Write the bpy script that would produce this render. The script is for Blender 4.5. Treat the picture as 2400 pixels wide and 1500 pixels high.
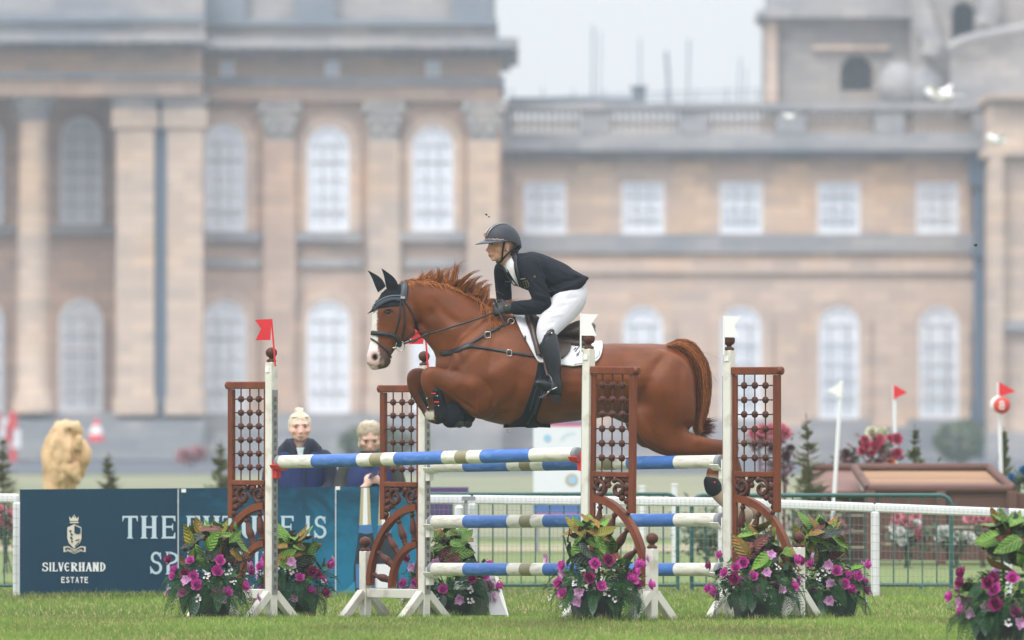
import bpy, bmesh, math, random
import numpy as np
from mathutils import Vector, Matrix
from mathutils.bvhtree import BVHTree

for _o in list(bpy.data.objects):
    bpy.data.objects.remove(_o, do_unlink=True)
SC = bpy.context.scene
COL = SC.collection
R = math.radians
random.seed(7)
rng = np.random.default_rng(11)

# ------------------------------------------------------------------ camera
F = 20000.0            # focal length in photograph pixels (300 mm on a 36 mm sensor, 2400 px)
CH = 1.35
cam = bpy.data.cameras.new('camera')
cam.lens = 300.0
cam.sensor_width = 36.0
cam.clip_start = 0.5
cam.clip_end = 3000.0
cam.dof.use_dof = True
cam.dof.focus_distance = 60.0
cam.dof.aperture_fstop = 3.7
camo = bpy.data.objects.new('camera', cam)
COL.objects.link(camo)
camo.location = (0.0, -60.0, CH)
camo.rotation_euler = (R(90) + math.atan(255.0 / F), 0, 0)
SC.camera = camo

# ------------------------------------------------------------------ sky (overcast)
world = bpy.data.worlds.new('World')
SC.world = world
world.use_nodes = True
nt = world.node_tree
nt.nodes.clear()
SUN_EL, SUN_AZ = R(52), R(215)
out = nt.nodes.new('ShaderNodeOutputWorld')
bg = nt.nodes.new('ShaderNodeBackground')
sky = nt.nodes.new('ShaderNodeTexSky')
sky.sky_type = 'NISHITA'
sky.sun_disc = False
sky.sun_elevation = SUN_EL
sky.sun_rotation = SUN_AZ
sky.dust_density = 4.0
hsv = nt.nodes.new('ShaderNodeHueSaturation')
hsv.inputs['Saturation'].default_value = 0.15
# even cloud deck (CIE overcast sky: the zenith is brighter than the horizon)
geo = nt.nodes.new('ShaderNodeNewGeometry')
sep = nt.nodes.new('ShaderNodeSeparateXYZ')
mr = nt.nodes.new('ShaderNodeMapRange')
mr.inputs['From Min'].default_value = 0.0
mr.inputs['From Max'].default_value = 1.0
mr.inputs['To Min'].default_value = 0.61
mr.inputs['To Max'].default_value = 2.15
cmul = nt.nodes.new('ShaderNodeVectorMath')
cmul.operation = 'SCALE'
cmul.inputs[0].default_value = (9.7, 9.65, 9.95)
mix = nt.nodes.new('ShaderNodeMix')
mix.data_type = 'RGBA'
mix.inputs['Factor'].default_value = 0.93
L = nt.links.new
L(sky.outputs['Color'], hsv.inputs['Color'])
tcw = nt.nodes.new('ShaderNodeTexCoord')
L(tcw.outputs['Generated'], sep.inputs['Vector'])
L(sep.outputs['Z'], mr.inputs['Value'])
L(mr.outputs['Result'], cmul.inputs['Scale'])
L(hsv.outputs['Color'], mix.inputs[6])
L(cmul.outputs['Vector'], mix.inputs[7])
L(mix.outputs[2], bg.inputs['Color'])
bg.inputs['Strength'].default_value = 0.10
L(bg.outputs['Background'], out.inputs['Surface'])

# ------------------------------------------------------------------ veiled sun
sl = bpy.data.lights.new('sun', 'SUN')
sl.energy = 1.4
sl.angle = R(20)
sl.color = (1.0, 0.96, 0.9)
so = bpy.data.objects.new('sun', sl)
COL.objects.link(so)
so.rotation_euler = (R(38), 0, R(-35))

SC.view_settings.view_transform = 'Standard'
SC.view_settings.look = 'None'
SC.view_settings.exposure = 0.40
SC.view_settings.gamma = 1.0
SC.view_settings.use_curve_mapping = False
SC.render.engine = 'CYCLES'
cy = SC.cycles
cy.use_denoising = True
cy.max_bounces = 6
cy.diffuse_bounces = 3
cy.glossy_bounces = 3
cy.transmission_bounces = 4
cy.transparent_max_bounces = 8
cy.volume_bounces = 1
cy.sample_clamp_indirect = 4.0
cy.use_adaptive_sampling = True
cy.adaptive_threshold = 0.01

# ------------------------------------------------------------------ helpers
def W(px, py, D):
    """photograph pixel at distance D metres -> world point"""
    return Vector(((px - 1200.0) * D / F, D - 60.0, CH + (1005.0 - py) * D / F))

def gz(y):
    """height of the lawn (it dips a little behind the front of the jump)"""
    ks = [(-90, .03), (-2.0, .03), (2.0, -.045), (7.5, 0.0), (2000, 0.0)]
    for (a, za), (b, zb) in zip(ks, ks[1:]):
        if y <= b:
            t = max(0.0, (y - a) / (b - a))
            t = t * t * (3 - 2 * t)
            return za + (zb - za) * t
    return 0.0

class MB:
    """collects shapes and links them as ONE mesh object"""
    def __init__(s):
        s.v = []; s.f = []; s.m = []; s.s = []
    def add(s, vs, fs, mi=0, sm=False):
        o = len(s.v)
        s.v.extend([tuple(v) for v in vs])
        for f in fs:
            s.f.append([i + o for i in f]); s.m.append(mi); s.s.append(sm)
        return s
    def box(s, c, size, mi=0, rz=0.0):
        hx, hy, hz = size[0] / 2, size[1] / 2, size[2] / 2
        M = Matrix.Rotation(rz, 3, 'Z')
        vs = [Vector(c) + M @ Vector((x, y, z)) for z in (-hz, hz) for y in (-hy, hy) for x in (-hx, hx)]
        return s.add(vs, [(0, 2, 3, 1), (4, 5, 7, 6), (0, 1, 5, 4), (2, 6, 7, 3), (0, 4, 6, 2), (1, 3, 7, 5)], mi)
    def beam(s, p0, p1, w, h, up=(0, 0, 1), ch=0.004, mi=0):
        p0, p1 = Vector(p0), Vector(p1)
        t = (p1 - p0).normalized()
        a = t.cross(Vector(up))
        if a.length < 1e-5: a = t.cross(Vector((0, 1, 0)))
        a.normalize(); b = a.cross(t).normalized()
        w2, h2 = w / 2, h / 2
        c = min(ch, w2 * .6, h2 * .6)
        prof = [(-w2, -h2 + c), (-w2 + c, -h2), (w2 - c, -h2), (w2, -h2 + c), (w2, h2 - c), (w2 - c, h2), (-w2 + c, h2), (-w2, h2 - c)]
        ln = (p1 - p0).length
        k = 1 - 2 * c / max(max(w, h), 1e-6)
        rings = []
        for d, sc in ((0, k), (min(c, ln * .2), 1), (ln - min(c, ln * .2), 1), (ln, k)):
            rings.append([p0 + t * d + a * (x * sc) + b * (y * sc) for x, y in prof])
        return s.rings(rings, mi, False)
    def rings(s, rings, mi=0, sm=True, closed=True, caps=True):
        n = len(rings[0]); vs = [p for r in rings for p in r]; fs = []
        for i in range(len(rings) - 1):
            for j in range(n if closed else n - 1):
                k = (j + 1) % n
                fs.append((i * n + j, i * n + k, (i + 1) * n + k, (i + 1) * n + j))
        s.add(vs, fs, mi, sm)
        if caps:
            s.add(rings[0], [tuple(range(n))[::-1]], mi, False)
            s.add(rings[-1], [tuple(range(n))], mi, False)
        return s
    def tube(s, pts, rads, n=8, mi=0, sm=True, flat=1.0, up=None, caps=True):
        pts = [Vector(p) for p in pts]
        if not hasattr(rads, '__len__'): rads = [rads] * len(pts)
        ref = Vector(up) if up is not None else None
        rings = []; prev = None
        for i, p in enumerate(pts):
            t = (pts[min(i + 1, len(pts) - 1)] - pts[max(i - 1, 0)])
            t = t.normalized() if t.length > 1e-9 else Vector((0, 0, 1))
            if prev is None:
                r0 = ref or (Vector((0, 0, 1)) if abs(t.z) < .9 else Vector((1, 0, 0)))
                a = t.cross(r0).normalized()
            else:
                a = (prev - t * prev.dot(t)).normalized()
            prev = a
            b = t.cross(a)
            rings.append([p + (a * math.cos(q) + b * math.sin(q) * flat) * rads[i] for q in [2 * math.pi * k / n for k in range(n)]])
        return s.rings(rings, mi, sm, True, caps)
    def lathe(s, p0, axis, prof, n=12, mi=0, sm=True):
        """prof = [(distance along the axis, radius), ...]"""
        p0 = Vector(p0); t = Vector(axis).normalized()
        a = t.cross(Vector((0, 0, 1)) if abs(t.z) < .9 else Vector((1, 0, 0))).normalized(); b = t.cross(a)
        rings = [[p0 + t * d + (a * math.cos(q) + b * math.sin(q)) * max(r, 1e-4) for q in [2 * math.pi * k / n for k in range(n)]] for d, r in prof]
        return s.rings(rings, mi, sm)
    def prism(s, poly, o, ex, ey, ez, depth, mi=0, mside=None):
        """polygon in the ex/ey plane at o, pushed along ez by depth"""
        o, ex, ey, ez = Vector(o), Vector(ex), Vector(ey), Vector(ez)
        A = [o + ex * x + ey * y for x, y in poly]; B = [p + ez * depth for p in A]; n = len(poly)
        s.add(A, [tuple(range(n))], mi)
        s.add(B, [tuple(range(n))[::-1]], mi)
        s.add(A + B, [(i, (i + 1) % n, n + (i + 1) % n, n + i) for i in range(n)], mi if mside is None else mside)
        return s
    def sphere(s, c, r, sc=(1, 1, 1), n=12, m=8, mi=0, rot=None):
        c = Vector(c); rings = []
        for i in range(m + 1):
            th = math.pi * i / m; rr = max(math.sin(th), 1e-3)
            ring = []
            for k in range(n):
                v = Vector((rr * math.cos(2 * math.pi * k / n) * sc[0], rr * math.sin(2 * math.pi * k / n) * sc[1], math.cos(th) * sc[2])) * r
                ring.append(c + (rot @ v if rot else v))
            rings.append(ring)
        return s.rings(rings, mi, True)
    def xf(s, M):
        s.v = [tuple(M @ Vector(v)) for v in s.v]; return s
    def mesh(s, name, mats):
        me = bpy.data.meshes.new(name)
        me.from_pydata(s.v, [], s.f)
        for m in (mats if isinstance(mats, (list, tuple)) else [mats]): me.materials.append(m)
        me.polygons.foreach_set('material_index', s.m)
        me.polygons.foreach_set('use_smooth', s.s)
        bm = bmesh.new(); bm.from_mesh(me)
        bmesh.ops.recalc_face_normals(bm, faces=bm.faces)
        bm.to_mesh(me); bm.free()
        me.update()
        return me

def tag(o, label=None, cat=None, group=None, kind=None):
    if label: o['label'] = label
    if cat: o['category'] = cat
    if group: o['group'] = group
    if kind: o['kind'] = kind
    return o

def link(name, me, parent=None, loc=None):
    o = bpy.data.objects.new(name, me)
    COL.objects.link(o)
    if parent: o.parent = parent
    if loc is not None: o.location = loc
    return o

def obj(name, mb, mats, parent=None, loc=None):
    return link(name, mb.mesh(name, mats), parent, loc)

def wobj(name, mb, mats, parent):
    """mesh written in world coordinates, parented to a thing whose base stands at its own location"""
    if parent is not None:
        M = world_of(parent).inverted()
        mb.xf(M)
    return obj(name, mb, mats, parent)

def world_of(o):
    M = o.matrix_basis.copy()
    while o.parent:
        o = o.parent
        M = o.matrix_basis @ M
    return M

def thing(name, label, cat, loc=(0, 0, 0), rz=0.0, group=None):
    o = bpy.data.objects.new(name, None)
    COL.objects.link(o)
    o.location = loc; o.rotation_euler = (0, 0, rz)
    o.empty_display_size = 0.1
    return tag(o, label, cat, group)

def copy_tree(o, parent=None):
    c = o.copy(); COL.objects.link(c)
    if parent: c.parent = parent
    for ch in list(o.children): copy_tree(ch, c)
    return c

def cr(keys, sub):
    """Catmull-Rom through rows of numbers"""
    K = np.array(keys, float); n = len(K); outp = []
    for i in range(n - 1):
        p0, p1, p2, p3 = K[max(i - 1, 0)], K[i], K[i + 1], K[min(i + 2, n - 1)]
        for j in range(sub):
            t = j / sub
            outp.append(.5 * ((2 * p1) + (-p0 + p2) * t + (2 * p0 - 5 * p1 + 4 * p2 - p3) * t * t + (-p0 + 3 * p1 - 3 * p2 + p3) * t ** 3))
    outp.append(K[-1])
    return np.array(outp)

def loft(keys, n=20, sub=5, mb=None, side=None, mi=0, power=2.0):
    """closed organic tube; keys = rows of (x, y, z, ra, rb): ra in the plane normal to 'side', rb along 'side'"""
    mb = mb or MB()
    K = cr(keys, sub); side = Vector(side or (0, 1, 0))
    P = [Vector(k[:3]) for k in K]; rings = []
    def ring(c, t, ra, rb):
        b = (side - t * side.dot(t)); b = b.normalized() if b.length > 1e-4 else Vector((1, 0, 0))
        a = t.cross(b).normalized(); r = []
        for k in range(n):
            q = 2 * math.pi * k / n; cc, ss = math.cos(q), math.sin(q)
            e = 2.0 / power
            r.append(c + a * (ra * math.copysign(abs(cc) ** e, cc)) + b * (rb * math.copysign(abs(ss) ** e, ss)))
        return r
    m = len(K)
    for i in range(m):
        t = P[min(i + 1, m - 1)] - P[max(i - 1, 0)]
        t = t.normalized() if t.length > 1e-9 else Vector((0, 0, 1))
        ra, rb = max(K[i][3], 1e-3), max(K[i][4], 1e-3)
        if i == 0:
            for f, s in ((.75, .35), (.45, .75)): rings.append(ring(P[0] - t * min(ra, rb) * f, t, ra * s, rb * s))
        rings.append(ring(P[i], t, ra, rb))
        if i == m - 1:
            for f, s in ((.45, .75), (.75, .35)): rings.append(ring(P[i] + t * min(ra, rb) * f, t, ra * s, rb * s))
    mb.rings(rings, mi, True)
    return mb

def skin(mb, voxel, smooth=4, name='m', factor=.5):
    """weld overlapping closed shapes into ONE continuous skin"""
    me = mb.mesh(name, [])
    o = bpy.data.objects.new('tmp', me); COL.objects.link(o)
    r = o.modifiers.new('r', 'REMESH'); r.mode = 'VOXEL'; r.voxel_size = voxel; r.use_smooth_shade = True
    if smooth:
        s = o.modifiers.new('s', 'SMOOTH'); s.factor = factor; s.iterations = smooth
    dg = bpy.context.evaluated_depsgraph_get()
    ev = o.evaluated_get(dg)
    new = bpy.data.meshes.new_from_object(ev, depsgraph=dg)
    bpy.data.objects.remove(o, do_unlink=True)
    new.name = name
    new.polygons.foreach_set('use_smooth', [True] * len(new.polygons))
    return new

def coords(me):
    a = np.empty(len(me.vertices) * 3); me.vertices.foreach_get('co', a); return a.reshape(-1, 3)

def set_coords(me, a):
    me.vertices.foreach_set('co', a.ravel()); me.update()

def paint(me, rgb, name='Col'):
    """the thing's own colours, one per vertex"""
    at = me.color_attributes.new(name, 'FLOAT_COLOR', 'POINT')
    c = np.ones((len(me.vertices), 4)); c[:, :3] = rgb
    at.data.foreach_set('color', c.ravel())

def ss(x, a, b):
    t = np.clip((x - a) / (b - a), 0, 1); return t * t * (3 - 2 * t)

# ------------------------------------------------------------------ materials
MATS = {}
def mk(name, col, rough=.6, col2=None, scale=8.0, contrast=(.35, .65), detail=4.0, bump=0.0, bscale=60.0, metal=0.0, spec=.5,
       sheen=0.0, coat=0.0, attr=None, stretch=(1, 1, 1), col3=None, scale3=2.0, sss=0.0, coord='Object', translucent=0.0, attrvar=0.25):
    if name in MATS: return MATS[name]
    m = bpy.data.materials.new(name); m.use_nodes = True
    t = m.node_tree; N = t.nodes; b = N['Principled BSDF']; k = t.links.new
    b.inputs['Base Color'].default_value = (*col, 1); b.inputs['Roughness'].default_value = rough
    b.inputs['Metallic'].default_value = metal; b.inputs['Specular IOR Level'].default_value = spec
    b.inputs['Sheen Weight'].default_value = sheen; b.inputs['Coat Weight'].default_value = coat
    if sss:
        b.inputs['Subsurface Weight'].default_value = sss; b.inputs['Subsurface Scale'].default_value = .01
    tc = N.new('ShaderNodeTexCoord'); mp = N.new('ShaderNodeMapping'); mp.inputs['Scale'].default_value = stretch
    k(tc.outputs[coord], mp.inputs['Vector'])
    cur = None
    if attr:
        a = N.new('ShaderNodeAttribute'); a.attribute_name = attr; cur = a.outputs['Color']
        nz = N.new('ShaderNodeTexNoise'); nz.inputs['Scale'].default_value = scale; nz.inputs['Detail'].default_value = detail
        k(mp.outputs['Vector'], nz.inputs['Vector'])
        rr = N.new('ShaderNodeMapRange'); rr.inputs['From Min'].default_value = .3; rr.inputs['From Max'].default_value = .7
        rr.inputs['To Min'].default_value = 1 - attrvar; rr.inputs['To Max'].default_value = 1 + attrvar
        k(nz.outputs['Fac'], rr.inputs['Value'])
        vm = N.new('ShaderNodeVectorMath'); vm.operation = 'SCALE'
        k(cur, vm.inputs[0]); k(rr.outputs['Result'], vm.inputs['Scale']); cur = vm.outputs['Vector']
    elif col2 is not None:
        nz = N.new('ShaderNodeTexNoise'); nz.inputs['Scale'].default_value = scale; nz.inputs['Detail'].default_value = detail
        nz.inputs['Roughness'].default_value = .6
        k(mp.outputs['Vector'], nz.inputs['Vector'])
        cp = N.new('ShaderNodeValToRGB'); cp.color_ramp.elements[0].position = contrast[0]; cp.color_ramp.elements[1].position = contrast[1]
        cp.color_ramp.elements[0].color = (*col, 1); cp.color_ramp.elements[1].color = (*col2, 1)
        k(nz.outputs['Fac'], cp.inputs['Fac']); cur = cp.outputs['Color']
        if col3 is not None:
            n3 = N.new('ShaderNodeTexNoise'); n3.inputs['Scale'].default_value = scale3; n3.inputs['Detail'].default_value = 6
            k(mp.outputs['Vector'], n3.inputs['Vector'])
            r3 = N.new('ShaderNodeMapRange'); r3.inputs['From Min'].default_value = .5; r3.inputs['From Max'].default_value = .68
            k(n3.outputs['Fac'], r3.inputs['Value'])
            mx = N.new('ShaderNodeMix'); mx.data_type = 'RGBA'
            k(r3.outputs['Result'], mx.inputs['Factor']); k(cur, mx.inputs[6]); mx.inputs[7].default_value = (*col3, 1); cur = mx.outputs[2]
    if cur is not None: k(cur, b.inputs['Base Color'])
    if bump:
        bn = N.new('ShaderNodeTexNoise'); bn.inputs['Scale'].default_value = bscale; bn.inputs['Detail'].default_value = 4
        k(mp.outputs['Vector'], bn.inputs['Vector'])
        bp = N.new('ShaderNodeBump'); bp.inputs['Strength'].default_value = bump; bp.inputs['Distance'].default_value = .01
        k(bn.outputs['Fac'], bp.inputs['Height']); k(bp.outputs['Normal'], b.inputs['Normal'])
    if translucent:
        tr = N.new('ShaderNodeBsdfTranslucent'); ms = N.new('ShaderNodeMixShader'); ms.inputs['Fac'].default_value = translucent
        if cur is not None: k(cur, tr.inputs['Color'])
        else: tr.inputs['Color'].default_value = (*col, 1)
        k(b.outputs['BSDF'], ms.inputs[1]); k(tr.outputs['BSDF'], ms.inputs[2]); k(ms.outputs['Shader'], N['Material Output'].inputs['Surface'])
    MATS[name] = m
    return m
# ================================================================== ground
M_lawn = mk('lawn', (.10, .155, .036), .95, (.15, .20, .05), 3.0, (.35, .7), 8, .4, 40, col3=(.15, .15, .06), scale3=.9)
def sheet(name, x0, x1, ys, m, dz=0.0, kind='structure', nx=2):
    mb = MB(); vs = []; fs = []
    for y in ys:
        for i in range(nx):
            vs.append((x0 + (x1 - x0) * i / (nx - 1), y, gz(y) + dz))
    for j in range(len(ys) - 1):
        for i in range(nx - 1):
            fs.append((j * nx + i, j * nx + i + 1, (j + 1) * nx + i + 1, (j + 1) * nx + i))
    mb.add(vs, fs, 0, True)
    return tag(obj(name, mb, m), kind=kind)
ys = [-85, -40, -20, -10] + [-8 + .5 * i for i in range(40)] + [14, 20, 40, 80, 140, 197, 260, 340, 500, 760]
sheet('lawn', -400, 400, ys, M_lawn)
M_gravel = mk('gravel', (.05, .062, .085), .95, (.075, .088, .11), .35, (.3, .7), 6, .3, 4)
M_hazed = mk('hazed_lawn', (.165, .18, .105), .95, (.125, .155, .08), .25, (.35, .65), 6, col3=(.25, .225, .14), scale3=.12)  # far lawn made paler; distance haze is mixed into this colour
sheet('hazed_lawn', -150, 150, [44, 60, 90, 140, 190], M_hazed, .012)
sheet('gravel_court', -120, 120, [192, 240, 330], M_gravel, .02)
M_track = mk('bare_track', (.30, .25, .18), .95, (.22, .23, .11), .5, (.35, .65), 6)
sheet('worn_track', -60, 60, [33, 36, 39], M_track, .01)

# grass blades on the part of the lawn the lens can see sharply
def grass(n, y0, y1, hmin, hmax, w, name, mat, seed, spots=None):
    g = np.random.default_rng(seed)
    y = g.uniform(y0, y1, n); x = g.uniform(-1, 1, n) * (.062 * (y + 60) + .35)
    if spots:      # longer, unmown tufts against the feet and pots
        k = g.integers(0, len(spots), n); sp_ = np.array(spots); x = sp_[k, 0] + g.normal(0, 1, n) * sp_[k, 2]; y = sp_[k, 1] + g.normal(0, 1, n) * sp_[k, 2]
    z = np.array([gz(v) for v in y])
    patch = .5 + .5 * np.sin(x * 2.1 + np.sin(y * 1.3) * 2) * np.sin(y * 1.7 + x)
    patch = np.clip(patch + g.normal(0, .25, n), 0, 1)
    h = g.uniform(hmin, hmax, n) * (.7 + .5 * patch)
    a = g.uniform(0, 2 * np.pi, n); ww = w * g.uniform(.6, 1.3, n)
    big = .5 + .5 * np.sin(x * .9 + 2 * np.sin(y * .37 + 1)) * np.sin(y * .55 + x * .6 + 2)
    lean = h * g.uniform(.1, .9, n); la = g.uniform(0, 2 * np.pi, n)
    V = np.empty((n, 5, 3))
    dx, dy = np.cos(a) * ww, np.sin(a) * ww; lx, ly = np.cos(la) * lean, np.sin(la) * lean
    for i, (s, f, l) in enumerate(((-1, 0, 0), (1, 0, 0), (-.8, .55, .3), (.8, .55, .3), (0, 1, 1))):
        V[:, i, 0] = x + s * dx + lx * l; V[:, i, 1] = y + s * dy + ly * l; V[:, i, 2] = z - .004 + h * f * (1 - .25 * l * lean / h)
    me = bpy.data.meshes.new(name)
    base = np.arange(n)[:, None] * 5
    T = np.concatenate([base + np.array([[0, 1, 3]]), base + np.array([[0, 3, 2]]), base + np.array([[2, 3, 4]])], 1).reshape(-1, 3)
    me.vertices.add(n * 5); me.vertices.foreach_set('co', V.ravel())
    me.loops.add(T.size); me.loops.foreach_set('vertex_index', T.ravel().astype(np.int32))
    me.polygons.add(len(T)); me.polygons.foreach_set('loop_start', np.arange(0, T.size, 3, dtype=np.int32))
    me.update(calc_edges=True); me.validate()
    c0 = np.array([.122, .214, .034]); c1 = np.array([.205, .32, .052]); c2 = np.array([.44, .39, .17])
    u = g.uniform(0, 1, n)[:, None]; c = c0 * (1 - u) + c1 * u
    c = c * (.70 + .45 * patch[:, None]) * (.84 + .32 * big[:, None])
    dry = (g.uniform(0, 1, n) < (.08 + .30 * (1 - patch)))[:, None]; c = np.where(dry, c2 * (.7 + .6 * u), c)
    worn = np.zeros(n)
    for wx, wy, wr in ((-2.75, -.6, .55), (-2.2, 1.1, .4), (2.7, .3, .6), (3.1, -1.6, .5), (.2, -3.2, .5), (-1.0, -4.5, .45), (1.6, -5.0, .5)): worn = np.maximum(worn, np.exp(-((x - wx) / wr) ** 2 - ((y - wy) / (wr * 2.2)) ** 2) * g.uniform(.3, 1, n))
    c = c * (1 - .75 * worn[:, None]) + np.array([.13, .095, .05]) * .75 * worn[:, None]
    cc = np.repeat(c[:, None, :], 5, 1); 
    paint(me, cc.reshape(-1, 3)); me.materials.append(mat)
    return tag(link(name, me), kind='stuff')
M_blade = mk('grass_blade', (.1, .14, .04), .7, attr='Col', attrvar=.1, scale=1, translucent=.3)
grass(230000, -9.5, 3.0, .02, .055, .0026, 'grass', M_blade, 3)
grass(110000, 3.0, 14.0, .025, .06, .0032, 'grass', M_blade, 4)

# ================================================================== haze
hz = MB(); hz.box((0, 350, 33), (900, 900, 70))
M_haze = bpy.data.materials.new('haze'); M_haze.use_nodes = True
_n = M_haze.node_tree; _n.nodes.remove(_n.nodes['Principled BSDF'])
_v = _n.nodes.new('ShaderNodeVolumePrincipled'); _v.inputs['Color'].default_value = (.74, .85, 1.0, 1); _v.inputs['Density'].default_value = .00048
_v.inputs['Anisotropy'].default_value = 0.0
_n.links.new(_v.outputs['Volume'], _n.nodes['Material Output'].inputs['Volume'])
tag(obj('haze', hz, M_haze), kind='stuff')

# ================================================================== palace
def stone(name, a, b, c, s=.12):
    """ashlar: courses of blocks of slightly different stone, with weather staining"""
    m = mk(name, a, .9, b, s, (.38, .62), 5, .3, 3, col3=c, scale3=.22)
    t = m.node_tree; N = t.nodes; k = t.links.new
    src = N['Principled BSDF'].inputs['Base Color'].links[0].from_socket
    br = N.new('ShaderNodeTexBrick'); br.inputs['Scale'].default_value = 1.0; br.inputs['Brick Width'].default_value = 1.1; br.inputs['Row Height'].default_value = .45
    br.inputs['Color1'].default_value = (.87, .865, .87, 1); br.inputs['Color2'].default_value = (1.13, 1.10, 1.05, 1); br.inputs['Mortar'].default_value = (.7, .7, .7, 1)
    br.inputs['Mortar Size'].default_value = .012
    tc = N.new('ShaderNodeTexCoord'); mp = N.new('ShaderNodeMapping'); mp.inputs['Rotation'].default_value = (R(90), 0, 0)
    k(tc.outputs['Object'], mp.inputs['Vector']); k(mp.outputs['Vector'], br.inputs['Vector'])
    mx = N.new('ShaderNodeMix'); mx.data_type = 'RGBA'; mx.blend_type = 'MULTIPLY'; mx.inputs['Factor'].default_value = 1
    k(src, mx.inputs[6]); k(br.outputs['Color'], mx.inputs[7]); k(mx.outputs[2], N['Principled BSDF'].inputs['Base Color'])
    return m
M_st = stone('stone_warm', (.56, .395, .305), (.47, .38, .325), (.61, .42, .295))
M_stp = stone('stone_pale', (.58, .465, .375), (.50, .42, .36), (.61, .45, .325))
M_stg = stone('stone_haze_grey', (.31, .32, .345), (.38, .365, .36), (.255, .275, .31))  # cornice grey; the blue of haze over shade is put into it
M_stw = stone('stone_wing', (.60, .465, .375), (.54, .44, .375), (.64, .465, .34))
M_strip = stone('stone_panel', (.65, .475, .345), (.58, .445, .345), (.67, .475, .32))
M_tow = stone('stone_tower', (.36, .335, .32), (.31, .30, .30), (.41, .35, .295))
M_cap = stone('stone_capital', (.36, .355, .35), (.47, .43, .39), (.29, .30, .315), .8)
M_step = stone('stone_step', (.22, .24, .265), (.28, .29, .30), (.19, .21, .235))
M_white = mk('sash_white', (.82, .83, .86), .5)
M_blind = mk('drawn_blind', (.80, .83, .87), .7, (.68, .71, .76), .6)
M_glass = mk('window_glass', (.58, .64, .71), .3, (.70, .74, .79), .5, spec=.5)
M_shade = mk('deep_shade', (.12, .165, .22), .9)  # flat colour that stands in for shade in deep openings
M_lead = mk('lead', (.17, .205, .25), .6, (.22, .25, .285), .5)
X, Y, Z = Vector((1, 0, 0)), Vector((0, 1, 0)), Vector((0, 0, 1))

def PX(px, D): return (px - 1200) * D / F
def PZ(py, D): return CH + (1005 - py) * D / F
def pbox(mb, x0, x1, y0, y1, D, depth, mi=0):
    """box whose front face shows at these photograph pixels, 'depth' metres deep behind distance D"""
    a, b = PX(x0, D), PX(x1, D); t, u = PZ(y0, D), PZ(y1, D)
    return mb.box(((a + b) / 2, D - 60 + depth / 2, (t + u) / 2), (abs(b - a), depth, abs(t - u)), mi)

def arch_poly(w, h, arch, n=10, inset=0.0):
    w2 = w / 2 - inset
    if not arch: return [(-w2, inset), (w2, inset), (w2, h - inset), (-w2, h - inset)]
    p = [(-w2, inset), (w2, inset)]
    r = w2; zc = h - w / 2
    p += [(r * math.cos(math.pi * i / n), zc + r * math.sin(math.pi * i / n)) for i in range(n + 1)]
    return p

def ring_prism(mb, outer, inner, o, depth, mi=0):
    n = len(outer); o = Vector(o)
    A = [o + X * x + Z * z for x, z in outer]; B = [o + X * x + Z * z for x, z in inner]
    A2 = [p + Y * depth for p in A]; B2 = [p + Y * depth for p in B]
    for i in range(n):
        j = (i + 1) % n
        mb.add([A[i], A[j], B[j], B[i]], [(0, 1, 2, 3)], mi); mb.add([A[i], A[j], A2[j], A2[i]], [(3, 2, 1, 0)], mi)
        mb.add([B[i], B[j], B2[j], B2[i]], [(0, 1, 2, 3)], mi)

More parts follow.
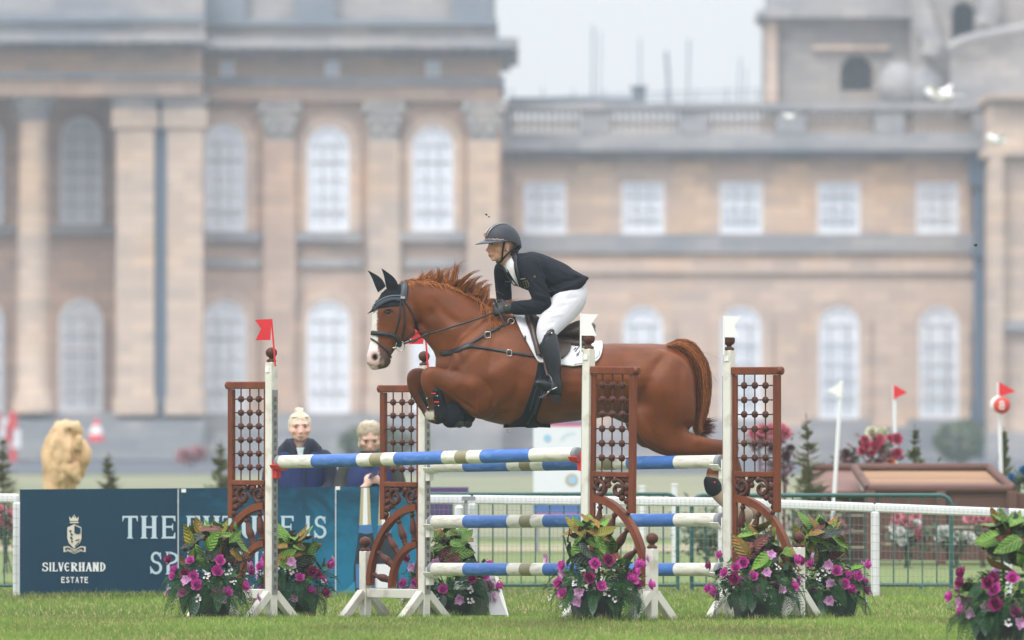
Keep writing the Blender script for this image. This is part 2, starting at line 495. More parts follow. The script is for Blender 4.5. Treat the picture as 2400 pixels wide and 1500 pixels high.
def window(parent, cx, y0, y1, wpx, D, arch=True, rows=6, cols=3, pane=None, surround=True, sill=True, blind=0.0):
    """sash window: white frame with glazing bars over its panes, stone architrave and sill"""
    w = wpx * D / F; h = (y1 - y0) * D / F
    o = Vector((PX(cx, D), D - 60, PZ(y1, D)))
    fr = MB()
    ring_prism(fr, arch_poly(w, h, arch), arch_poly(w, h, arch, inset=.15), o - Y * .12, .24)
    n = MB()
    for c in range(1, cols):
        x = -w / 2 + w * c / cols; top = h - (w / 2 - math.sqrt(max((w / 2) ** 2 - x * x, 0)) if arch else 0)
        n.box(o + X * x - Y * .06 + Z * (top / 2), (.07, .06, top - .3))
    for r_ in range(1, rows):
        z = h * r_ / rows; ww = w
        if arch and z > h - w / 2:
            q = z - (h - w / 2); ww = 2 * math.sqrt(max((w / 2) ** 2 - q * q, .01))
        n.box(o - Y * .06 + Z * z, (ww - .2, .06, .12 if r_ == rows // 2 else .07))
    f = wobj('window', fr, M_white, parent)
    wobj('glazing_bars', n, M_white, f)
    # every pane its own sheet of glass, each leaning a hair differently; a blind is drawn behind some
    lo_, hi_ = .12, (h - w / 2 if arch else h - .12)
    nr = max(2, round(rows * (hi_ - lo_) / h)); cw, chh = (w - .24) / cols, (hi_ - lo_) / nr
    g = random.Random(int(cx * 7 + y0))
    base = MB(); base.add([(-cw / 2 + .03, 0, -chh / 2 + .03), (cw / 2 - .03, 0, -chh / 2 + .03), (cw / 2 - .03, 0, chh / 2 - .03), (-cw / 2 + .03, 0, chh / 2 - .03)] + [(-cw / 2 + .03, .03, -chh / 2 + .03), (cw / 2 - .03, .03, -chh / 2 + .03), (cw / 2 - .03, .03, chh / 2 - .03), (-cw / 2 + .03, .03, chh / 2 - .03)], [(0, 1, 2, 3), (7, 6, 5, 4), (0, 4, 5, 1), (1, 5, 6, 2), (2, 6, 7, 3), (3, 7, 4, 0)])
    mats_ = [pane or M_blind, M_glass]; mes = [base.mesh('pane', mt) for mt in mats_]
    rel = o - Vector(parent.location)
    for r_ in range(nr):
        for c in range(cols):
            low = (r_ + .5) / nr < 1 - blind if blind else False
            me_ = mes[1] if low or g.random() < (.12 if pane is None else 0) else mes[0]
            q = link('pane', me_, f, rel + X * (-w / 2 + .12 + cw * (c + .5)) + Z * (lo_ + chh * (r_ + .5)) - Y * .03)
            q.rotation_euler = (g.uniform(-.03, .03), 0, g.uniform(-.03, .03))
    if arch:
        p = MB(); p.prism([(x, z) for x, z in arch_poly(w, h, arch, inset=.14) if z > hi_ - .01] , o - Y * .03, X, Z, Y, .03); wobj('fanlight', p, pane or M_blind, f)
    back = MB(); back.prism(arch_poly(w, h, arch, inset=.1), o + Y * .02, X, Z, Y, .05); wobj('backing', back, M_shade, f)
    if surround:
        s = MB(); ring_prism(s, arch_poly(w + .9, h + .45, arch), [(x, z) for x, z in arch_poly(w, h, arch)], o - Y * .16, .3)
        wobj('architrave', s, M_stg if surround == 2 else M_stw, parent)
    if sill:
        s = MB(); s.box(o - Y * .2 - Z * .22, (w + 1.0, .5, .38)); wobj('sill', s, M_stg, parent)
    return f

def column(parent, px, rpx, ytop, ybase, D, square=False, mat=None, capmat=None, caph=55):
    r = rpx * D / F; x = PX(px, D); zb, zt = PZ(ybase, D), PZ(ytop, D); ch = caph * D / F
    mb = MB()
    if square:
        mb.box((x, D - 60 + .5, (zb + zt - ch) / 2), (2 * r, 1.0, zt - ch - zb))
        mb.box((x, D - 60 + .45, zb + .4), (2 * r + .35, 1.15, .8))
    else:
        H = zt - ch - zb
        mb.lathe((x, D - 60, zb), Z, [(0, r * 1.28), (.4, r * 1.28), (.45, r * 1.15), (.8, r * 1.12), (.9, r), (H * .35, r), (H * .98, r * .87), (H, r * .95)], 20)
    c = wobj('column', mb, mat or M_stp, parent)
    k = MB(); z0 = zt - ch
    for i in range(4):       # corinthian capital: tiers of leaves that flare to the abacus
        rr = r * (.86 + .13 * i)
        if square: k.box((x, D - 60 + .5, z0 + ch * (.1 + .22 * i)), (2 * rr, 1.0 + .12 * i, ch * .2))
        else: k.lathe((x, D - 60, z0 + ch * .22 * i), Z, [(0, rr * .95), (ch * .14, rr * 1.08), (ch * .2, rr * 1.2), (ch * .215, rr)], 16)
    for sx in (-1, 1):
        k.sphere((x + sx * r * 1.15, D - 60 - (.1 if square else r * .8), zt - ch * .22), ch * .13, n=8, m=6)
    for q in range(5):
        k.sphere((x + (q - 2) * r * .42, D - 60 - (.05 if square else r * .75), z0 + ch * (.24 if q % 2 else .46)), ch * .1, (1, .7, 1.3), 8, 6)
    k.box((x, D - 60 + (.45 if square else 0), zt - ch * .06), (2.5 * r, 1.25 if square else 2.5 * r, ch * .12))
    wobj('capital', k, capmat or M_cap, c)
    return c

# ---- main block: giant order on the left, with a projecting portico at the frame's edge
D0 = 360.0
main = thing('palace_main_block', 'tall stone palace block with giant columns and arched sash windows', 'palace', (PX(560, D0), D0 - 60, 0))
w_ = MB()
pbox(w_, 470, 1176, 225, 1060, D0, 14)
pbox(w_, -500, 475, 225, 1060, D0 + 2.4, 11)
wobj('wall', w_, M_st, main)
w_ = MB(); pbox(w_, 466, 1180, 968, 1085, D0 - .9, 14); pbox(w_, -500, 478, 966, 1060, D0 - 2.0, 12); wobj('plinth', w_, M_stg, main)
# entablature with its bands
w_ = MB(); pbox(w_, 480, 1172, 130, 178, D0 - .3, 14); pbox(w_, 480, 1172, 200, 237, D0 - .45, 14.1)
pbox(w_, -500, 470, 112, 168, D0 - 3.2, 17); pbox(w_, -500, 470, 184, 224, D0 - 3.4, 17.2); wobj('entablature', w_, M_st, main)
w_ = MB(); pbox(w_, 476, 1182, 178, 200, D0 - .6, 14.3); pbox(w_, -500, 474, 168, 184, D0 - 3.6, 17.3); wobj('string_course', w_, M_stg, main)
w_ = MB(); pbox(w_, 478, 1215, 88, 112, D0 - 2.2, 18); pbox(w_, 478, 1196, 112, 130, D0 - 1.2, 16); pbox(w_, -500, 478, 78, 98, D0 - 5.0, 20); pbox(w_, -500, 474, 98, 112, D0 - 4.0, 19)
wobj('cornice', w_, M_stg, main)
w_ = MB()
for i in range(22): pbox(w_, 484 + i * 32.5, 496 + i * 32.5, 110, 126, D0 - 1.9, 1.0)
for i in range(15): pbox(w_, 4 + i * 32, 16 + i * 32, 96, 110, D0 - 4.7, 1.0)
o = wobj('modillions', w_, M_stg, main); o['kind'] = 'stuff'
w_ = MB(); pbox(w_, 476, 1160, -60, 88, D0 + .2, 12); pbox(w_, -500, 476, -60, 78, D0 - 2.6, 14); wobj('attic', w_, M_stg, main)
w_ = MB(); pbox(w_, 470, 1166, 44, 58, D0 - .3, 12.6); pbox(w_, -500, 474, 36, 50, D0 - 3.0, 14.6)
for a in (480, 690, 1060): pbox(w_, a, a + 96, -60, 44, D0 - .25, 1.0)
wobj('attic_band', w_, M_lead, main)
w_ = MB(); pbox(w_, 486, 566, -30, 22, D0 - .05, .6); wobj('attic_panel', w_, M_strip, main)
# portico: two deep piers with the slot's shade as a dark panel between them, and a free column
w_ = MB(); 
for a, b in ((272, 361), (391, 474)):
    w_ = MB(); pbox(w_, a, b, 270, 968, D0 - 3.0, 5.6); pbox(w_, a - 5, b + 5, 930, 972, D0 - 3.2, 5.8); wobj('pier', w_, M_stp, main)
w_ = MB(); pbox(w_, 360, 391, 228, 990, D0 - 2.72, .4); wobj('slot_shade', w_, M_shade, main)
for px, r_ in ((316, 45), (432, 43)):
    column(main, px, r_, 224, 300, D0 - 3.0, True, M_stp, M_cap, 46)
column(main, 78, 38, 224, 968, D0 - 2.4, False, M_stp, M_cap, 60)
column(main, -160, 38, 224, 968, D0 - 2.4, False, M_stp, M_cap, 60)
for px in (655, 900, 1132):
    column(main, px, 37, 237, 968, D0 - .55, True, M_st if px == 655 else M_stp, M_cap, 92)
window(main, 190, 273, 527, 100, D0 + 2.2, True, 7, 4, M_glass, False, True)
window(main, 190, 700, 966, 104, D0 + 2.2, True, 7, 4, None, False, False, .4)
window(main, -42, 273, 527, 100, D0 + 2.2, True, 7, 4, M_glass, False, True)
window(main, -42, 700, 966, 104, D0 + 2.2, True, 7, 4, None, False, False)
for cx in (527, 770, 1014):
    window(main, cx, 288 if cx < 700 else 294, 543, 100, D0 - .02, True, 6, 3, M_blind, 1, True)
    window(main, cx, 703, 968, 102, D0 - .02, True, 6, 3, M_blind, 1, True)
for cx in (532, 778, 1015):
    window(main, cx, 142, 184, 34, D0 - .34, False, 2, 2, M_glass, False, False)
# iron of the ground floor: a grey recessed apron below the first floor windows
w_ = MB()
for a, b in ((476, 612), (700, 850), (946, 1086)):
    w_ = MB(); pbox(w_, a, b, 545, 566, D0 - .35, .7); wobj('sill_band', w_, M_stg, main)
    w_ = MB(); pbox(w_, a, b, 606, 626, D0 - .2, .5); wobj('apron_band', w_, M_stg, main)
# entrance steps with slanting cheek walls
w_ = MB()
for i in range(7):
    w_ = MB(); pbox(w_, -300, 478 - i * 2, 985 + i * 15, 1062 + 3 * i, D0 - 5.0 - i * 1.6, 6); wobj('step', w_, M_step, main)
for i in range(6): w_ = MB(); pbox(w_, 478, 1176, 1010 + i * 12, 1080, D0 - 2.5 - i * 1.0, 3); wobj('step', w_, M_step, main)
w_ = MB(); o = W(300, 1062, D0 - 6)
w_.prism([(0, -1.2), (5.2, -1.2), (5.2, -.4), (3.4, .4), (.6, 1.2), (0, 1.2)], o, X, Z, Y, 1.0); wobj('cheek_wall', w_, M_stg, main)

# ---- lower wing to the right
DW = 362.0
wing = thing('palace_wing', 'low stone palace wing with a balustraded parapet and five white sash windows', 'palace', (PX(1750, DW), DW - 60, 0))
w_ = MB(); pbox(w_, 1176, 2312, 366, 1085, DW, 12); wobj('wall', w_, M_stw, wing)
w_ = MB(); pbox(w_, 1176, 2316, 332, 352, DW - 1.3, 14); pbox(w_, 1176, 2314, 352, 368, DW - .7, 13); wobj('cornice', w_, M_stg, wing)
w_ = MB(); pbox(w_, 1178, 2312, 312, 332, DW - .3, 1.2); pbox(w_, 1176, 2314, 240, 257, DW - .5, 1.5); wobj('parapet', w_, M_stg, wing)
w_ = MB()
for i in range(6):
    a = 1360 + 230 * i - 230
    w_ = MB(); pbox(w_, max(a, 1178), a + 70, 257, 312, DW - .35, 1.1); wobj('parapet_pier', w_, M_stg, wing)
w_ = MB(); pbox(w_, 2282, 2312, 257, 312, DW - .3, 1.0); wobj('parapet_pier', w_, M_stg, wing)
for i in range(5):
    for j in range(10):
        px = 1207 + 230 * i + j * 16
        if px > 2272: continue
        b = MB(); b.lathe((PX(px, DW), DW - 60 + .2, PZ(312, DW)), Z, [(0, .11), (.08, .11), (.12, .06), (.3, .13), (.45, .12), (.7, .06), (.82, .07), (.88, .11), (.99, .11)], 8)
        if i == 0 and j == 0: BAL = b.mesh('baluster', M_stp); BX = PX(px, DW)
        bo = link('baluster', BAL, wing); bo.location = (PX(px, DW) - BX - wing.location.x, -wing.location.y, 0)
w_ = MB(); pbox(w_, 1176, 2312, 548, 592, DW - .35, 1.0); wobj('string_course', w_, M_stg, wing)
w_ = MB(); pbox(w_, 1176, 2312, 592, 612, DW - .12, 1.0); wobj('band', w_, M_strip, wing)
w_ = MB(); pbox(w_, 1176, 2312, 612, 640, DW - .2, 1.0); wobj('lower_band', w_, M_stw, wing)
for a, b in ((1350, 1432), (1580, 1664), (1812, 1894), (2040, 2124)):
    s = MB(); pbox(s, a, b, 378, 547, DW - .22, .6); wobj('wall_panel', s, M_strip, wing)
for i, cx in enumerate((1277, 1507, 1737, 1966, 2197)):
    window(wing, cx, 426, 550, 100, DW - .02, False, 4, 3, M_blind, True, False, (0, .0, .5, .3, 0)[i])
for cx in (1277, 1507, 1737, 1966, 2200):
    window(wing, cx, 716, 982, 96, DW - .02, True, 6, 4, M_blind, 1, True, .25 if cx != 1277 else 0)
w_ = MB(); w_.tube([W(2298, y, DW - .3) for y in (368, 400, 700, 1080)], .30, 10); w_.box(W(2302, 392, DW - .5), (1.1, .6, 1.5)); w_.box(W(2300, 590, DW - .5), (.75, .6, .5)); w_.box(W(2300, 968, DW - .5), (.9, .6, .8)); wobj('drainpipe', w_, mk('painted_pipe', (.085, .125, .19), .6), wing)
w_ = MB(); pbox(w_, 1176, 2312, 1000, 1085, DW - .5, 1); wobj('plinth', w_, M_stg, wing)

# roof furniture: lead flat, masts, hand rail, a chimney
w_ = MB(); pbox(w_, 1190, 1480, 228, 241, DW + 2, 6); wobj('roof', w_, M_lead, wing)
for px, y0, w, lean in ((1389, 60, 5, 2), (1404, 75, 3, 4), (1500, 90, 4, 0), (1570, 120, 9, -8), (1612, 92, 5, 3), (1730, 135, 4, 6), (1746, 160, 3, 4)):
    m = MB(); m.tube([W(px, 244, DW + 6), W(px + lean, y0, DW + 6)], w * .5 * DW / F, 6); wobj('roof_mast', m, M_lead, wing)
m = MB(); pbox(m, 1482, 1514, 205, 244, DW + 6, 1.2); pbox(m, 1478, 1518, 200, 206, DW + 5.9, 1.4); wobj('chimney', m, M_lead, wing)
m = MB(); m.tube([W(1190, 232, DW + 8), W(1790, 208, DW + 8)], .03, 6); m.tube([W(1190, 238, DW + 8), W(1790, 222, DW + 8)], .03, 6)
for i in range(9): m.tube([W(1200 + 72 * i, 244, DW + 8), W(1200 + 72 * i, 206, DW + 8)], .03, 6)
wobj('roof_railing', m, M_lead, wing)

# ---- end pavilion on the right edge
DE = 356.0
end = thing('palace_end_pavilion', 'pale stone corner pavilion at the right edge of the palace wing', 'palace', (PX(2430, DE), DE - 60, 0))
w_ = MB(); pbox(w_, 2325, 2700, 226, 1085, DE, 16); wobj('wall', w_, M_stp, end)
w_ = MB(); pbox(w_, 2312, 2700, 346, 364, DE - .5, 17); pbox(w_, 2314, 2700, 218, 232, DE - .6, 17); wobj('string_course', w_, M_stp, end)
w_ = MB(); pbox(w_, 2320, 2352, 366, 1030, DE - .6, 1); wobj('quoin_strip', w_, M_stp, end)
w_ = MB(); pbox(w_, 2312, 2700, 1012, 1085, DE - .9, 1.2); wobj('plinth', w_, M_stg, end)
w_ = MB(); pbox(w_, 2330, 2420, 750, 775, DE - .4, 1); wobj('band', w_, M_stg, end)

# ---- clock tower with open arches behind the wing
DT = 376.0
tower = thing('clock_tower', 'stone clock tower with an open arch rising behind the wing', 'tower', (PX(2060, DT), DT - 60, 0))
def arched_wall(mb, x0, x1, y0, y1, cx, wpx, ya, yb, D, depth):
    """wall with an arched opening cut right through it"""
    a, b = PX(x0, D), PX(x1, D); zt, zb = PZ(y0, D), PZ(y1, D); c = PX(cx, D); w = wpx * D / F; za, zo = PZ(ya, D), PZ(yb, D)
    yy = D - 60 + depth / 2
    mb.box(((a + c - w / 2) / 2, yy, (zt + zb) / 2), (c - w / 2 - a, depth, zt - zb))
    mb.box(((b + c + w / 2) / 2, yy, (zt + zb) / 2), (b - c - w / 2, depth, zt - zb))
    if zo > zb: mb.box((c, yy, (zo + zb) / 2), (w, depth, zo - zb))
    n = 10; zc = za - w / 2
    pts = [(w / 2 * math.cos(math.pi * i / n), zc + w / 2 * math.sin(math.pi * i / n)) for i in range(n + 1)]
    for p, q in zip(pts, pts[1:]):
        mb.prism([(p[0], p[1]), (q[0], q[1]), (q[0], zt), (p[0], zt)], (c, D - 60, 0), X, Z, Y, depth)
w_ = MB(); arched_wall(w_, 1790, 2140, 50, 420, 2008, 76, 128, 212, DT, 3.0); wobj('wall', w_, M_tow, tower)
w_ = MB(); arched_wall(w_, 2140, 2700, -80, 420, 2258, 54, 2, 94, DT - 2.5, 3.4); wobj('buttress', w_, M_tow, tower)
w_ = MB(); pbox(w_, 1796, 2140, 205, 420, DT + 3.4, .5); pbox(w_, 1950, 2070, 60, 250, DT + 2.6, .3); wobj('inner_wall', w_, M_stg, tower)
w_ = MB(); pbox(w_, 2220, 2300, -60, 140, DT + 1.2, .4); wobj('opening_shade', w_, M_shade, tower)  # dark sheet behind the arch, with the inner shade as its colour
w_ = MB(); pbox(w_, 1778, 2142, 22, 40, DT - 1.0, 6); pbox(w_, 1786, 2142, 40, 50, DT - .5, 5); pbox(w_, 1800, 2140, -80, 22, DT - .1, 5); wobj('cornice', w_, M_stg, tower)
w_ = MB(); pbox(w_, 1796, 1822, 50, 240, DT - .5, 1); wobj('pilaster', w_, M_stw, tower)
w_ = MB(); pbox(w_, 1905, 2085, 106, 116, DT - .35, 1); wobj('arch_band', w_, M_stw, tower)
w_ = MB(); s0 = W(2230, 118, DT - 5.5)
sw = [W(2225 + 25 * i, 112 - 44 * (i / 7) ** .6 + (i == 0) * 2, DT - 5.0) for i in range(9)]
w_.tube(sw, .24, 8); wobj('scroll_coping', w_, M_stg, tower)
w_ = MB(); pbox(w_, 2232, 2700, 128, 250, DT - 4.6, 4); pbox(w_, 2080, 2240, 140, 250, DT - 1.4, 2); wobj('lower_stage', w_, M_stg, tower)
w_ = MB(); w_.tube([W(2150, -20, DT - 3), W(2168, 60, DT - 3), W(2190, 100, DT - 3), W(2180, 130, DT - 3)], .5, 8); w_.sphere(W(2110, 200, DT - 2.2), 1.0); w_.sphere(W(2170, 205, DT - 2.2), 1.0); w_.tube([W(2320, -20, DT - 3), W(2322, 20, DT - 3), W(2310, 60, DT - 3)], .5, 8); wobj('carved_scroll', w_, M_stg, tower)

# white doves gliding over the wing
M_bird = mk('white_feather', (.8, .8, .8), .8)
def dove(px, py, D, s, yaw, label):
    s *= 1.75
    t = thing('dove', label, 'bird', W(px, py, D), yaw, 'white birds flying over the palace wing')
    b = loft([(-.16, 0, 0, .015, .015), (-.10, 0, .01, .05, .05), (0, 0, .01, .07, .065), (.1, 0, .03, .05, .05), (.16, 0, .06, .04, .04), (.19, 0, .06, .02, .02)], 10, 3)
    b.lathe((.19, 0, .055), (1, 0, -.1), [(0, .012), (.03, .002)], 6)
    b.xf(Matrix.Scale(s, 4)); obj('body', b, M_bird, t)
    for sd in (-1, 1):
        w = MB(); pts = [(.06, .05 * sd, .03), (.09, .17 * sd, .12), (.04, .30 * sd, .20), (-.03, .30 * sd, .2), (-.07, .16 * sd, .11), (-.08, .05 * sd, .03)]
        w.add([Vector(p) for p in pts] + [Vector(p) + Vector((0, 0, .012)) for p in pts], [(0, 1, 2, 3, 4, 5), (11, 10, 9, 8, 7, 6)] + [(i, (i + 1) % 6, 6 + (i + 1) % 6, 6 + i) for i in range(6)])
        w.xf(Matrix.Scale(s * .62, 4)); obj('wing', w, M_bird, t)
    w = MB(); w.prism([(-.14, -.03), (-.14, .03), (-.27, .07), (-.27, -.07)], (0, 0, 0), X, Y, Z, .012); w.xf(Matrix.Scale(s, 4)); obj('tail', w, M_bird, t)
dove(2205, 226, 200, 1.25, R(140), 'largest white bird, by the scroll of the clock tower')
dove(1852, 276, 200, .6, R(60), 'small white bird in front of the balustrade')
dove(2338, 333, 200, .9, R(215), 'white bird beside the corner pavilion wall')

# clipped shrubs on the court
M_shrub = mk('shrub_leaf', (.05, .085, .05), .8, (.09, .12, .06), 3)
def shrub(px, py, D, w, h, label, seed):
    g = random.Random(seed)
    base = W(px, py, D); base.z = 0
    t = thing('shrub', label, 'shrub', base)
    m = MB()
    for i in range(420):
        v = Vector((g.gauss(0, 1), g.gauss(0, 1), g.gauss(0, 1))).normalized() * g.uniform(.7, 1)
        c = Vector((v.x * w / 2, v.y * w / 2, h * .55 + v.z * h * .45)); s = w * .09
        a = Vector((g.uniform(-1, 1), g.uniform(-1, 1), g.uniform(-1, 1))).normalized(); b = a.orthogonal().normalized()
        m.add([c - a * s, c + b * s * .5, c + a * s, c - b * s * .5], [(0, 1, 2, 3)])
    obj('crown', m, M_shrub, t)
    m = MB(); m.tube([(0, 0, -.02), (0, 0, h * .5)], [.12, .05], 8); obj('stem', m, M_stg, t)
shrub(2248, 1040, 300, 1.9, 1.7, 'round green shrub in front of the drainpipe', 5)
shrub(880, 1045, 300, 2.6, 1.5, 'low green shrub behind the women, by the palace steps', 6)
shrub(1610, 1040, 300, 1.5, 1.4, 'small green shrub under the palace wing, behind the horse tail', 8)
# ================================================================== the jump
M_post = mk('cream_paint', (.71, .70, .645), .55, (.64, .625, .565), 5, (.3, .75), 6, .12, 40, col3=(.50, .47, .40), scale3=9)
M_wood = mk('stained_wood', (.215, .049, .0135), .5, (.095, .021, .007), 9, (.3, .7), 6, .25, 60, stretch=(1, 1, .25), spec=.35)
M_woodd = mk('turned_wood', (.095, .026, .015), .55, (.06, .017, .011), 14, (.3, .7), 4, .2, 90, spec=.3)
M_steel = mk('zinc_track', (.33, .34, .35), .5, (.24, .24, .24), 20, metal=.6)
M_hole = mk('track_hole', (.13, .115, .09), .9)
M_redcup = mk('red_plastic', (.62, .02, .02), .4)
M_wcup = mk('white_plastic', (.74, .73, .69), .45)
M_pw = mk('pole_white', (.72, .71, .64), .5, (.60, .58, .50), 7, (.45, .8), 7, .15, 50, stretch=(.3, 1, 1), col3=(.47, .455, .39), scale3=30)
M_pb = mk('pole_blue', (.035, .125, .42), .5, (.05, .155, .46), 6, (.3, .7), 6, .12, 50, stretch=(.3, 1, 1), col3=(.10, .22, .52), scale3=30)
M_po = mk('pole_olive', (.28, .25, .15), .5, (.22, .20, .12), 8)
M_pe = mk('pole_end', (.27, .29, .31), .6, (.2, .22, .24), 14)
M_rflag = mk('red_flag', (.66, .018, .03), .6)
M_wflag = mk('white_flag', (.80, .80, .81), .6)

E = Vector((math.cos(R(45)), -math.sin(R(45)), 0))     # along the poles, far left to near right
def stand_at(px, D):
    p = W(px, 1005, D); p.z = gz(p.y); return p
P_L1, P_R1 = stand_at(636, 60.57), stand_at(1374, 58.4)
P_L2, P_R2 = stand_at(994, 61.6), stand_at(1709, 59.45)

# shared pieces
_b = MB(); _b.sphere((0, 0, 0), .0245, n=8, m=6); ME_BALL = _b.mesh('lattice_ball', M_woodd)
_b = MB(); _b.tube([(0, 0, .98), (0, 0, 1.665)], .0052, 6); ME_ROD = _b.mesh('lattice_rod', M_woodd)
_b = MB(); _b.tube([(.05, 0, 0), (.397, 0, 0)], .0052, 6); ME_BAR = _b.mesh('lattice_bar', M_woodd)
_b = MB(); _b.lathe((.325, 0, 0), (1, 0, 0), [(0, .018), (.02, .018), (.026, .024), (.036, .024), (.042, .016), (.056, .026), (.068, .017), (.08, .027), (.115, .030), (.15, .024), (.185, .015), (.2, .013), (.206, .021), (.218, .021), (.224, .013), (.244, .019), (.27, .016)], 10)
ME_BALU = _b.mesh('baluster', M_woodd)
_b = MB(); _b.lathe((0, 0, 0), Z, [(0, .034), (.01, .036), (.018, .03), (.024, .016), (.032, .018), (.042, .034), (.058, .041), (.076, .041), (.092, .032), (.102, .014), (.105, .002)], 14)
ME_FIN = _b.mesh('finial', M_woodd)

def strip_arc(mb, r, w, dep, a0, a1, c, n=14, mi=0, ru=.92):
    """flat sawn arc in the plane of the wing"""
    rings = []
    for i in range(n + 1):
        a = a0 + (a1 - a0) * i / n
        q = Vector((math.cos(a) * ru, 0, math.sin(a))); pin, pout = Vector(c) + q * (r - w), Vector(c) + q * r
        rings.append([pin - Y * dep / 2, pout - Y * dep / 2, pout + Y * dep / 2, pin + Y * dep / 2])
    mb.rings(rings, mi, False)

def cup(parent, z, side, red, seed=0):
    """pole cup hooked on the keyhole track: bracket, curved tray and pin"""
    m = MB(); x0 = -.04
    m.box((x0 - .006, 0, z - .05), (.012, .05, .13))
    rings = []
    for i in range(7):
        a = R(200) + R(140) * i / 6
        o = Vector((x0 - .01, math.cos(a) * .062, z + math.sin(a) * .052)); q = Vector((0, math.cos(a) * .010, math.sin(a) * .010))
        rings.append([o, o + Vector((-.075, 0, 0)), o + Vector((-.075, 0, 0)) + q, o + q])
    m.rings(rings, 0, False)
    m.box((x0 - .02, 0, z - .085), (.03, .045, .055))
    return obj('pole_cup', m, M_redcup if red else M_wcup, parent)

def standard(pos, rz, label, top, cups, lean=0.0, zs=1.0):
    t = thing('jump_stand', label, 'jump stand', pos, rz, 'jump stands holding the poles')
    t.rotation_euler[1] = lean; t.scale = (1, 1, zs); top /= zs
    m = MB(); m.beam((0, 0, 0), (0, 0, top), .066, .066, Y, .005); post = obj('post', m, M_post, t)
    link('finial', ME_FIN, t, (0, 0, top))
    # keyhole track on the face towards the poles
    m = MB(); m.box((-.0365, 0, .2 + 1.45 / 2), (.007, .05, 1.45)); tr = obj('cup_track', m, M_steel, t)
    m = MB()
    for i in range(24): m.box((-.0408, 0, .25 + .058 * i), (.002, .021, .032))
    o = obj('keyhole', m, M_hole, tr); o['kind'] = 'stuff'
    m = MB(); m.box((.004, .036 * (1 if rz > 0 else -1), top - .055), (.036, .008, .036)); obj('number_sticker', m, M_wflag, t)
    # outer post, base rail, braced feet
    OU = .60
    m = MB(); m.beam((OU, 0, 0), (OU, 0, .505), .066, .066, Y, .005); obj('outer_post', m, M_post, t)
    link('finial', ME_FIN, t, (OU, 0, .505))
    m = MB(); m.beam((.034, 0, .20), (OU - .034, 0, .20), .045, .068, Z, .005); obj('base_rail', m, M_post, t)
    for u in (0, OU):
        for s in (-1, 1):
            m = MB(); m.beam((u, s * .030, .205), (u, s * .235, .012), .058, .058, X, .004); obj('brace', m, M_post, t)
        m = MB(); m.beam((u, -.30, .012), (u, .30, .012), .06, .024, Z, .004); obj('foot_board', m, M_post, t)
    # lattice panel
    m = MB(); m.beam((.0345, 0, .24), (.0345 + .0001, 0, 1.655), .05, .020, Y, .002); m.xf(Matrix.Translation((.011, 0, 0))); obj('inner_stile', m, M_wood, t)
    m = MB(); m.beam((.413, 0, .735), (.413, 0, 1.655), .034, .052, X, .004); obj('outer_stile', m, M_wood, t)
    m = MB(); m.beam((.034, 0, 1.683), (.433, 0, 1.683), .060, .052, Z, .006); m.tube([(.433, 0, 1.683), (.456, 0, 1.683), (.464, 0, 1.683)], [.029, .029, .02], 10, up=(0, 0, 1)); obj('top_rail', m, M_wood, t)
    m = MB(); m.beam((.056, 0, .99), (.395, 0, .99), .046, .036, Z, .004); obj('cross_rail', m, M_wood, t)
    for u in (.130, .222, .314):
        link('lattice_rod', ME_ROD, t, (u, 0, 0))
    for i in range(6):
        z = 1.10 + .097 * i
        link('lattice_bar', ME_BAR, t, (0, .004, z))
        for u in (.130, .222, .314): link('lattice_ball', ME_BALL, t, (u, 0, z))
    # quarter wheel
    c = (.056, 0, .236)
    m = MB(); strip_arc(m, .615, .050, .05, R(2), R(89), c, 18, ru=.84); obj('outer_arch', m, M_wood, t)
    m = MB(); strip_arc(m, .345, .045, .05, R(1), R(89), c, 14, ru=.84); obj('inner_arch', m, M_wood, t)
    for a in (82, 64, 46, 28, 10):
        b = link('baluster', ME_BALU, t, c)
        a2 = math.atan2(math.sin(R(a)), .84 * math.cos(R(a))); s = math.hypot(math.sin(R(a)), .84 * math.cos(R(a)))
        b.rotation_euler = (0, -a2, 0); b.scale = (s, 1, 1)
    # carved spandrel: two running scrolls with leaf lobes
    def spiral(m, cu, cz, r0, turns, a0, sgn, w):
        pts = []; rad = []
        for i in range(26):
            f = i / 25; a = a0 + sgn * f * turns * 2 * math.pi; r = r0 * (1 - .78 * f)
            pts.append((cu + r * math.cos(a), 0, cz + r * math.sin(a))); rad.append(w * (1 - .35 * f))
        m.tube(pts, rad, 6, flat=1.5, up=(0, 1, 0))
    m = MB(); spiral(m, .118, .905, .056, 1.35, R(250), 1, .0165); spiral(m, .285, .895, .066, 1.3, R(130), -1, .0175); obj('carved_scroll', m, M_woodd, t)
    g = random.Random(3)
    for (u, z, r) in ((.085, .95, .022), (.075, .90, .02), (.17, .95, .024), (.19, .915, .018), (.34, .955, .02), (.345, .91, .022), (.34, .865, .024), (.335, .815, .024), (.35, .77, .02), (.30, .835, .022), (.27, .86, .014), (.2, .96, .014), (.31, .955, .02), (.115, .945, .018), (.352, .735, .016)):
        u = .085 + (u - .085) * 1.1; r *= 1.08
        m = MB(); m.sphere((u, g.uniform(-.008, .008), z), r, (1.1, .8, 1), 8, 6)
        m.tube([(u, .012, z), (u + g.uniform(-.03, .03), -.012, z + g.uniform(-.03, .03)), (u + g.uniform(-.03, .03), .006, z + g.uniform(-.02, .02))], [.012, .009, .003], 6)
        obj('carved_leaf', m, M_woodd, t)
    for z, red in cups: cup(t, z / zs, rz, red)
    return t

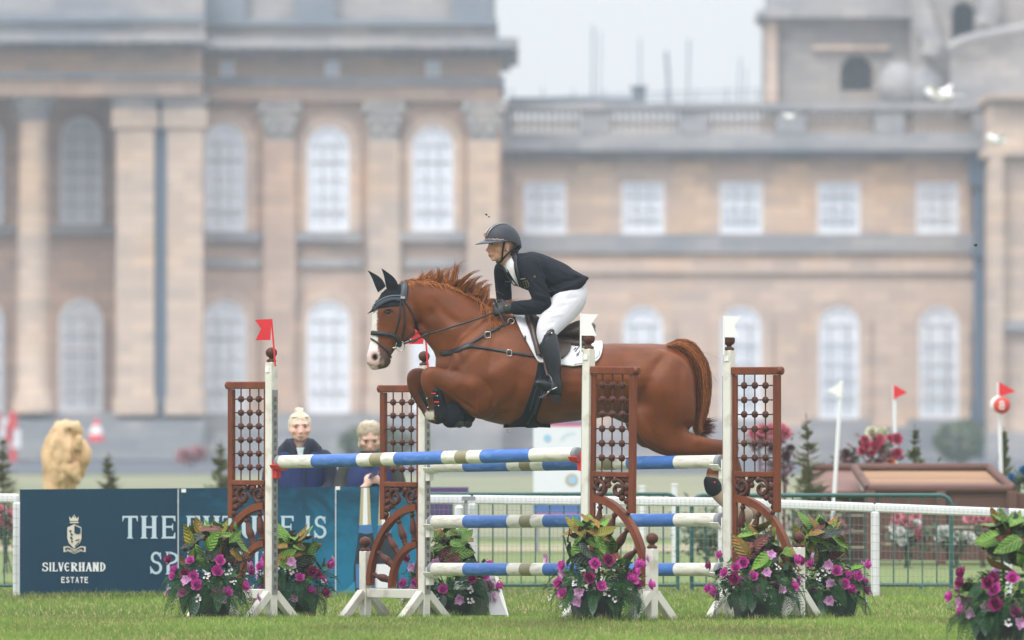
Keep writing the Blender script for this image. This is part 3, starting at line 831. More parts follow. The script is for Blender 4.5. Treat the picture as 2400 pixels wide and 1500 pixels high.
def zc(py, D, dz=0.0): return CH + (1005 - py) * D / F + dz
def loc_z(p, py, D): return zc(py, D) - p.z
S_L1 = standard(P_L1, R(135), 'carved wooden jump stand with a red flag, holding one pole on a red cup', 1.847, [(loc_z(P_L1, 1083, 60.57), True)])
S_L2 = standard(P_L2, R(136), 'carved jump stand behind the horse\'s knees with three white pole cups', 1.85, [(loc_z(P_L2, 1090, 61.6), False), (loc_z(P_L2, 1222, 61.6), False), (loc_z(P_L2, 1334, 61.6), False)])
S_R1 = standard(P_R1, R(-43), 'carved jump stand with a white flag, nearest the rider\'s boot', 1.87, [(loc_z(P_R1, 1064, 58.4), True)], R(.75), 1.024)
S_R2 = standard(P_R2, R(-38), 'carved jump stand with a white flag, hiding the horse\'s hind hock', 1.89, [(loc_z(P_R2, 1082, 59.45), False), (loc_z(P_R2, 1218, 59.45), False), (loc_z(P_R2, 1335, 59.45), False)], 0.0, 1.037)

BANDS = [(0, .125, 0), (.125, .28, 1), (.28, .324, 0), (.324, .362, 2), (.362, .405, 0), (.405, .565, 1), (.565, .609, 0), (.609, .647, 2), (.647, .692, 0), (.692, .852, 1), (.852, 1.0, 0)]
def pole(A, B, pyA, DA, pyB, DB, label, rot=0.0):
    a = A + E * .075; b = B - E * .075
    a = Vector((a.x, a.y, zc(pyA, DA))); b = Vector((b.x, b.y, zc(pyB, DB)))
    d = b - a; ln = d.length; r = .0465
    t = thing('jump_pole', label, 'jump pole', a, 0, 'striped poles of the jump')
    t.rotation_euler = d.to_track_quat('X', 'Z').to_euler(); t.rotation_euler[0] += 0
    m = MB(); n = 20
    for x0, x1, mi in BANDS:
        k = 2
        rings = [[Vector((x, r * math.cos(q), r * math.sin(q))) for q in [2 * math.pi * j / n for j in range(n)]] for x in [ln * (x0 + (x1 - x0) * i / k) for i in range(k + 1)]]
        m.rings(rings, mi, True, True, False)
    obj('pole', m, [M_pw, M_pb, M_po], t)
    for x, s in ((0, -1), (ln, 1)):
        c = MB(); c.lathe((x - s * .034, 0, 0), (s, 0, 0), [(0, r + .0012), (.034, r + .0012), (.037, r * .93), (.0375, .002)], 20); obj('end_cap', c, M_pe, t)
pole(P_L1, P_R1, 1083, 60.57, 1064, 58.4, 'nearest striped pole, on the red cups below the horse\'s belly')
pole(P_L2, P_R2, 1092, 61.6, 1082, 59.45, 'top rear striped pole, just under the horse\'s hind leg')
pole(P_L2, P_R2, 1223, 61.6, 1218, 59.45, 'middle rear striped pole in front of the white rail')
pole(P_L2, P_R2, 1334, 61.6, 1335, 59.45, 'lowest striped pole, running behind the flower pots')

# numbered-course flags on the posts
def flag(P, top, px, D, red, label, yaw, flip):
    base = Vector((P.x, P.y, P.z + top - .03))
    t = thing('flag', label, 'flag', base, 0, 'red flags on the left posts' if red else 'white flags on the right posts')
    s = -1 if flip else 1
    mt = M_rflag if red else M_wflag
    off = Vector((.03 if red else -.038, -.045, 0))
    tip = off + Vector((-.028 if red else .002, 0, .335 if red else .27))
    m = MB(); m.tube([off, tip], .0065, 8); obj('stick', m, mt, t)
    m = MB(); w, h = .118, .15
    o = tip
    poly = [(0, 0), (0, -h), (w * .9, -h - .002), (w * .6, -h * .47), (w, -.006)]
    grid = []
    m.prism([(x * s, z) for x, z in poly], o + Vector((0, -.004, 0)), Vector((math.cos(yaw), math.sin(yaw), 0)), (Z + Vector((-.05 if red else 0.015, 0, 0)) * -1), Y, .004)
    obj('pennant', m, mt, t)
flag(P_L1, 1.847, 636, 60.57, True, 'red swallowtail flag on the far left post, clear of the horse', R(6), True)
flag(P_L2, 1.85, 994, 61.6, True, 'red swallowtail flag partly hidden by the reins and horse\'s throat', R(6), True)
flag(P_R1, 1.87, 1378, 58.4, False, 'white swallowtail flag beside the saddle', R(-8), False)
flag(P_R2, 1.89, 1709, 59.45, False, 'white swallowtail flag right of the horse\'s tail', R(-4), False)

_sp = []
for P0_, rz_ in ((P_L1, 135), (P_L2, 136), (P_R1, -43), (P_R2, -38)):
    for u_ in (0, .6):
        for v_ in (-.26, -.13, 0, .13, .26):
            q_ = P0_ + Matrix.Rotation(R(rz_), 3, 'Z') @ Vector((u_, v_, 0)); _sp.append((q_.x, q_.y, .05))
for px_, D_ in ((490, 60.1), (688, 61.6), (1035, 62.6), (1398, 57.75), (1775, 58.75), (1945, 60.6), (2345, 51.2)):
    q_ = W(px_, 1005, D_); _sp.append((q_.x, q_.y - .12, .13)); _sp.append((q_.x, q_.y - .2, .12))
for px_ in range(60, 1000, 22): q_ = W(px_, 1005, 67.4); _sp.append((q_.x, q_.y, .06))
for px_ in (41, 1107, 1405, 1693, 2051, 2362): q_ = W(px_, 1005, 68); _sp.append((q_.x, q_.y, .06))
grass(16000, 0, 1, .05, .10, .0026, 'grass', M_blade, 9, _sp)
# ================================================================== flower pots
def leafmat(name, base, vein, edge=None, rough=.5, freq=46.0, width=.55):
    if name in MATS: return MATS[name]
    m = bpy.data.materials.new(name); m.use_nodes = True; t = m.node_tree; N = t.nodes; k = t.links.new; b = N['Principled BSDF']
    b.inputs['Roughness'].default_value = rough; b.inputs['Specular IOR Level'].default_value = .22
    tc = N.new('ShaderNodeTexCoord'); s = N.new('ShaderNodeSeparateXYZ'); k(tc.outputs['Object'], s.inputs[0])
    def M(op, a, bb=None, c=None):
        n = N.new('ShaderNodeMath'); n.operation = op
        for i, v in enumerate((a, bb, c)):
            if v is None: continue
            if isinstance(v, (int, float)): n.inputs[i].default_value = v
            else: k(v, n.inputs[i])
        return n.outputs[0]
    ay = M('ABSOLUTE', s.outputs['Y'])
    ph = M('SUBTRACT', s.outputs['X'], M('MULTIPLY', ay, 1.0))
    w = M('SINE', M('MULTIPLY', ph, freq))
    nz = N.new('ShaderNodeTexNoise'); nz.inputs['Scale'].default_value = 5; nz.inputs['Detail'].default_value = 4
    oi = N.new('ShaderNodeObjectInfo'); va = N.new('ShaderNodeVectorMath'); va.operation = 'ADD'
    cb = N.new('ShaderNodeCombineXYZ'); k(M('MULTIPLY', oi.outputs['Random'], 50.0), cb.inputs[0]); k(tc.outputs['Object'], va.inputs[0]); k(cb.outputs[0], va.inputs[1]); k(va.outputs[0], nz.inputs['Vector'])
    v1 = N.new('ShaderNodeMapRange'); v1.inputs['From Min'].default_value = .80 ; v1.inputs['From Max'].default_value = 1.15; k(M('ADD', w, M('MULTIPLY', M('SUBTRACT', nz.outputs['Fac'], .5), 1.6)), v1.inputs['Value'])
    v2 = N.new('ShaderNodeMapRange'); v2.inputs['From Min'].default_value = .022; v2.inputs['From Max'].default_value = .008; k(ay, v2.inputs['Value'])
    vv = M('MULTIPLY', M('MAXIMUM', v1.outputs[0], v2.outputs[0]), width)
    mx = N.new('ShaderNodeMix'); mx.data_type = 'RGBA'; k(vv, mx.inputs['Factor']); mx.inputs[7].default_value = (*vein, 1)
    m2 = N.new('ShaderNodeMix'); m2.data_type = 'RGBA'; m2.inputs[6].default_value = (*base, 1); m2.inputs[7].default_value = (*(edge or base), 1)
    r = N.new('ShaderNodeMapRange'); r.inputs['From Min'].default_value = .42; r.inputs['From Max'].default_value = .66; k(nz.outputs['Fac'], r.inputs['Value']); k(r.outputs[0], m2.inputs['Factor'])
    k(m2.outputs[2], mx.inputs[6])
    hs = N.new('ShaderNodeHueSaturation'); k(mx.outputs[2], hs.inputs['Color']); k(M('ADD', .75, M('MULTIPLY', oi.outputs['Random'], .5)), hs.inputs['Value']); k(hs.outputs['Color'], b.inputs['Base Color'])
    bp = N.new('ShaderNodeBump'); bp.inputs['Strength'].default_value = .4; bp.inputs['Distance'].default_value = .02; k(w, bp.inputs['Height']); k(bp.outputs[0], b.inputs['Normal'])
    MATS[name] = m
    return m
LM = [leafmat('croton_green', (.07, .17, .03), (.34, .40, .09), (.12, .24, .04)),
      leafmat('croton_orange', (.14, .13, .03), (.50, .19, .035), (.30, .14, .03)),
      leafmat('croton_maroon', (.085, .032, .03), (.30, .085, .06), (.14, .05, .042)),
      leafmat('croton_lime', (.11, .235, .035), (.24, .34, .09), (.15, .28, .05), width=.4),
      leafmat('croton_yellow', (.26, .22, .025), (.20, .20, .025), (.15, .18, .03), width=.5),
      leafmat('croton_dark', (.03, .04, .035), (.08, .11, .07), (.05, .07, .05))]
LM_GREEN = leafmat('foliage_leaf', (.018, .058, .026), (.05, .11, .05), (.03, .09, .035), width=.4)
LM_GREY = leafmat('dusty_leaf', (.13, .20, .17), (.28, .34, .30), (.18, .25, .21), width=.6)
LM_BRIGHT = leafmat('young_leaf', (.10, .28, .03), (.18, .38, .06), (.16, .34, .04), width=.4)
M_fern = mk('fern', (.014, .050, .020), .85, (.036, .092, .036), 12, (.3, .7), spec=.12)
M_peony = mk('peony_petal', (.54, .02, .34), .6, (.76, .16, .56), 9, (.4, .7), translucent=.2)
M_peonyd = mk('dark_peony_petal', (.20, .006, .085), .6, (.38, .015, .19), 9, (.4, .7), translucent=.15)
M_lily = mk('lily_petal', (.62, .36, .58), .6, (.46, .11, .40), 5, (.40, .66), translucent=.2)
M_blos = mk('white_blossom', (.74, .70, .74), .6)
M_pot = mk('black_pot', (.018, .019, .026), .5, (.03, .03, .038), 12)
M_stemm = mk('stem_green', (.06, .10, .03), .7)

def leaf_mesh(name, mat, wid, droop, fold, n=7):
    m = MB(); rows = []
    for i in range(n + 1):
        x = i / n; w = wid * (math.sin(math.pi * x ** .8) ** .8) * (1 - .15 * x) if 0 < x < 1 else 0.004
        zc_ = -droop * x * x + .05 * math.sin(7 * x)
        rows.append([(x, -w, zc_ + fold * w), (x, -w * .5, zc_ + fold * w * .35), (x, 0, zc_), (x, w * .5, zc_ + fold * w * .35), (x, w, zc_ + fold * w)])
    vs = [p for r in rows for p in r]; fs = []
    for i in range(n):
        for j in range(4): fs.append((i * 5 + j, i * 5 + j + 1, (i + 1) * 5 + j + 1, (i + 1) * 5 + j))
    m.add(vs, fs, 0, True)
    return m.mesh(name, mat)
CROT = [[leaf_mesh('croton_leaf', lm, .22 + .03 * v, .10 + .22 * v, .35 - .2 * v) for v in range(3)] for lm in LM]
GREENL = [leaf_mesh('leaf', LM_GREEN, .30, .2 + .2 * v, .25) for v in range(2)]
GREYL = [leaf_mesh('leaf', LM_GREY, .27, .25, .3)]
BRIGHTL = [leaf_mesh('leaf', LM_BRIGHT, .24, .2, .3)]

def petal(m, c, d, up, ln, wd, cupv, mi=0, pointed=False):
    d = Vector(d).normalized(); s = d.cross(Vector(up)).normalized(); u = s.cross(d).normalized(); rows = []
    for i in range(4):
        f = i / 3
        w = wd * ((.35, .95, 1.0, .62)[i] if not pointed else (.35, .95, .75, .05)[i])
        o = Vector(c) + d * ln * f + u * cupv * ln * (f * f)
        rows.append([o - s * w + u * w * .35, o, o + s * w + u * w * .35])
    vs = [p for r in rows for p in r]
    m.add(vs, [(i * 3 + j, i * 3 + j + 1, (i + 1) * 3 + j + 1, (i + 1) * 3 + j) for i in range(3) for j in range(2)], mi, True)

def peony_mesh(name, mat, seed):
    g = random.Random(seed); m = MB()
    for ring, (n, el, ln, cv) in enumerate(((6, 5, 1.0, .45), (6, 32, .92, .6), (5, 55, .82, .7), (4, 74, .7, .6))):
        for k in range(n):
            a = 2 * math.pi * (k + .5 * (ring % 2)) / n + g.uniform(-.2, .2); e = R(el + g.uniform(-9, 9))
            d = Vector((math.cos(a) * math.cos(e), math.sin(a) * math.cos(e), math.sin(e)))
            petal(m, d * .08, d, Z, ln * g.uniform(.85, 1.05), .42, cv)
    return m.mesh(name, mat)
PEO = [peony_mesh('peony', M_peony, i) for i in range(2)] + [peony_mesh('peony', M_peonyd, 9)]
def lily_mesh():
    m = MB()
    for k in range(6):
        a = 2 * math.pi * k / 6; e = R(22 if k % 2 else 30); d = Vector((math.cos(a) * math.cos(e), math.sin(a) * math.cos(e), math.sin(e)))
        petal(m, d * .05, d, Z, .95, .50, -.06 if k % 2 else .12, 0, True)
    for k in range(4):
        a = 2 * math.pi * k / 4; m.tube([(0, 0, 0), (.12 * math.cos(a), .12 * math.sin(a), .45)], .02, 4, 1)
    return m.mesh('lily', [M_lily, M_blos])
LILY = lily_mesh()
def blossom_mesh(seed):
    g = random.Random(seed); m = MB()
    for i in range(6):
        o = Vector((g.uniform(-.8, .8), g.uniform(-.8, .8), g.uniform(0, .6)))
        for k in range(5):
            a = 2 * math.pi * k / 5 + i; d = Vector((math.cos(a), math.sin(a), .5)); petal(m, o, d, Z, .34, .16, .3)
        m.tube([(0, 0, -.6), o], .03, 4, 1)
    return m.mesh('blossom_spray', [M_blos, M_stemm])
BLOS = [blossom_mesh(i) for i in range(3)]
def fern_mesh(droop):
    m = MB(); pts = []
    for i in range(13):
        f = i / 12; a = droop * f * f; pts.append(Vector((math.sin(f * 1.2) / 1.2 * (1 - .25 * f * droop), 0, -a * .62 + .18 * f)))
    m.tube(pts, [.012 * (1 - .8 * i / 12) for i in range(13)], 4)
    for i in range(18):
        f = .08 + .90 * i / 17; q = f * 12; j = min(int(q), 11); p = pts[j].lerp(pts[j + 1], q - j); t = (pts[j + 1] - pts[j]).normalized()
        ln = .24 * math.sin(math.pi * min(1, .25 + .75 * f)) ** .7 * (1.05 - f * .55) + .02
        for s in (-1, 1):
            d = (t * .6 + Vector((0, s, -.18))).normalized(); n = t * .5
            m.add([p, p + d * ln * .5 + t * .017, p + d * ln, p + d * ln * .5 - t * .012], [(0, 1, 2, 3)], 0, True)
    return m.mesh('fern_frond', M_fern)
FERN = [fern_mesh(.5), fern_mesh(1.0), fern_mesh(1.5)]

def put(name, me, parent, pos, d, scale, roll=0.0):
    """stands a shared piece at pos with its +X along d"""
    o = link(name, me, parent); d = Vector(d).normalized()
    q = d.to_track_quat('X', 'Z'); o.rotation_mode = 'QUATERNION'
    from mathutils import Quaternion
    o.rotation_quaternion = q @ Quaternion((1, 0, 0), roll); o.location = pos; o.scale = (scale, scale, scale)
    return o
def lay(name, me, parent, pos, d, nrm, scale):
    """lays a leaf at pos, +X along d and its upper side towards nrm"""
    o = link(name, me, parent); x = Vector(d).normalized(); z = (Vector(nrm) - x * Vector(nrm).dot(x)).normalized(); y = z.cross(x)
    o.rotation_mode = 'QUATERNION'; o.rotation_quaternion = Matrix((x, y, z)).transposed().to_quaternion(); o.location = pos; o.scale = (scale, scale, scale)
    return o
def face(name, me, parent, pos, d, scale, spin=0.0):
    """stands a shared flower at pos with its +Z along d"""
    from mathutils import Quaternion
    o = link(name, me, parent); o.rotation_mode = 'QUATERNION'
    o.rotation_quaternion = Vector(d).normalized().to_track_quat('Z', 'Y') @ Quaternion((0, 0, 1), spin); o.location = pos; o.scale = (scale, scale, scale)
    return o

def planter(px, D, label, seed, h=.72, wid=.30, crown=.5, weights=(4, 3, 3, 2, 1, 2), dx=0.0, nl=32, pot_w=.32, purple=.6):
    g = random.Random(seed); base = W(px, 1005, D); base.z = gz(base.y)
    t = thing('flower_pot', label, 'flower pot', base, g.uniform(-.3, .3), 'potted silk flowers round the jump')
    Mz = Matrix.Rotation(-t.rotation_euler[2], 3, 'Z')
    m = MB(); w0, w1, ph = pot_w * .40, pot_w * .5, .20
    def sq(w, z): return [Vector((sx * w, sy * w * .8, z)) for sx, sy in ((-1, -1), (1, -1), (1, 1), (-1, 1))]
    m.rings([sq(w0, 0), sq(w1, ph), sq(w1 + .014, ph), sq(w1 + .014, ph + .022), sq(w1 - .01, ph + .022), sq(w1 - .02, ph - .02)], 0, False)
    for z in (.05, .1, .15): m.rings([sq(w0 + (w1 - w0) * z / ph + .003, z), sq(w0 + (w1 - w0) * z / ph + .003, z + .008)], 0, False, True, False)
    obj('pot', m, M_pot, t)
    m = MB()
    m.tube([(0, 0, .15), (.02, 0, h * .45), (0, .01, h * .7)], [.012, .01, .006], 6)
    for i in range(9):
        a = g.uniform(0, 6.28); m.tube([(0, 0, .2), (.1 * math.cos(a), .1 * math.sin(a), .34), (.19 * math.cos(a), .19 * math.sin(a), .36)], .004, 5)
    obj('stem', m, M_stemm, t)
    # dense filler of small dark leaves
    m = MB()
    for i in range(620):
        a = g.uniform(0, 6.28); el = g.uniform(-.5, 1.3); rr = wid * g.uniform(.35, 1.05)
        c = Vector((math.cos(a) * math.cos(el) * rr, math.sin(a) * math.cos(el) * rr * .8, .27 + math.sin(el) * h * .22))
        d = Vector((math.cos(a), math.sin(a), g.uniform(-.6, .6))).normalized(); s = d.cross(Z).normalized(); l = g.uniform(.03, .055)
        u = s.cross(d)
        m.add([c, c + d * l * .5 + s * l * .28 + u * l * .1, c + d * l, c + d * l * .5 - s * l * .28 + u * l * .1], [(0, 1, 2, 3)], g.choice((0, 0, 0, 1)), True)
    o = obj('foliage', m, [M_fern, LM_BRIGHT], t); o['kind'] = 'stuff'
    # crown of croton leaves
    top = Vector((dx, 0, h * .73))
    nl = int(nl * 1.45)
    for i in range(nl):
        a = 2 * math.pi * (i * .618) + g.uniform(-.3, .3); el = R(-42 + 120 * (i / nl) ** 1.05 + g.uniform(-12, 12))
        nn = Vector((math.cos(a) * math.cos(el), math.sin(a) * math.cos(el), math.sin(el)))
        side = Z.cross(nn).normalized(); upv = nn.cross(side)
        q = g.uniform(0, 6.28); tv = side * math.cos(q) + upv * (math.sin(q) * .8 + (.5 if el > .5 else -.35))
        d = nn * g.uniform(.25, .75) + tv
        c = top + Vector((0, 0, -.02)) + Vector((nn.x, nn.y, nn.z * .85)) * g.uniform(.08, .24) * crown * 1.75 - d.normalized() * .05
        k = g.choices(range(6), [q_ * r_ for q_, r_ in zip(weights, (1.2, 1.2, 1.5, .9, .5, 1.6))])[0]
        lay('croton_leaf', g.choice(CROT[k]), t, c, d, nn + Vector((0, 0, .25)), g.uniform(.14, .205))
    for i in range(7):
        a = g.uniform(0, 6.28); d = Vector((math.cos(a) * .45, math.sin(a) * .45, 1)); lay('croton_leaf', g.choice(CROT[g.choice((0, 3, 3, 1, 4))]), t, top + Vector((d.x * .1, d.y * .1, .02 + .05 * g.random())), d, Vector((math.cos(a + 2.5), math.sin(a + 2.5) - 1.2, .3)), g.uniform(.13, .19))
    # skirts of greenery and flowers
    for i in range(26):
        a = 2 * math.pi * i / 26 + g.uniform(-.2, .2); d = Vector((math.cos(a), math.sin(a), g.uniform(-.3, .4)))
        lay('leaf', g.choice(GREENL + GREENL + BRIGHTL), t, Vector((d.x * wid * .72, d.y * wid * .65, g.uniform(.2, .42))), d * .4 + Vector((g.uniform(-1, 1) * d.y, g.uniform(-1, 1) * d.x, g.uniform(-.6, .9))), d + Vector((0, 0, .3)), g.uniform(.075, .125))
    for i in range(3):
        a = g.uniform(0, 6.28) if i else -1.9; d = Vector((math.cos(a), math.sin(a), -.9))
        lay('leaf', GREYL[0], t, Vector((math.cos(a) * wid * .85, math.sin(a) * wid * .72, .19)), Vector((d.x * .3 + g.uniform(-.3, .3), d.y * .3, -.9)), Vector((d.x, d.y, .3)), g.uniform(.11, .16))
    for i in range(46):
        a = 2 * math.pi * i / 15 + g.uniform(-.15, .15) if i < 15 else -math.pi / 2 + g.uniform(-1.2, 1.2); d = Vector((math.cos(a), math.sin(a), g.uniform(-.15, .3)))
        put('fern_frond', g.choice(FERN[1:]), t, Vector((d.x * wid * .45, d.y * wid * .4, g.uniform(.18, .34))), d, g.uniform(.24, .36), g.uniform(-.5, .5))
    spots = []
    def spot(lo, hi, f):
        for _ in range(40):
            a = -math.pi / 2 + g.uniform(-1.5, 1.5) if g.random() < .8 else g.uniform(0, 6.28)
            p = Vector((math.cos(a) * wid * f, math.sin(a) * wid * f * .85, g.uniform(lo, hi)))
            if all((p - q).length > .058 for q in spots): break
        spots.append(p)
        return p, Vector((math.cos(a), math.sin(a), g.uniform(-.1, .6)))
    np_ = int(25 * purple)
    for i in range(np_):
        p, d = spot(.20, .46, g.uniform(.76, 1.08)); face('peony', PEO[g.choice((0, 1, 0, 2))], t, p, d, g.uniform(.036, .047), g.uniform(0, 6))
    for i in range(16 - np_ // 2 - 2):
        p, d = spot(.14, .46, g.uniform(.84, 1.12)); face('lily', LILY, t, p, d, g.uniform(.039, .050), g.uniform(0, 6))
    for i in range(8):
        p, d = spot(.12, .43, g.uniform(.85, 1.02)); face('blossom_spray', g.choice(BLOS), t, p, d, g.uniform(.026, .036), g.uniform(0, 6))
    return t
planter(490, 60.1, 'potted flowers in front of the dark banner, leftmost of the pots', 101, .72, .31, .62, (4, 2, 4, 3, 1, 2), .02)
planter(688, 61.6, 'flower pot partly hidden by the far left post and its track', 102, .68, .29, .5, (3, 3, 2, 3, 1, 2), -.02)
planter(1050, 62.2, 'flower pot under the left ends of the rear poles, by the white board', 103, .70, .37, .46, (5, 2, 3, 2, 1, 2), .0, purple=.45)
planter(1398, 57.75, 'flower pot below the saddle, at the foot of the white flagged front stand', 104, .75, .335, .48, (4, 4, 2, 3, 2, 2), -.05)
planter(1775, 58.75, 'flower pot with pink peonies before the rear right stand', 105, .66, .33, .6, (3, 5, 2, 2, 2, 2), .02, purple=.75)
planter(1945, 60.6, 'flower pot showing its black tub, behind the rear right stand', 106, .78, .27, .46, (4, 2, 2, 3, 2, 3), -.08, pot_w=.36)
planter(2345, 51.2, 'out-of-focus flower pot closest to the camera, cut by the right edge', 107, .88, .30, .46, (4, 2, 3, 7, 1, 3), .05)

# trailing fern at the pot before the rear right stand
# ================================================================== banner with lettering
M_ban = mk('banner_print', (.011, .040, .073), .8, (.014, .047, .083), 1.5, spec=.1)
M_txt = mk('letter_pale', (.45, .57, .66), .5)
M_txtw = mk('letter_white', (.72, .74, .76), .6)
M_gold = mk('crest_cream', (.60, .56, .47), .5)
M_edge = mk('panel_edge', (.42, .46, .50), .5)
def bD(px): return 67.5 + .35 * (px - 47) / 953.0
def bP(px, py): return W(px, py, bD(px))
bx = (bP(1000, 1005) - bP(47, 1005)).normalized(); bx.z = 0; bx.normalize(); by = Vector((-bx.y, bx.x, 0))
ban = thing('advertising_banner', 'long dark blue banner with a crest and pale capital letters on the grass', 'banner', Vector((bP(520, 1005).x, bP(520, 1005).y, 0)))
# right hand panels carry a teal fade with faint swirls as their print
M_bt = bpy.data.materials.new('banner_teal_print'); M_bt.use_nodes = True
_t = M_bt.node_tree; _N = _t.nodes; _k = _t.links.new
_tc = _N.new('ShaderNodeTexCoord'); _sp = _N.new('ShaderNodeSeparateXYZ'); _k(_tc.outputs['Object'], _sp.inputs[0])
_nz = _N.new('ShaderNodeTexNoise'); _nz.inputs['Scale'].default_value = 3.0; _nz.inputs['Detail'].default_value = 3; _nz.inputs['Distortion'].default_value = 2.5; _k(_tc.outputs['Object'], _nz.inputs['Vector'])
_a = _N.new('ShaderNodeMapRange'); _a.inputs['From Min'].default_value = .1; _a.inputs['From Max'].default_value = 1.3; _k(_sp.outputs['X'], _a.inputs['Value'])
_b2 = _N.new('ShaderNodeMapRange'); _b2.inputs['From Min'].default_value = .95; _b2.inputs['From Max'].default_value = .1; _k(_sp.outputs['Z'], _b2.inputs['Value'])
_m = _N.new('ShaderNodeMath'); _m.operation = 'MULTIPLY'; _k(_a.outputs[0], _m.inputs[0]); _k(_b2.outputs[0], _m.inputs[1])
_c = _N.new('ShaderNodeMath'); _c.operation = 'MULTIPLY_ADD'; _k(_nz.outputs['Fac'], _c.inputs[0]); _c.inputs[1].default_value = .9; _k(_m.outputs[0], _c.inputs[2])
_rp = _N.new('ShaderNodeValToRGB'); _rp.color_ramp.elements[0].position = .42; _rp.color_ramp.elements[0].color = (.014, .050, .088, 1); _rp.color_ramp.elements[1].position = 1.25; _rp.color_ramp.elements[1].color = (.014, .155, .27, 1)
_rp.color_ramp.elements[1].position = 1.0
_k(_c.outputs[0], _rp.inputs['Fac']); _k(_rp.outputs['Color'], _N['Principled BSDF'].inputs['Base Color']); _N['Principled BSDF'].inputs['Roughness'].default_value = .8; _N['Principled BSDF'].inputs['Specular IOR Level'].default_value = .1
for i, (a, b, mt) in enumerate(((47, 417, M_ban), (418.5, 786, M_bt), (787.5, 1000, M_bt))):
    m = MB(); pa, pb = bP(a, 1005), bP(b, 1005)
    top = [zc(1147 - (a - 47) * .0074, bD(a)), zc(1147 - (b - 47) * .0074, bD(b))]
    pa.z = pb.z = 0
    m.add([pa + Z * .0, pb + Z * .0, pb + Z * top[1], pa + Z * top[0]] + [p + by * .02 for p in (pa, pb, pb + Z * top[1], pa + Z * top[0])], [(0, 1, 2, 3), (7, 6, 5, 4), (3, 2, 6, 7), (0, 4, 5, 1), (1, 5, 6, 2), (0, 3, 7, 4)])
    wobj('panel', m, mt, ban)
    if i:
        m = MB(); q = bP(a - .8, 1005); q.z = (top[0] - .01) / 2; m.box(q - by * .003 + Z * .005, (.010, .008, top[0] - .02), 0, math.atan2(bx.y, bx.x)); wobj('seam', m, M_edge, ban)
        m = MB(); q = bP(a + (12 if i == 1 else 4), 1150 if i == 1 else 1144); m.box(q - by * .006, (.036, .01, .028), 0, math.atan2(bx.y, bx.x)); wobj('fixing_tag', m, M_txtw, ban)
        m = MB(); q = bP(a - 1, 1175); m.box(q - by * .008, (.012, .014, .03), 0, math.atan2(bx.y, bx.x)); wobj('cable_tie', m, M_edge, ban)

# --- drawn roman capitals: every glyph fills the box 0..1 x 0..1
def arcq(cx, cy, rx, ry, a0, a1, tx, ty, n=14):
    out_ = []
    for i in range(n):
        qa, qb = R(a0 + (a1 - a0) * i / n), R(a0 + (a1 - a0) * (i + 1) / n)
        out_.append([(cx + rx * math.cos(qa), cy + ry * math.sin(qa)), (cx + rx * math.cos(qb), cy + ry * math.sin(qb)),
                     (cx + (rx - tx) * math.cos(qb), cy + (ry - ty) * math.sin(qb)), (cx + (rx - tx) * math.cos(qa), cy + (ry - ty) * math.sin(qa))])
    return out_
def stemq(x, w, y0=0, y1=1, s0=True, s1=True, sw=.09, th=.05):
    p = [[(x - w / 2, y0), (x + w / 2, y0), (x + w / 2, y1), (x - w / 2, y1)]]
    for f, y, d in ((s0, y0, 1), (s1, y1, -1)):
        if f: p.append([(x - w / 2 - sw, y), (x + w / 2 + sw, y), (x + w / 2, y + d * th * 1.5), (x - w / 2, y + d * th * 1.5)])
    return p
def rectq(x0, x1, y0, y1): return [[(x0, y0), (x1, y0), (x1, y1), (x0, y1)]]
def diag(x0, y0, x1, y1, w): return [[(x0 - w / 2, y0), (x0 + w / 2, y0), (x1 + w / 2, y1), (x1 - w / 2, y1)]]
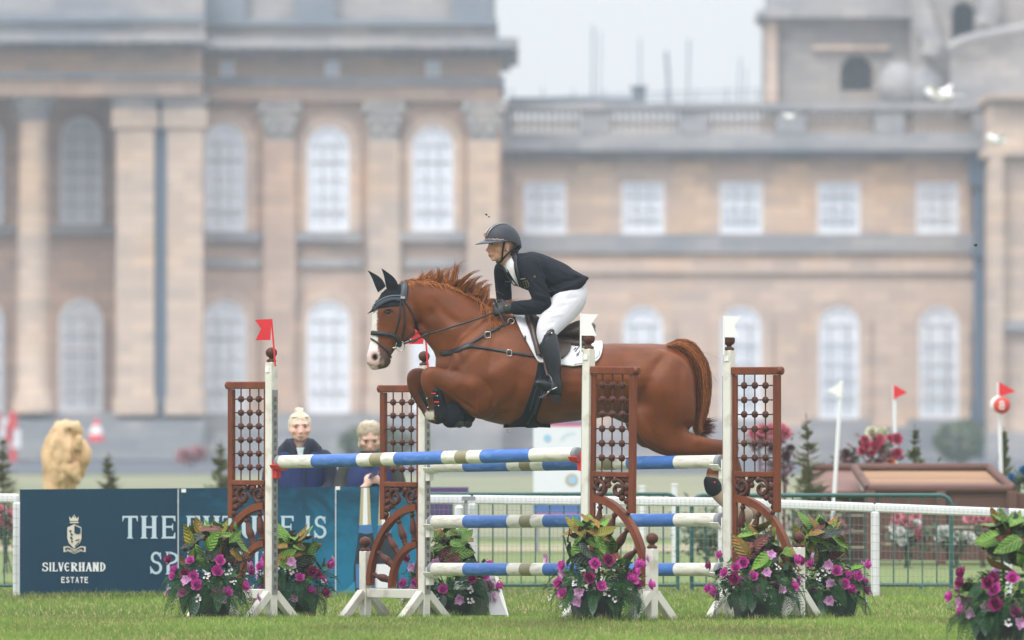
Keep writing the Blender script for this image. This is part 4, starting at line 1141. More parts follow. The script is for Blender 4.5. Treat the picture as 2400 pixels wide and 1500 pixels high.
def glyph(c, serif=True, st=.20):
    s = serif; th = .085 if s else .17; sw = .10 if s else 0
    S = lambda x, y0=0, y1=1, a=True, b=True: stemq(x, st, y0, y1, a and s, b and s, sw)
    l = st / 2 + (.09 if s else 0)
    if c == 'T': return S(.5, b=False) + rectq(0, 1, 1 - th, 1) + ([[(0, 1), (.11, 1 - th), (.03, .74), (0, .74)], [(1, 1), (.89, 1 - th), (.97, .74), (1, .74)]] if s else [])
    if c == 'H': return S(l) + S(1 - l) + rectq(l, 1 - l, .46, .46 + th)
    if c == 'E': return S(l) + rectq(l, 1, 1 - th, 1) + rectq(l, .84, .47, .47 + th) + rectq(l, 1, 0, th) + ([[(1, 1), (1, .76), (.94, .76), (.84, 1 - th)], [(1, 0), (1, .26), (.94, .26), (.84, th)], [(.84, .36), (.84, .66), (.8, .66), (.72, .51), (.8, .36)]] if s else [])
    if c == 'F': return S(l) + rectq(l, 1, 1 - th, 1) + rectq(l, .82, .46, .46 + th) + ([[(1, 1), (1, .72), (.93, .72), (.84, 1 - th)], [(.82, .34), (.82, .66), (.77, .66), (.7, .5), (.77, .34)]] if s else [])
    if c == 'I': return S(.5)
    if c == 'L': return S(l) + rectq(l, 1, 0, th) + ([[(1, 0), (1, .28), (.93, .28), (.84, th)]] if s else [])
    if c == 'U': return S(l, .3, 1, False) + S(1 - l * .9, .3, 1, False) + arcq(.5, .34, .5 - l + st / 2, .34, 180, 360, st, th * 1.1)
    if c == 'P': return S(l) + arcq(l, .72, 1 - l, .28, -90, 90, st * .95, th)
    if c == 'R': return S(l) + arcq(l, .74, .92 - l, .26, -90, 90, st * .95, th) + diag(.9, 0, l + .22, .5, st * 1.1)
    if c == 'D': return S(l) + arcq(l, .5, 1 - l, .5, -90, 90, st, th)
    if c == 'S': return arcq(.5, .745, .44, .255, 15, 270, st * .9, th * 1.15) + arcq(.5, .29, .5, .29, 90, -165, st * .9, th * 1.25) + ([[(.9, .98), (.93, .66), (.87, .66), (.72, .9)], [(.03, .02), (0, .36), (.06, .36), (.24, .1)]] if s else [])
    if c == 'A': return diag(.12, 0, .5, 1, st * .6) + diag(.86, 0, .5, 1, st * 1.1) + rectq(.26, .72, .3, .3 + th) + (rectq(0, .28, 0, .05) + rectq(.66, 1, 0, .05) if s else [])
    if c == 'V': return diag(.5, 0, .14, 1, st * 1.1) + diag(.5, 0, .88, 1, st * .7) + (rectq(0, .32, .95, 1) + rectq(.7, 1, .95, 1) if s else [])
    if c == 'N': return S(l * .9) + S(1 - l * .9) + diag(1 - l * .9, 0, l * .9, 1, st * 1.1)
    if c == 'K': return S(l) + diag(l + .1, .45, .88, 1, st * .7) + diag(.88, 0, l + .2, .6, st * 1.1)
    if c == 'G': return arcq(.5, .5, .5, .5, 40, 330, st, th * 1.2) + stemq(.9, st * .8, .1, .46, False, s, sw * .6)
    if c == 'e': return arcq(.52, .5, .52, .5, 45, 315, st, th * 1.2) + rectq(.08, .78, .46, .46 + th)
    return []
def letter(c, x0, x1, y0, y1, mat, serif=True, st=.2):
    """prints one capital on the banner between these pixels"""
    m = MB(); k = 0
    for poly in glyph(c, serif, st):
        pts = [bP(x0 + (x1 - x0) * a, y1 + (y0 - y1) * b) - by * (.0035 + .0004 * k) for a, b in poly]
        m.add(pts, [tuple(range(len(pts)))]); k = (k + 1) % 7
    wobj('letter', m, mat, ban)
for c, a, b in (('T', 287, 323), ('H', 329, 370), ('E', 378, 411), ('F', 436, 469), ('U', 475, 516), ('T', 521, 557), ('U', 563, 604), ('R', 611, 652), ('E', 657, 688), ('I', 713, 730), ('S', 736, 765)):
    letter(c, a, b, 1209, 1262, M_txt, True, .24 if c not in 'I' else .48)
for c, a, b in (('S', 352, 380), ('P', 388, 419), ('A', 424, 466), ('R', 472, 508), ('K', 514, 552), ('L', 558, 588), ('I', 594, 609), ('N', 615, 655), ('G', 661, 700)):
    letter(c, a, b, 1293, 1346, M_txt, True, .24 if c != 'I' else .48)
xs = [99, 115, 123, 137, 151, 166, 184, 201, 217, 234, 249]
for i, c in enumerate('SILVeRHAND'):
    letter(c, xs[i], xs[i + 1] - 1.6, 1318, 1339, M_txtw, True, .30 if c != 'I' else .55)
for i, c in enumerate('ESTATE'):
    letter(c, 144 + 10.9 * i, 144 + 10.9 * i + 8.2, 1352, 1366, M_txtw, False, .24)
def flat(name, polys, mat, lay=0.0035, px=True):
    m = MB()
    for k, poly in enumerate(polys):
        pts = [bP(x, y) - by * (lay + .0004 * (k % 8)) for x, y in poly]; m.add(pts, [tuple(range(len(pts)))])
    return wobj(name, m, mat, ban)
# crest: crown, halved shield with a sprig and a knight's helm mark, ribbon
flat('crest_crown', [[(164, 1226), (184, 1226), (184, 1223), (164, 1223)], [(164, 1221), (162, 1210), (168, 1216), (171, 1209), (174, 1214), (177, 1209), (180, 1216), (185, 1210), (183, 1221)], [(172.5, 1210), (174, 1205), (175.5, 1210)]], M_gold)
sh = [(158, 1236), (174, 1228.5), (191, 1236), (191, 1262), (187, 1273), (174.5, 1286), (162, 1273), (158, 1262)]
flat('crest_shield', [sh], M_gold)
flat('crest_field', [[(174.5, 1231), (189, 1238), (189, 1250), (182, 1252), (176, 1250), (174.5, 1250)], [(162, 1243), (167, 1242), (168, 1247), (164, 1248)], [(165, 1249), (170, 1251), (171, 1256), (166, 1255)], [(164, 1257), (169, 1259), (171, 1264), (166, 1264)], [(167, 1266), (171, 1267), (170, 1273), (167, 1270)], [(176, 1266), (187, 1263), (186, 1266), (177, 1268)], [(176, 1279), (186, 1268), (186, 1272), (176, 1283)]], M_ban, .0075)
flat('crest_ribbon', [[(149, 1281), (160, 1280), (174.5, 1288), (190, 1280), (201, 1281), (201, 1294), (190, 1292), (174.5, 1298), (160, 1292), (149, 1294)]], M_gold)
flat('crest_motto_band', [[(153, 1283.5), (160, 1282.5), (174.5, 1290), (190, 1282.5), (197, 1283.5), (197, 1290), (190, 1288.5), (174.5, 1295.5), (160, 1288.5), (153, 1290)]], M_ban, .0075)
flat('crest_motto', [[(x, 1285 + abs(1) * (5 - abs(x - 174) * .22)), (x + 1.6, 1285 + 5 - abs(x - 174) * .22), (x + 1.6, 1288.6 + 5 - abs(x - 174) * .22), (x, 1288.6 + 5 - abs(x - 174) * .22)] for x in range(157, 192, 3)], M_gold, .0115)
# printed bottles
M_bg = mk('bottle_gold', (.42, .36, .22), .4); M_bb = mk('bottle_black', (.015, .025, .04), .3); M_bl = mk('bottle_blue', (.05, .16, .36), .4)
for q in (0, 44):
    flat('printed_bottle', [[(846 + q, 1143), (866 + q, 1143), (870 + q, 1232), (842 + q, 1232)]], M_bg)
    flat('printed_neck_shine', [[(852 + q, 1143), (860 + q, 1143), (862 + q, 1230), (850 + q, 1230)]], M_txtw, .0055)
    flat('printed_collar', [[(842 + q, 1231), (871 + q, 1229), (875 + q, 1248), (858 + q, 1252), (840 + q, 1248)]], M_bl, .0075)
    flat('printed_body', [[(841 + q, 1250), (874 + q, 1250), (882 + q, 1290), (890 + q, 1330), (890 + q, 1398), (829 + q, 1398), (829 + q, 1330), (835 + q, 1290)]], M_bb)
    flat('printed_label', [[(834 + q, 1322), (885 + q, 1322), (885 + q, 1378), (834 + q, 1378)]], M_bl if q == 0 else M_txtw, .0075)
flat('printed_glow', [[(800, 1392), (832, 1362), (832, 1396), (792, 1398)]], mk('print_teal', (.02, .22, .36), .5), .0095)

# ================================================================== white running rail with wire mesh
M_rail = mk('rail_white', (.74, .76, .78), .45, (.66, .68, .70), 4, bump=.05)
M_wire = mk('fence_wire', (.20, .215, .215), .6)
M_clip = mk('grey_clip', (.25, .26, .28), .5)
def rail_fence(pts, posts, label, mesh_from=0):
    """pts = (px, py of the rail's middle, distance)"""
    f = thing('running_rail', label, 'fence', Vector((W(*pts[0]).x, W(*pts[0]).y, 0)), 0, 'white running rails with wire mesh')
    P = [W(*p) for p in pts]
    for i, (a, b) in enumerate(zip(P, P[1:])):
        m = MB(); m.beam(a, b - (b - a).normalized() * .004, .045, .072, Z, .012); m.xf(Matrix()); wobj('rail', m, M_rail, f)
    def at(px):
        for p, q in zip(pts, pts[1:]):
            if p[0] <= px <= q[0]:
                t = (px - p[0]) / (q[0] - p[0]); return W(px, p[1] + (q[1] - p[1]) * t, p[2] + (q[2] - p[2]) * t)
        return P[-1]
    for px in posts:
        a = at(px); m = MB(); m.beam((a.x, a.y, -.05), (a.x, a.y, a.z - .03), .068, .068, Y, .010); wobj('post', m, M_rail, f)
    m = MB(); x0, x1 = P[0].x, P[-1].x; n = int((x1 - x0) / .036)
    y_off = -.045
    for i in range(n):
        px = pts[0][0] + (pts[-1][0] - pts[0][0]) * (i + .5) / n; a = at(px); a.y += y_off
        m.add([(a.x - .0009, a.y, .02), (a.x + .0009, a.y, .02), (a.x + .0009, a.y, a.z + .03), (a.x - .0009, a.y, a.z + .03), (a.x, a.y + .002, .02), (a.x, a.y + .002, a.z + .03)], [(0, 1, 2, 3), (1, 4, 5, 2), (4, 0, 3, 5)])
    for i in range(11):
        z = .05 + .075 * i
        q = [at(pts[0][0] + (pts[-1][0] - pts[0][0]) * k / 20) for k in range(21)]
        m.tube([Vector((p.x, p.y + y_off, min(z, p.z + .03) if False else z * (p.z + .02) / .83)) for p in q], .0012, 4, 0, False)
    o = wobj('wire_mesh', m, M_wire, f); o['kind'] = 'stuff'
    return f
fr = rail_fence([(960, 1170, 68.6), (1107, 1171, 68.6), (1405, 1174, 68.4), (1693, 1177, 68.2), (2050, 1190, 67.9), (2362, 1202, 67.6), (2700, 1216, 67.3)], (1107, 1405, 1693, 2051, 2362, 2640), 'white rail fence with wire mesh behind the jump, right of the banner')
fl = rail_fence([(-400, 1162, 68.2), (-150, 1165, 68.1), (45, 1168, 67.9)], (-150, 41), 'white rail fence end beside the banner, at the left edge')
m = MB(); m.box(W(1098, 1168, 68.45), (.11, .06, .035)); m.beam(Vector((W(1092, 1, 68.45).x, 8.4, -.02)), W(1092, 1165, 68.45), .026, .026, Y, .005); wobj('gate_hinge', m, M_clip, fr)
m = MB(); a = W(1076, 1172, 68.6); m.beam((a.x, a.y - .05, -.05), (a.x, a.y - .05, a.z - .04), .07, .07, Y, .02); wobj('post', m, M_rail, fr)
m = MB(); m.box(W(2350, 1206, 67.4), (.09, .07, .10)); wobj('rail_joint', m, M_clip, fr)

# ================================================================== green crowd barriers
M_bar = mk('green_steel', (.012, .075, .07), .4, (.02, .10, .095), 6)
_b = MB(); _b.tube([(0, 0, .06), (0, 0, .80)], .0065, 6); ME_BBAR = _b.mesh('barrier_bar', M_bar)
def barrier(x0, x1, D, top, label, r=.016, legs=True, zb=.06, bars=None):
    a, b = W(x0, 1005, D).x, W(x1, 1005, D).x; y = D - 60
    f = thing('crowd_barrier', label, 'barrier', (a, y, 0), 0, 'green crowd barriers behind the rail')
    q = .09; w = b - a
    pts = [(0, 0, .0), (0, 0, top - q)] + [(q - q * math.cos(R(t)), 0, top - q + q * math.sin(R(t))) for t in (22, 45, 67)] + [(q, 0, top), (w - q, 0, top)] + [(w - q + q * math.sin(R(t)), 0, top - q + q * math.cos(R(t))) for t in (22, 45, 67)] + [(w, 0, top - q), (w, 0, 0)]
    m = MB(); m.tube(pts, r, 8); obj('frame', m, M_bar, f)
    m = MB(); m.tube([(.015, 0, zb), (w - .015, 0, zb)], r * .85, 8); obj('bottom_rail', m, M_bar, f)
    n = int(w / .1165)
    for i in range(1, n):
        o = link('barrier_bar', ME_BBAR, f, (i * w / n, 0, 0)); o.scale = (1, 1, (top - .0) / .80)
    for u in (.25, w - .25):
        m = MB(); m.beam((u, -.22, .012), (u, .22, .012), .04, .014, Z, .003); m.beam((u, 0, .01), (u, 0, zb), .03, .03, Y, .003); obj('foot', m, M_bar, f)
    for z in (.22, .72):
        m = MB(); m.tube([(w + .01, 0, z), (w + .05, 0, z), (w + .05, 0, z + .03)], .008, 6); obj('hook', m, M_bar, f)
    return f
barrier(955, 1588, 70.4, zc(1158, 70.4), 'green crowd barrier behind the rail, under the horse')
barrier(1621, 2229, 70.6, zc(1161, 70.6), 'green crowd barrier with rounded corner in front of the wooden table fence', .018)
barrier(-560, 44, 70.2, zc(1166, 70.2), 'green crowd barrier behind the rail at the left edge')
# ================================================================== things between the rail and the palace
M_trunk = mk('young_bark', (.12, .08, .05), .9)
M_fir = mk('fir_needle', (.12, .15, .06), .8, (.22, .21, .09), 6)
def fir(px, D, topy, wpx, label, seed, thin=False):
    g = random.Random(seed * 13); base = W(px, 1005, D); base.z = 0; h = zc(topy, D); w = wpx * D / F / 2
    t = thing('fir_sapling', label, 'tree', base, g.uniform(0, 6), 'fir saplings set out behind the rail')
    m = MB(); lx, ly = g.uniform(-.05, .05) * h, g.uniform(-.03, .03) * h; m.tube([(0, 0, -.02), (lx * .4, ly * .4, h * .5), (lx, ly, h)], [.022, .014, .004], 6); obj('trunk', m, M_trunk, t)
    m = MB(); n = 15
    for i in range(n):
        f = .06 + .92 * i / n; r = w * (1 - f) ** 1.25 * 1.05 + .015
        for k in range(7 if not thin else 5):
            a = g.uniform(0, 6.28); up = .25 + .9 * f + g.uniform(-.2, .4); d = Vector((math.cos(a), math.sin(a), up * (.5 if not thin else 1.4))).normalized(); ln = r * g.uniform(.55, 1.35)
            p0 = Vector((lx * f, ly * f, h * (f + g.uniform(-.03, .03)))); s = d.cross(Z).normalized()
            for j in range(5):
                q = p0 + d * ln * (j + .6) / 5; l2 = ln * .36 * (1.15 - j * .14) + .035
                for sd in (-1, 1):
                    e = (d * .75 + s * sd * .75).normalized(); m.add([q, q + e * l2 * .5 + d * .026, q + e * l2, q + e * l2 * .5 - d * .026], [(0, 1, 2, 3)])
            m.add([p0, p0 + d * ln * .5 + s * .01, p0 + d * ln * 1.12, p0 + d * ln * .5 - s * .01], [(0, 1, 2, 3)])
    obj('crown', m, M_fir, t); return t
fir(8, 98, 1022, 150, 'fir sapling cut by the left edge, beside the banner end', 1)
fir(256, 104, 1058, 140, 'smallest fir sapling, above the letters of the dark banner', 2)
fir(515, 100, 1030, 190, 'fir sapling just left of the first carved stand', 3)
fir(1902, 84.5, 968, 190, 'tallest fir sapling, by the white pennant pole at the table fence', 4)
fir(2142, 90, 992, 170, 'fir sapling behind the table fence, right of its red flowers', 5)
fir(2348, 86.5, 1000, 130, 'thin fir sapling beside the numbered red disc', 6, True)

# carved bird
M_carve = mk('pale_carved_wood', (.56, .36, .19), .8, (.66, .47, .28), 4, (.3, .7), 5, .5, 14, col3=(.36, .21, .10), scale3=7)
DO = 92.0
owl = thing('wood_carving', 'pale carved wooden bird of prey on a trunk behind the banner', 'carving', Vector((W(152, 1005, DO).x, DO - 60, 0)))
def ok_(px, py, dy, a, b):
    p = W(px, py, DO + dy); return (p.x, p.y, p.z, a * DO / F, b)
m = MB()
loft([ok_(136, 1292, 0, 34, .17), ok_(134, 1200, 0, 30, .16), ok_(133, 1140, 0, 30, .16), ok_(138, 1100, 0, 38, .19), ok_(146, 1062, 0, 44, .21), ok_(146, 1030, 0, 36, .18), ok_(148, 1008, 0, 28, .15), ok_(154, 998, 0, 18, .11)], 18, 5, m)
loft([ok_(150, 1006, -.05, 18, .10), ok_(170, 1003, -.06, 18, .1), ok_(184, 1010, -.06, 13, .06), ok_(190, 1020, -.05, 6, .03)], 14, 4, m)
loft([ok_(176, 1040, -.05, 16, .08), ok_(194, 1052, -.06, 17, .09), ok_(197, 1075, -.04, 17, .09), ok_(185, 1105, 0, 15, .08), ok_(168, 1135, .02, 13, .07), ok_(155, 1160, .02, 10, .05)], 14, 4, m)
loft([ok_(122, 1030, .02, 15, .09), ok_(112, 1062, .03, 13, .10), ok_(114, 1110, .03, 12, .09), ok_(122, 1150, .02, 8, .06)], 14, 4, m)
for i in range(26):
    g = random.Random(i); m.sphere(W(120 + g.random() * 66, 1030 + g.random() * 95, DO - .20 + abs(g.random() - .5) * .1), .045, (.9, .5, 1.4), 8, 6)
me = skin(m, .014, 1, 'carving'); from mathutils import noise as _nz0
c_ = coords(me); n_0 = np.empty(len(c_) * 3); me.vertices.foreach_get('normal', n_0); n_0 = n_0.reshape(-1, 3); set_coords(me, c_ + n_0 * np.array([.03 * _nz0.noise(Vector((v[0] * 14, v[1] * 14, v[2] * 5))) for v in c_])[:, None]); me.materials.append(M_carve); set_coords(me, coords(me) - np.array(owl.location)); link('body', me, owl)
m = MB(); m.tube([W(160, 1006, DO - .17), W(166, 1004, DO - .17)], .02, 8); wobj('eye_hollow_shade', m, mk('carve_shadow', (.16, .09, .05), .9), owl)  # raised dark spot; the hollow's shadow lies only in its colour

# cross-country table fence with flower boxes
M_tb = mk('table_brown', (.085, .036, .025), .7, (.125, .056, .040), 5, (.3, .7), 5, .2, 20, stretch=(.3, 1, 1))
M_tl = mk('table_planks', (.33, .19, .10), .7, (.26, .145, .08), 4, stretch=(.25, 2, 1))
M_tm = mk('table_board', (.16, .082, .066), .7, (.20, .105, .085), 4)
DTB = 84.5
tab = thing('table_fence', 'brown wooden table fence with a sloping pale plank top behind the rail', 'table fence', Vector((W(2180, 1005, DTB).x, DTB - 60, 0)))
def tb(px, py, d): return W(px, py, DTB + d)
def quadbox(mb, a, b, c, d, thick, mi=0):
    a, b, c, d = Vector(a), Vector(b), Vector(c), Vector(d); n = (b - a).cross(d - a).normalized() * thick
    mb.add([a, b, c, d, a + n, b + n, c + n, d + n], [(0, 1, 2, 3), (7, 6, 5, 4), (0, 4, 5, 1), (1, 5, 6, 2), (2, 6, 7, 3), (3, 7, 4, 0)], mi)
FL, FR_, BL, BR_ = tb(2035, 1151, 0), tb(2374, 1151, 0), tb(2003, 1101, 1.2), tb(2318, 1101, 1.2)
def mixq(u, v, lift=0.0):
    return (FL * (1 - u) + FR_ * u) * (1 - v) + (BL * (1 - u) + BR_ * u) * v + Z * lift
for nm, u0, u1, v0, v1, mt, lf in (('plank', .04, .965, .40, .60, M_tl, .0), ('plank', .04, .965, .61, .78, M_tl, .002), ('plank', .04, .965, .79, .93, M_tl, .001), ('front_board', .04, .965, .08, .385, M_tm, .0)):
    m = MB(); quadbox(m, mixq(u0, v0, lf), mixq(u1, v0, lf), mixq(u1, v1, lf), mixq(u0, v1, lf), -.04); wobj(nm, m, mt, tab)
for a, b in (((0, 0), (1, 0)), ((1, 0), (1, 1)), ((1, 1), (0, 1)), ((0, 1), (0, 0))):
    m = MB(); m.tube([mixq(*a, .02), mixq(*b, .02)], .045, 8); wobj('edge_rail', m, M_tb, tab)
for i in range(4):
    m = MB(); z1 = FL.z - .02 - .17 * i; a, b = Vector((FL.x + .02, FL.y, 0)), Vector((FR_.x + .05, FR_.y, 0)); m.box(((a.x + b.x) / 2, a.y + .03 + .006 * (i % 2), z1 - .08), (b.x - a.x, .05, .155)); wobj('front_board', m, M_tb, tab)
for px in (2040, 2205, 2372):
    m = MB(); q = tb(px, 1005, -.03); m.beam((q.x, q.y, -.05), (q.x, q.y, FL.z), .10, .08, Y, .01); wobj('post', m, M_tb, tab)
m = MB(); q = tb(2386, 1005, .3); m.box((q.x, q.y + .3, FL.z * .5), (.12, 1.2, FL.z - .04)); wobj('end_board', m, M_tb, tab)
tab2 = thing('table_fence', 'narrower brown wooden table fence half hidden by the tall fir sapling', 'table fence', Vector((W(1930, 1005, DTB).x, DTB - 59.6, 0)))
FL, FR_, BL, BR_ = tb(1890, 1165, .6), tb(2030, 1165, .6), tb(1880, 1101, 1.9), tb(2000, 1101, 1.9)
m = MB(); quadbox(m, mixq(.02, .02), mixq(.98, .02), mixq(.98, .98), mixq(.02, .98), -.05); wobj('top_board', m, M_tm, tab2)
for a, b in (((0, 0), (1, 0)), ((1, 1), (0, 1))):
    m = MB(); m.tube([mixq(*a, .02), mixq(*b, .02)], .045, 8); wobj('edge_rail', m, M_tb, tab2)
for i in range(4):
    m = MB(); m.box(((FL.x + FR_.x) / 2, FL.y + .03, FL.z - .1 - .16 * i), (FR_.x - FL.x, .05, .15)); wobj('front_board', m, M_tb, tab2)

# cut flowers and pots massed round it
M_pinkf = mk('pink_bloom', (.62, .17, .25), .7, (.70, .30, .36), 8); M_redf = mk('red_bloom', (.45, .03, .08), .7, (.55, .08, .16), 8); M_whitef = mk('cream_bloom', (.66, .68, .48), .7, (.72, .72, .6), 8)
M_wht = mk('white_bloom', (.72, .73, .72), .7); M_burg = mk('burgundy_leaf', (.10, .035, .045), .7, (.16, .06, .07), 6); M_dkg = mk('dark_leaf', (.035, .06, .03), .7, (.06, .10, .04), 6); M_oran = mk('orange_bloom', (.55, .16, .06), .7)
def clump(px, py, D, wpx, hpx, heads, leaves, label, seed, base_z=0.0, head_r=.05):
    g = random.Random(seed); c = W(px, py, D); w, h = wpx * D / F / 2, hpx * D / F / 2; base = Vector((c.x, c.y, base_z))
    t = thing('flower_plant', label, 'plant', base, 0, 'flowering plants round the table fence')
    m = MB(); cz = c.z - base_z
    for i in range(5): m.tube([(g.uniform(-.05, .05), 0, -.0), (g.uniform(-w, w) * .5, g.uniform(-.1, .1), cz)], .008, 5)
    for i in range(int(110 * leaves[0])):
        p = Vector((g.gauss(0, .5) * w, g.gauss(0, .4) * w, cz + g.gauss(-.25, .45) * h)); d = Vector((g.uniform(-1, 1), g.uniform(-1, 1), g.uniform(-.2, 1))).normalized(); s = d.orthogonal().normalized(); l = g.uniform(.05, .11)
        m.add([p, p + d * l * .5 + s * l * .22, p + d * l, p + d * l * .5 - s * l * .22], [(0, 1, 2, 3)], g.choice(range(len(leaves[1]))))
    o = obj('foliage', m, leaves[1], t); o['kind'] = 'stuff'
    for mt, n, lo, hi in heads:
        b = MB()
        for ring, (k, e) in enumerate(((6, 8), (6, 38), (4, 68))):
            for q in range(k):
                a = 6.283 * q / k + ring; dd = Vector((math.cos(a) * math.cos(R(e)), math.sin(a) * math.cos(R(e)), math.sin(R(e)))); petal(b, dd * .05, dd, Z, 1.0, .5, .35)
        me = b.mesh('bloom', mt)
        for i in range(n):
            p = Vector((g.uniform(-1, 1) * w * .85, g.uniform(-.5, .1) * w, cz + g.uniform(lo, hi) * h))
            face('bloom', me, t, p, Vector((g.uniform(-.5, .5), -1, g.uniform(.1, .9))), head_r * g.uniform(.8, 1.2), g.uniform(0, 6))
    return t
clump(2062, 1062, 88.5, 96, 84, [(M_redf, 16, -.3, .8), (M_oran, 2, -.8, -.4)], (1.6, [M_burg, M_dkg]), 'red flowers with burgundy leaves behind the table fence top', 1, 0, .055)
clump(2063, 1030, 89.5, 50, 44, [(M_whitef, 5, .0, .7)], (.5, [M_dkg]), 'single cream bloom above the red flowers', 2, 0, .075)
clump(1985, 1075, 88.5, 50, 50, [(M_burg, 3, .0, .6)], (1.0, [M_burg, M_dkg]), 'small burgundy plant at the left end of the plank top', 3)
clump(1800, 1030, 86, 110, 60, [(M_pinkf, 15, .0, .9)], (1.2, [M_burg, M_dkg]), 'large pink blooms seen through the lattice of the right stand', 4, 0, .07)
clump(1830, 1085, 86, 70, 90, [(M_burg, 3, .2, .8)], (1.5, [M_burg, M_burg, M_dkg]), 'tall burgundy leaved plant right of the carved stand', 5)
clump(2150, 1105, 88, 60, 44, [(M_pinkf, 3, -.3, .3)], (.9, [M_burg, M_dkg]), 'low burgundy plant at the middle of the table fence', 6)
DB_ = 82.5
clump(2130, 1250, DB_, 100, 90, [(M_pinkf, 8, .3, 1.0), (M_wht, 9, -.5, .5), (M_redf, 2, -.4, .1)], (1.6, [M_dkg]), 'pink and white flowers below the table fence behind the post', 7, 0, .05)
clump(2240, 1265, DB_, 110, 50, [(M_wht, 16, -.2, .9)], (1.6, [M_dkg]), 'bed of white flowers beyond the end of the green barrier', 8, 0, .045)
clump(2300, 1235, DB_ + .6, 70, 60, [(M_pinkf, 9, .1, .9)], (.8, [M_dkg]), 'pink flowers in front of the right end of the table fence', 9, 0, .055)
clump(15, 1232, 80, 60, 80, [(M_pinkf, 12, -.2, .9)], (1.2, [M_dkg]), 'pink flowers at the left edge, behind the rail end', 10, 0, .055)
clump(1660, 1250, DB_, 120, 130, [], (3.2, [M_dkg]), 'dark green bush seen through the rail, under the horse\'s hind foot', 11)
clump(1900, 1230, DB_, 150, 120, [], (3.2, [M_dkg, M_burg]), 'dark green bush in front of the narrower table fence', 12)
clump(2388, 1120, 86, 50, 60, [(mk('blue_bloom', (.06, .22, .42), .7), 5, -.3, .7)], (.8, [M_dkg]), 'blue flowers at the right edge beside the table fence', 13)

# pennant poles
M_pp = mk('pole_plastic', (.74, .76, .80), .5)
M_disc = mk('disc_red', (.60, .06, .04), .5)
def pennant(px0, py0, px1, py1, D, tri, red, label, base_z=0.0):
    a = W(px0, py0, D); b = W(px1, py1, D); k = (base_z - a.z) / (b.z - a.z); foot = a + (b - a) * k
    t = thing('pennant_pole', label, 'flag pole', foot, 0, 'pennant poles at the table fence')
    m = MB(); m.tube([foot, a], .020, 8); wobj('pole', m, M_pp, t)
    m = MB(); P3 = [W(x, y, D - .03) for x, y in tri]; m.add(P3 + [p + Y * .008 for p in P3], [(0, 1, 2), (5, 4, 3), (0, 3, 4, 1), (1, 4, 5, 2), (2, 5, 3, 0)]); wobj('pennant', m, M_rflag if red else M_wflag, t)
    return t
pennant(1972, 893, 1955, 1165, 83.6, ((1975, 893), (1938, 915), (1972, 934)), False, 'white pennant on a leaning white pole left of the table fence')
pennant(2096, 902, 2098, 1035, 88.8, ((2094, 901), (2127, 920), (2094, 936)), True, 'red pennant on a white pole behind the table fence flowers')
rp_ = pennant(2341, 896, 2346, 1115, 85.9, ((2341, 895), (2381, 917), (2341, 931)), True, 'red pennant above a round number disc near the right edge')
m = MB(); c = W(2348, 950, 85.8); m.lathe(c, (0, -1, 0), [(0, .085), (.012, .085), (.013, .001)], 24); wobj('number_disc', m, M_disc, rp_)
m = MB(); cw = W(2340, 948, 85.82); m.lathe(cw, (0, -1, 0), [(0, .085), (.006, .085), (.0065, .001)], 24); wobj('disc_backing', m, M_wflag, rp_)
m = MB()
for dz, rr in ((.020, .017), (-.018, .021)): m.tube([c + Vector((rr * math.cos(q), -.016, dz + rr * math.sin(q))) for q in [2 * math.pi * k / 14 for k in range(15)]], .0075, 6)
wobj('disc_number', m, M_wflag, rp_)

# sponsor board, purple board, white posts, folding sign
DS = 92.0
M_board = mk('board_white', (.70, .73, .80), .6); M_bblue = mk('board_blue', (.06, .14, .42), .6); M_bpink = mk('board_pink', (.55, .12, .22), .6); M_lblue = mk('board_light_blue', (.32, .52, .72), .6); M_purp = mk('board_purple', (.075, .035, .14), .7)
sb_ = thing('sponsor_board', 'white board with a blue emblem and coloured stripes behind the rail', 'board', Vector((W(1310, 1005, DS).x, DS - 60, 0)))
m = MB(); a, b = W(1250, 988, DS), W(1370, 1215, DS); m.box(((a.x + b.x) / 2, DS - 60, (a.z + b.z) / 2), (b.x - a.x, .06, a.z - b.z)); wobj('panel', m, M_board, sb_)
def sflat(nm, polys, mt, lay=.034):
    m = MB()
    for k, p in enumerate(polys): m.add([W(x, y, DS - lay - .0006 * k) for x, y in p], [tuple(range(len(p)))])
    wobj(nm, m, mt, sb_)
sflat('pink_stripe', [[(1250, 992), (1370, 992), (1370, 999), (1250, 999)], [(1250, 1204), (1370, 1204), (1370, 1215), (1250, 1215)]], M_bpink)
sflat('blue_stripe', [[(1250, 1180), (1370, 1180), (1370, 1203), (1250, 1203)], [(1250, 988), (1370, 988), (1370, 991), (1250, 991)]], M_bblue)
circ = lambda cx, cy, r: [(cx + r * math.cos(q), cy + r * math.sin(q)) for q in [2 * math.pi * k / 20 for k in range(20)]]
sflat('emblem', [circ(1340, 1125, 15)], mk('emblem_tan', (.45, .38, .28), .6)); sflat('emblem_centre', [circ(1341, 1125, 10)], M_lblue, .037)
sflat('emblem_top', [circ(1283, 1027, 9)], M_lblue); sflat('arc_mark', [[(1340 + r * math.cos(q), 1042 + r * math.sin(q)) for r, q in [(30, R(200 + 8 * k)) for k in range(12)] + [(24, R(200 + 8 * k)) for k in range(11, -1, -1)]]], mk('board_pale', (.55, .66, .78), .6))
for px in (1258, 1362):
    m = MB(); q = W(px, 1215, DS); m.beam((q.x, q.y + .06, -.02), (q.x, q.y + .06, q.z + .3), .04, .04, Y, .005); wobj('leg', m, M_clip, sb_)
pb_ = thing('purple_board', 'low purple board behind the rail, right of the second left stand', 'board', Vector((W(1035, 1005, 80).x, 20, 0)))
m = MB(); a, b = W(985, 1142, 80), W(1098, 1160, 80); m.box(((a.x + b.x) / 2, 20, (a.z + b.z) / 2), (b.x - a.x, .05, a.z - b.z)); wobj('top_panel', m, M_purp, pb_)
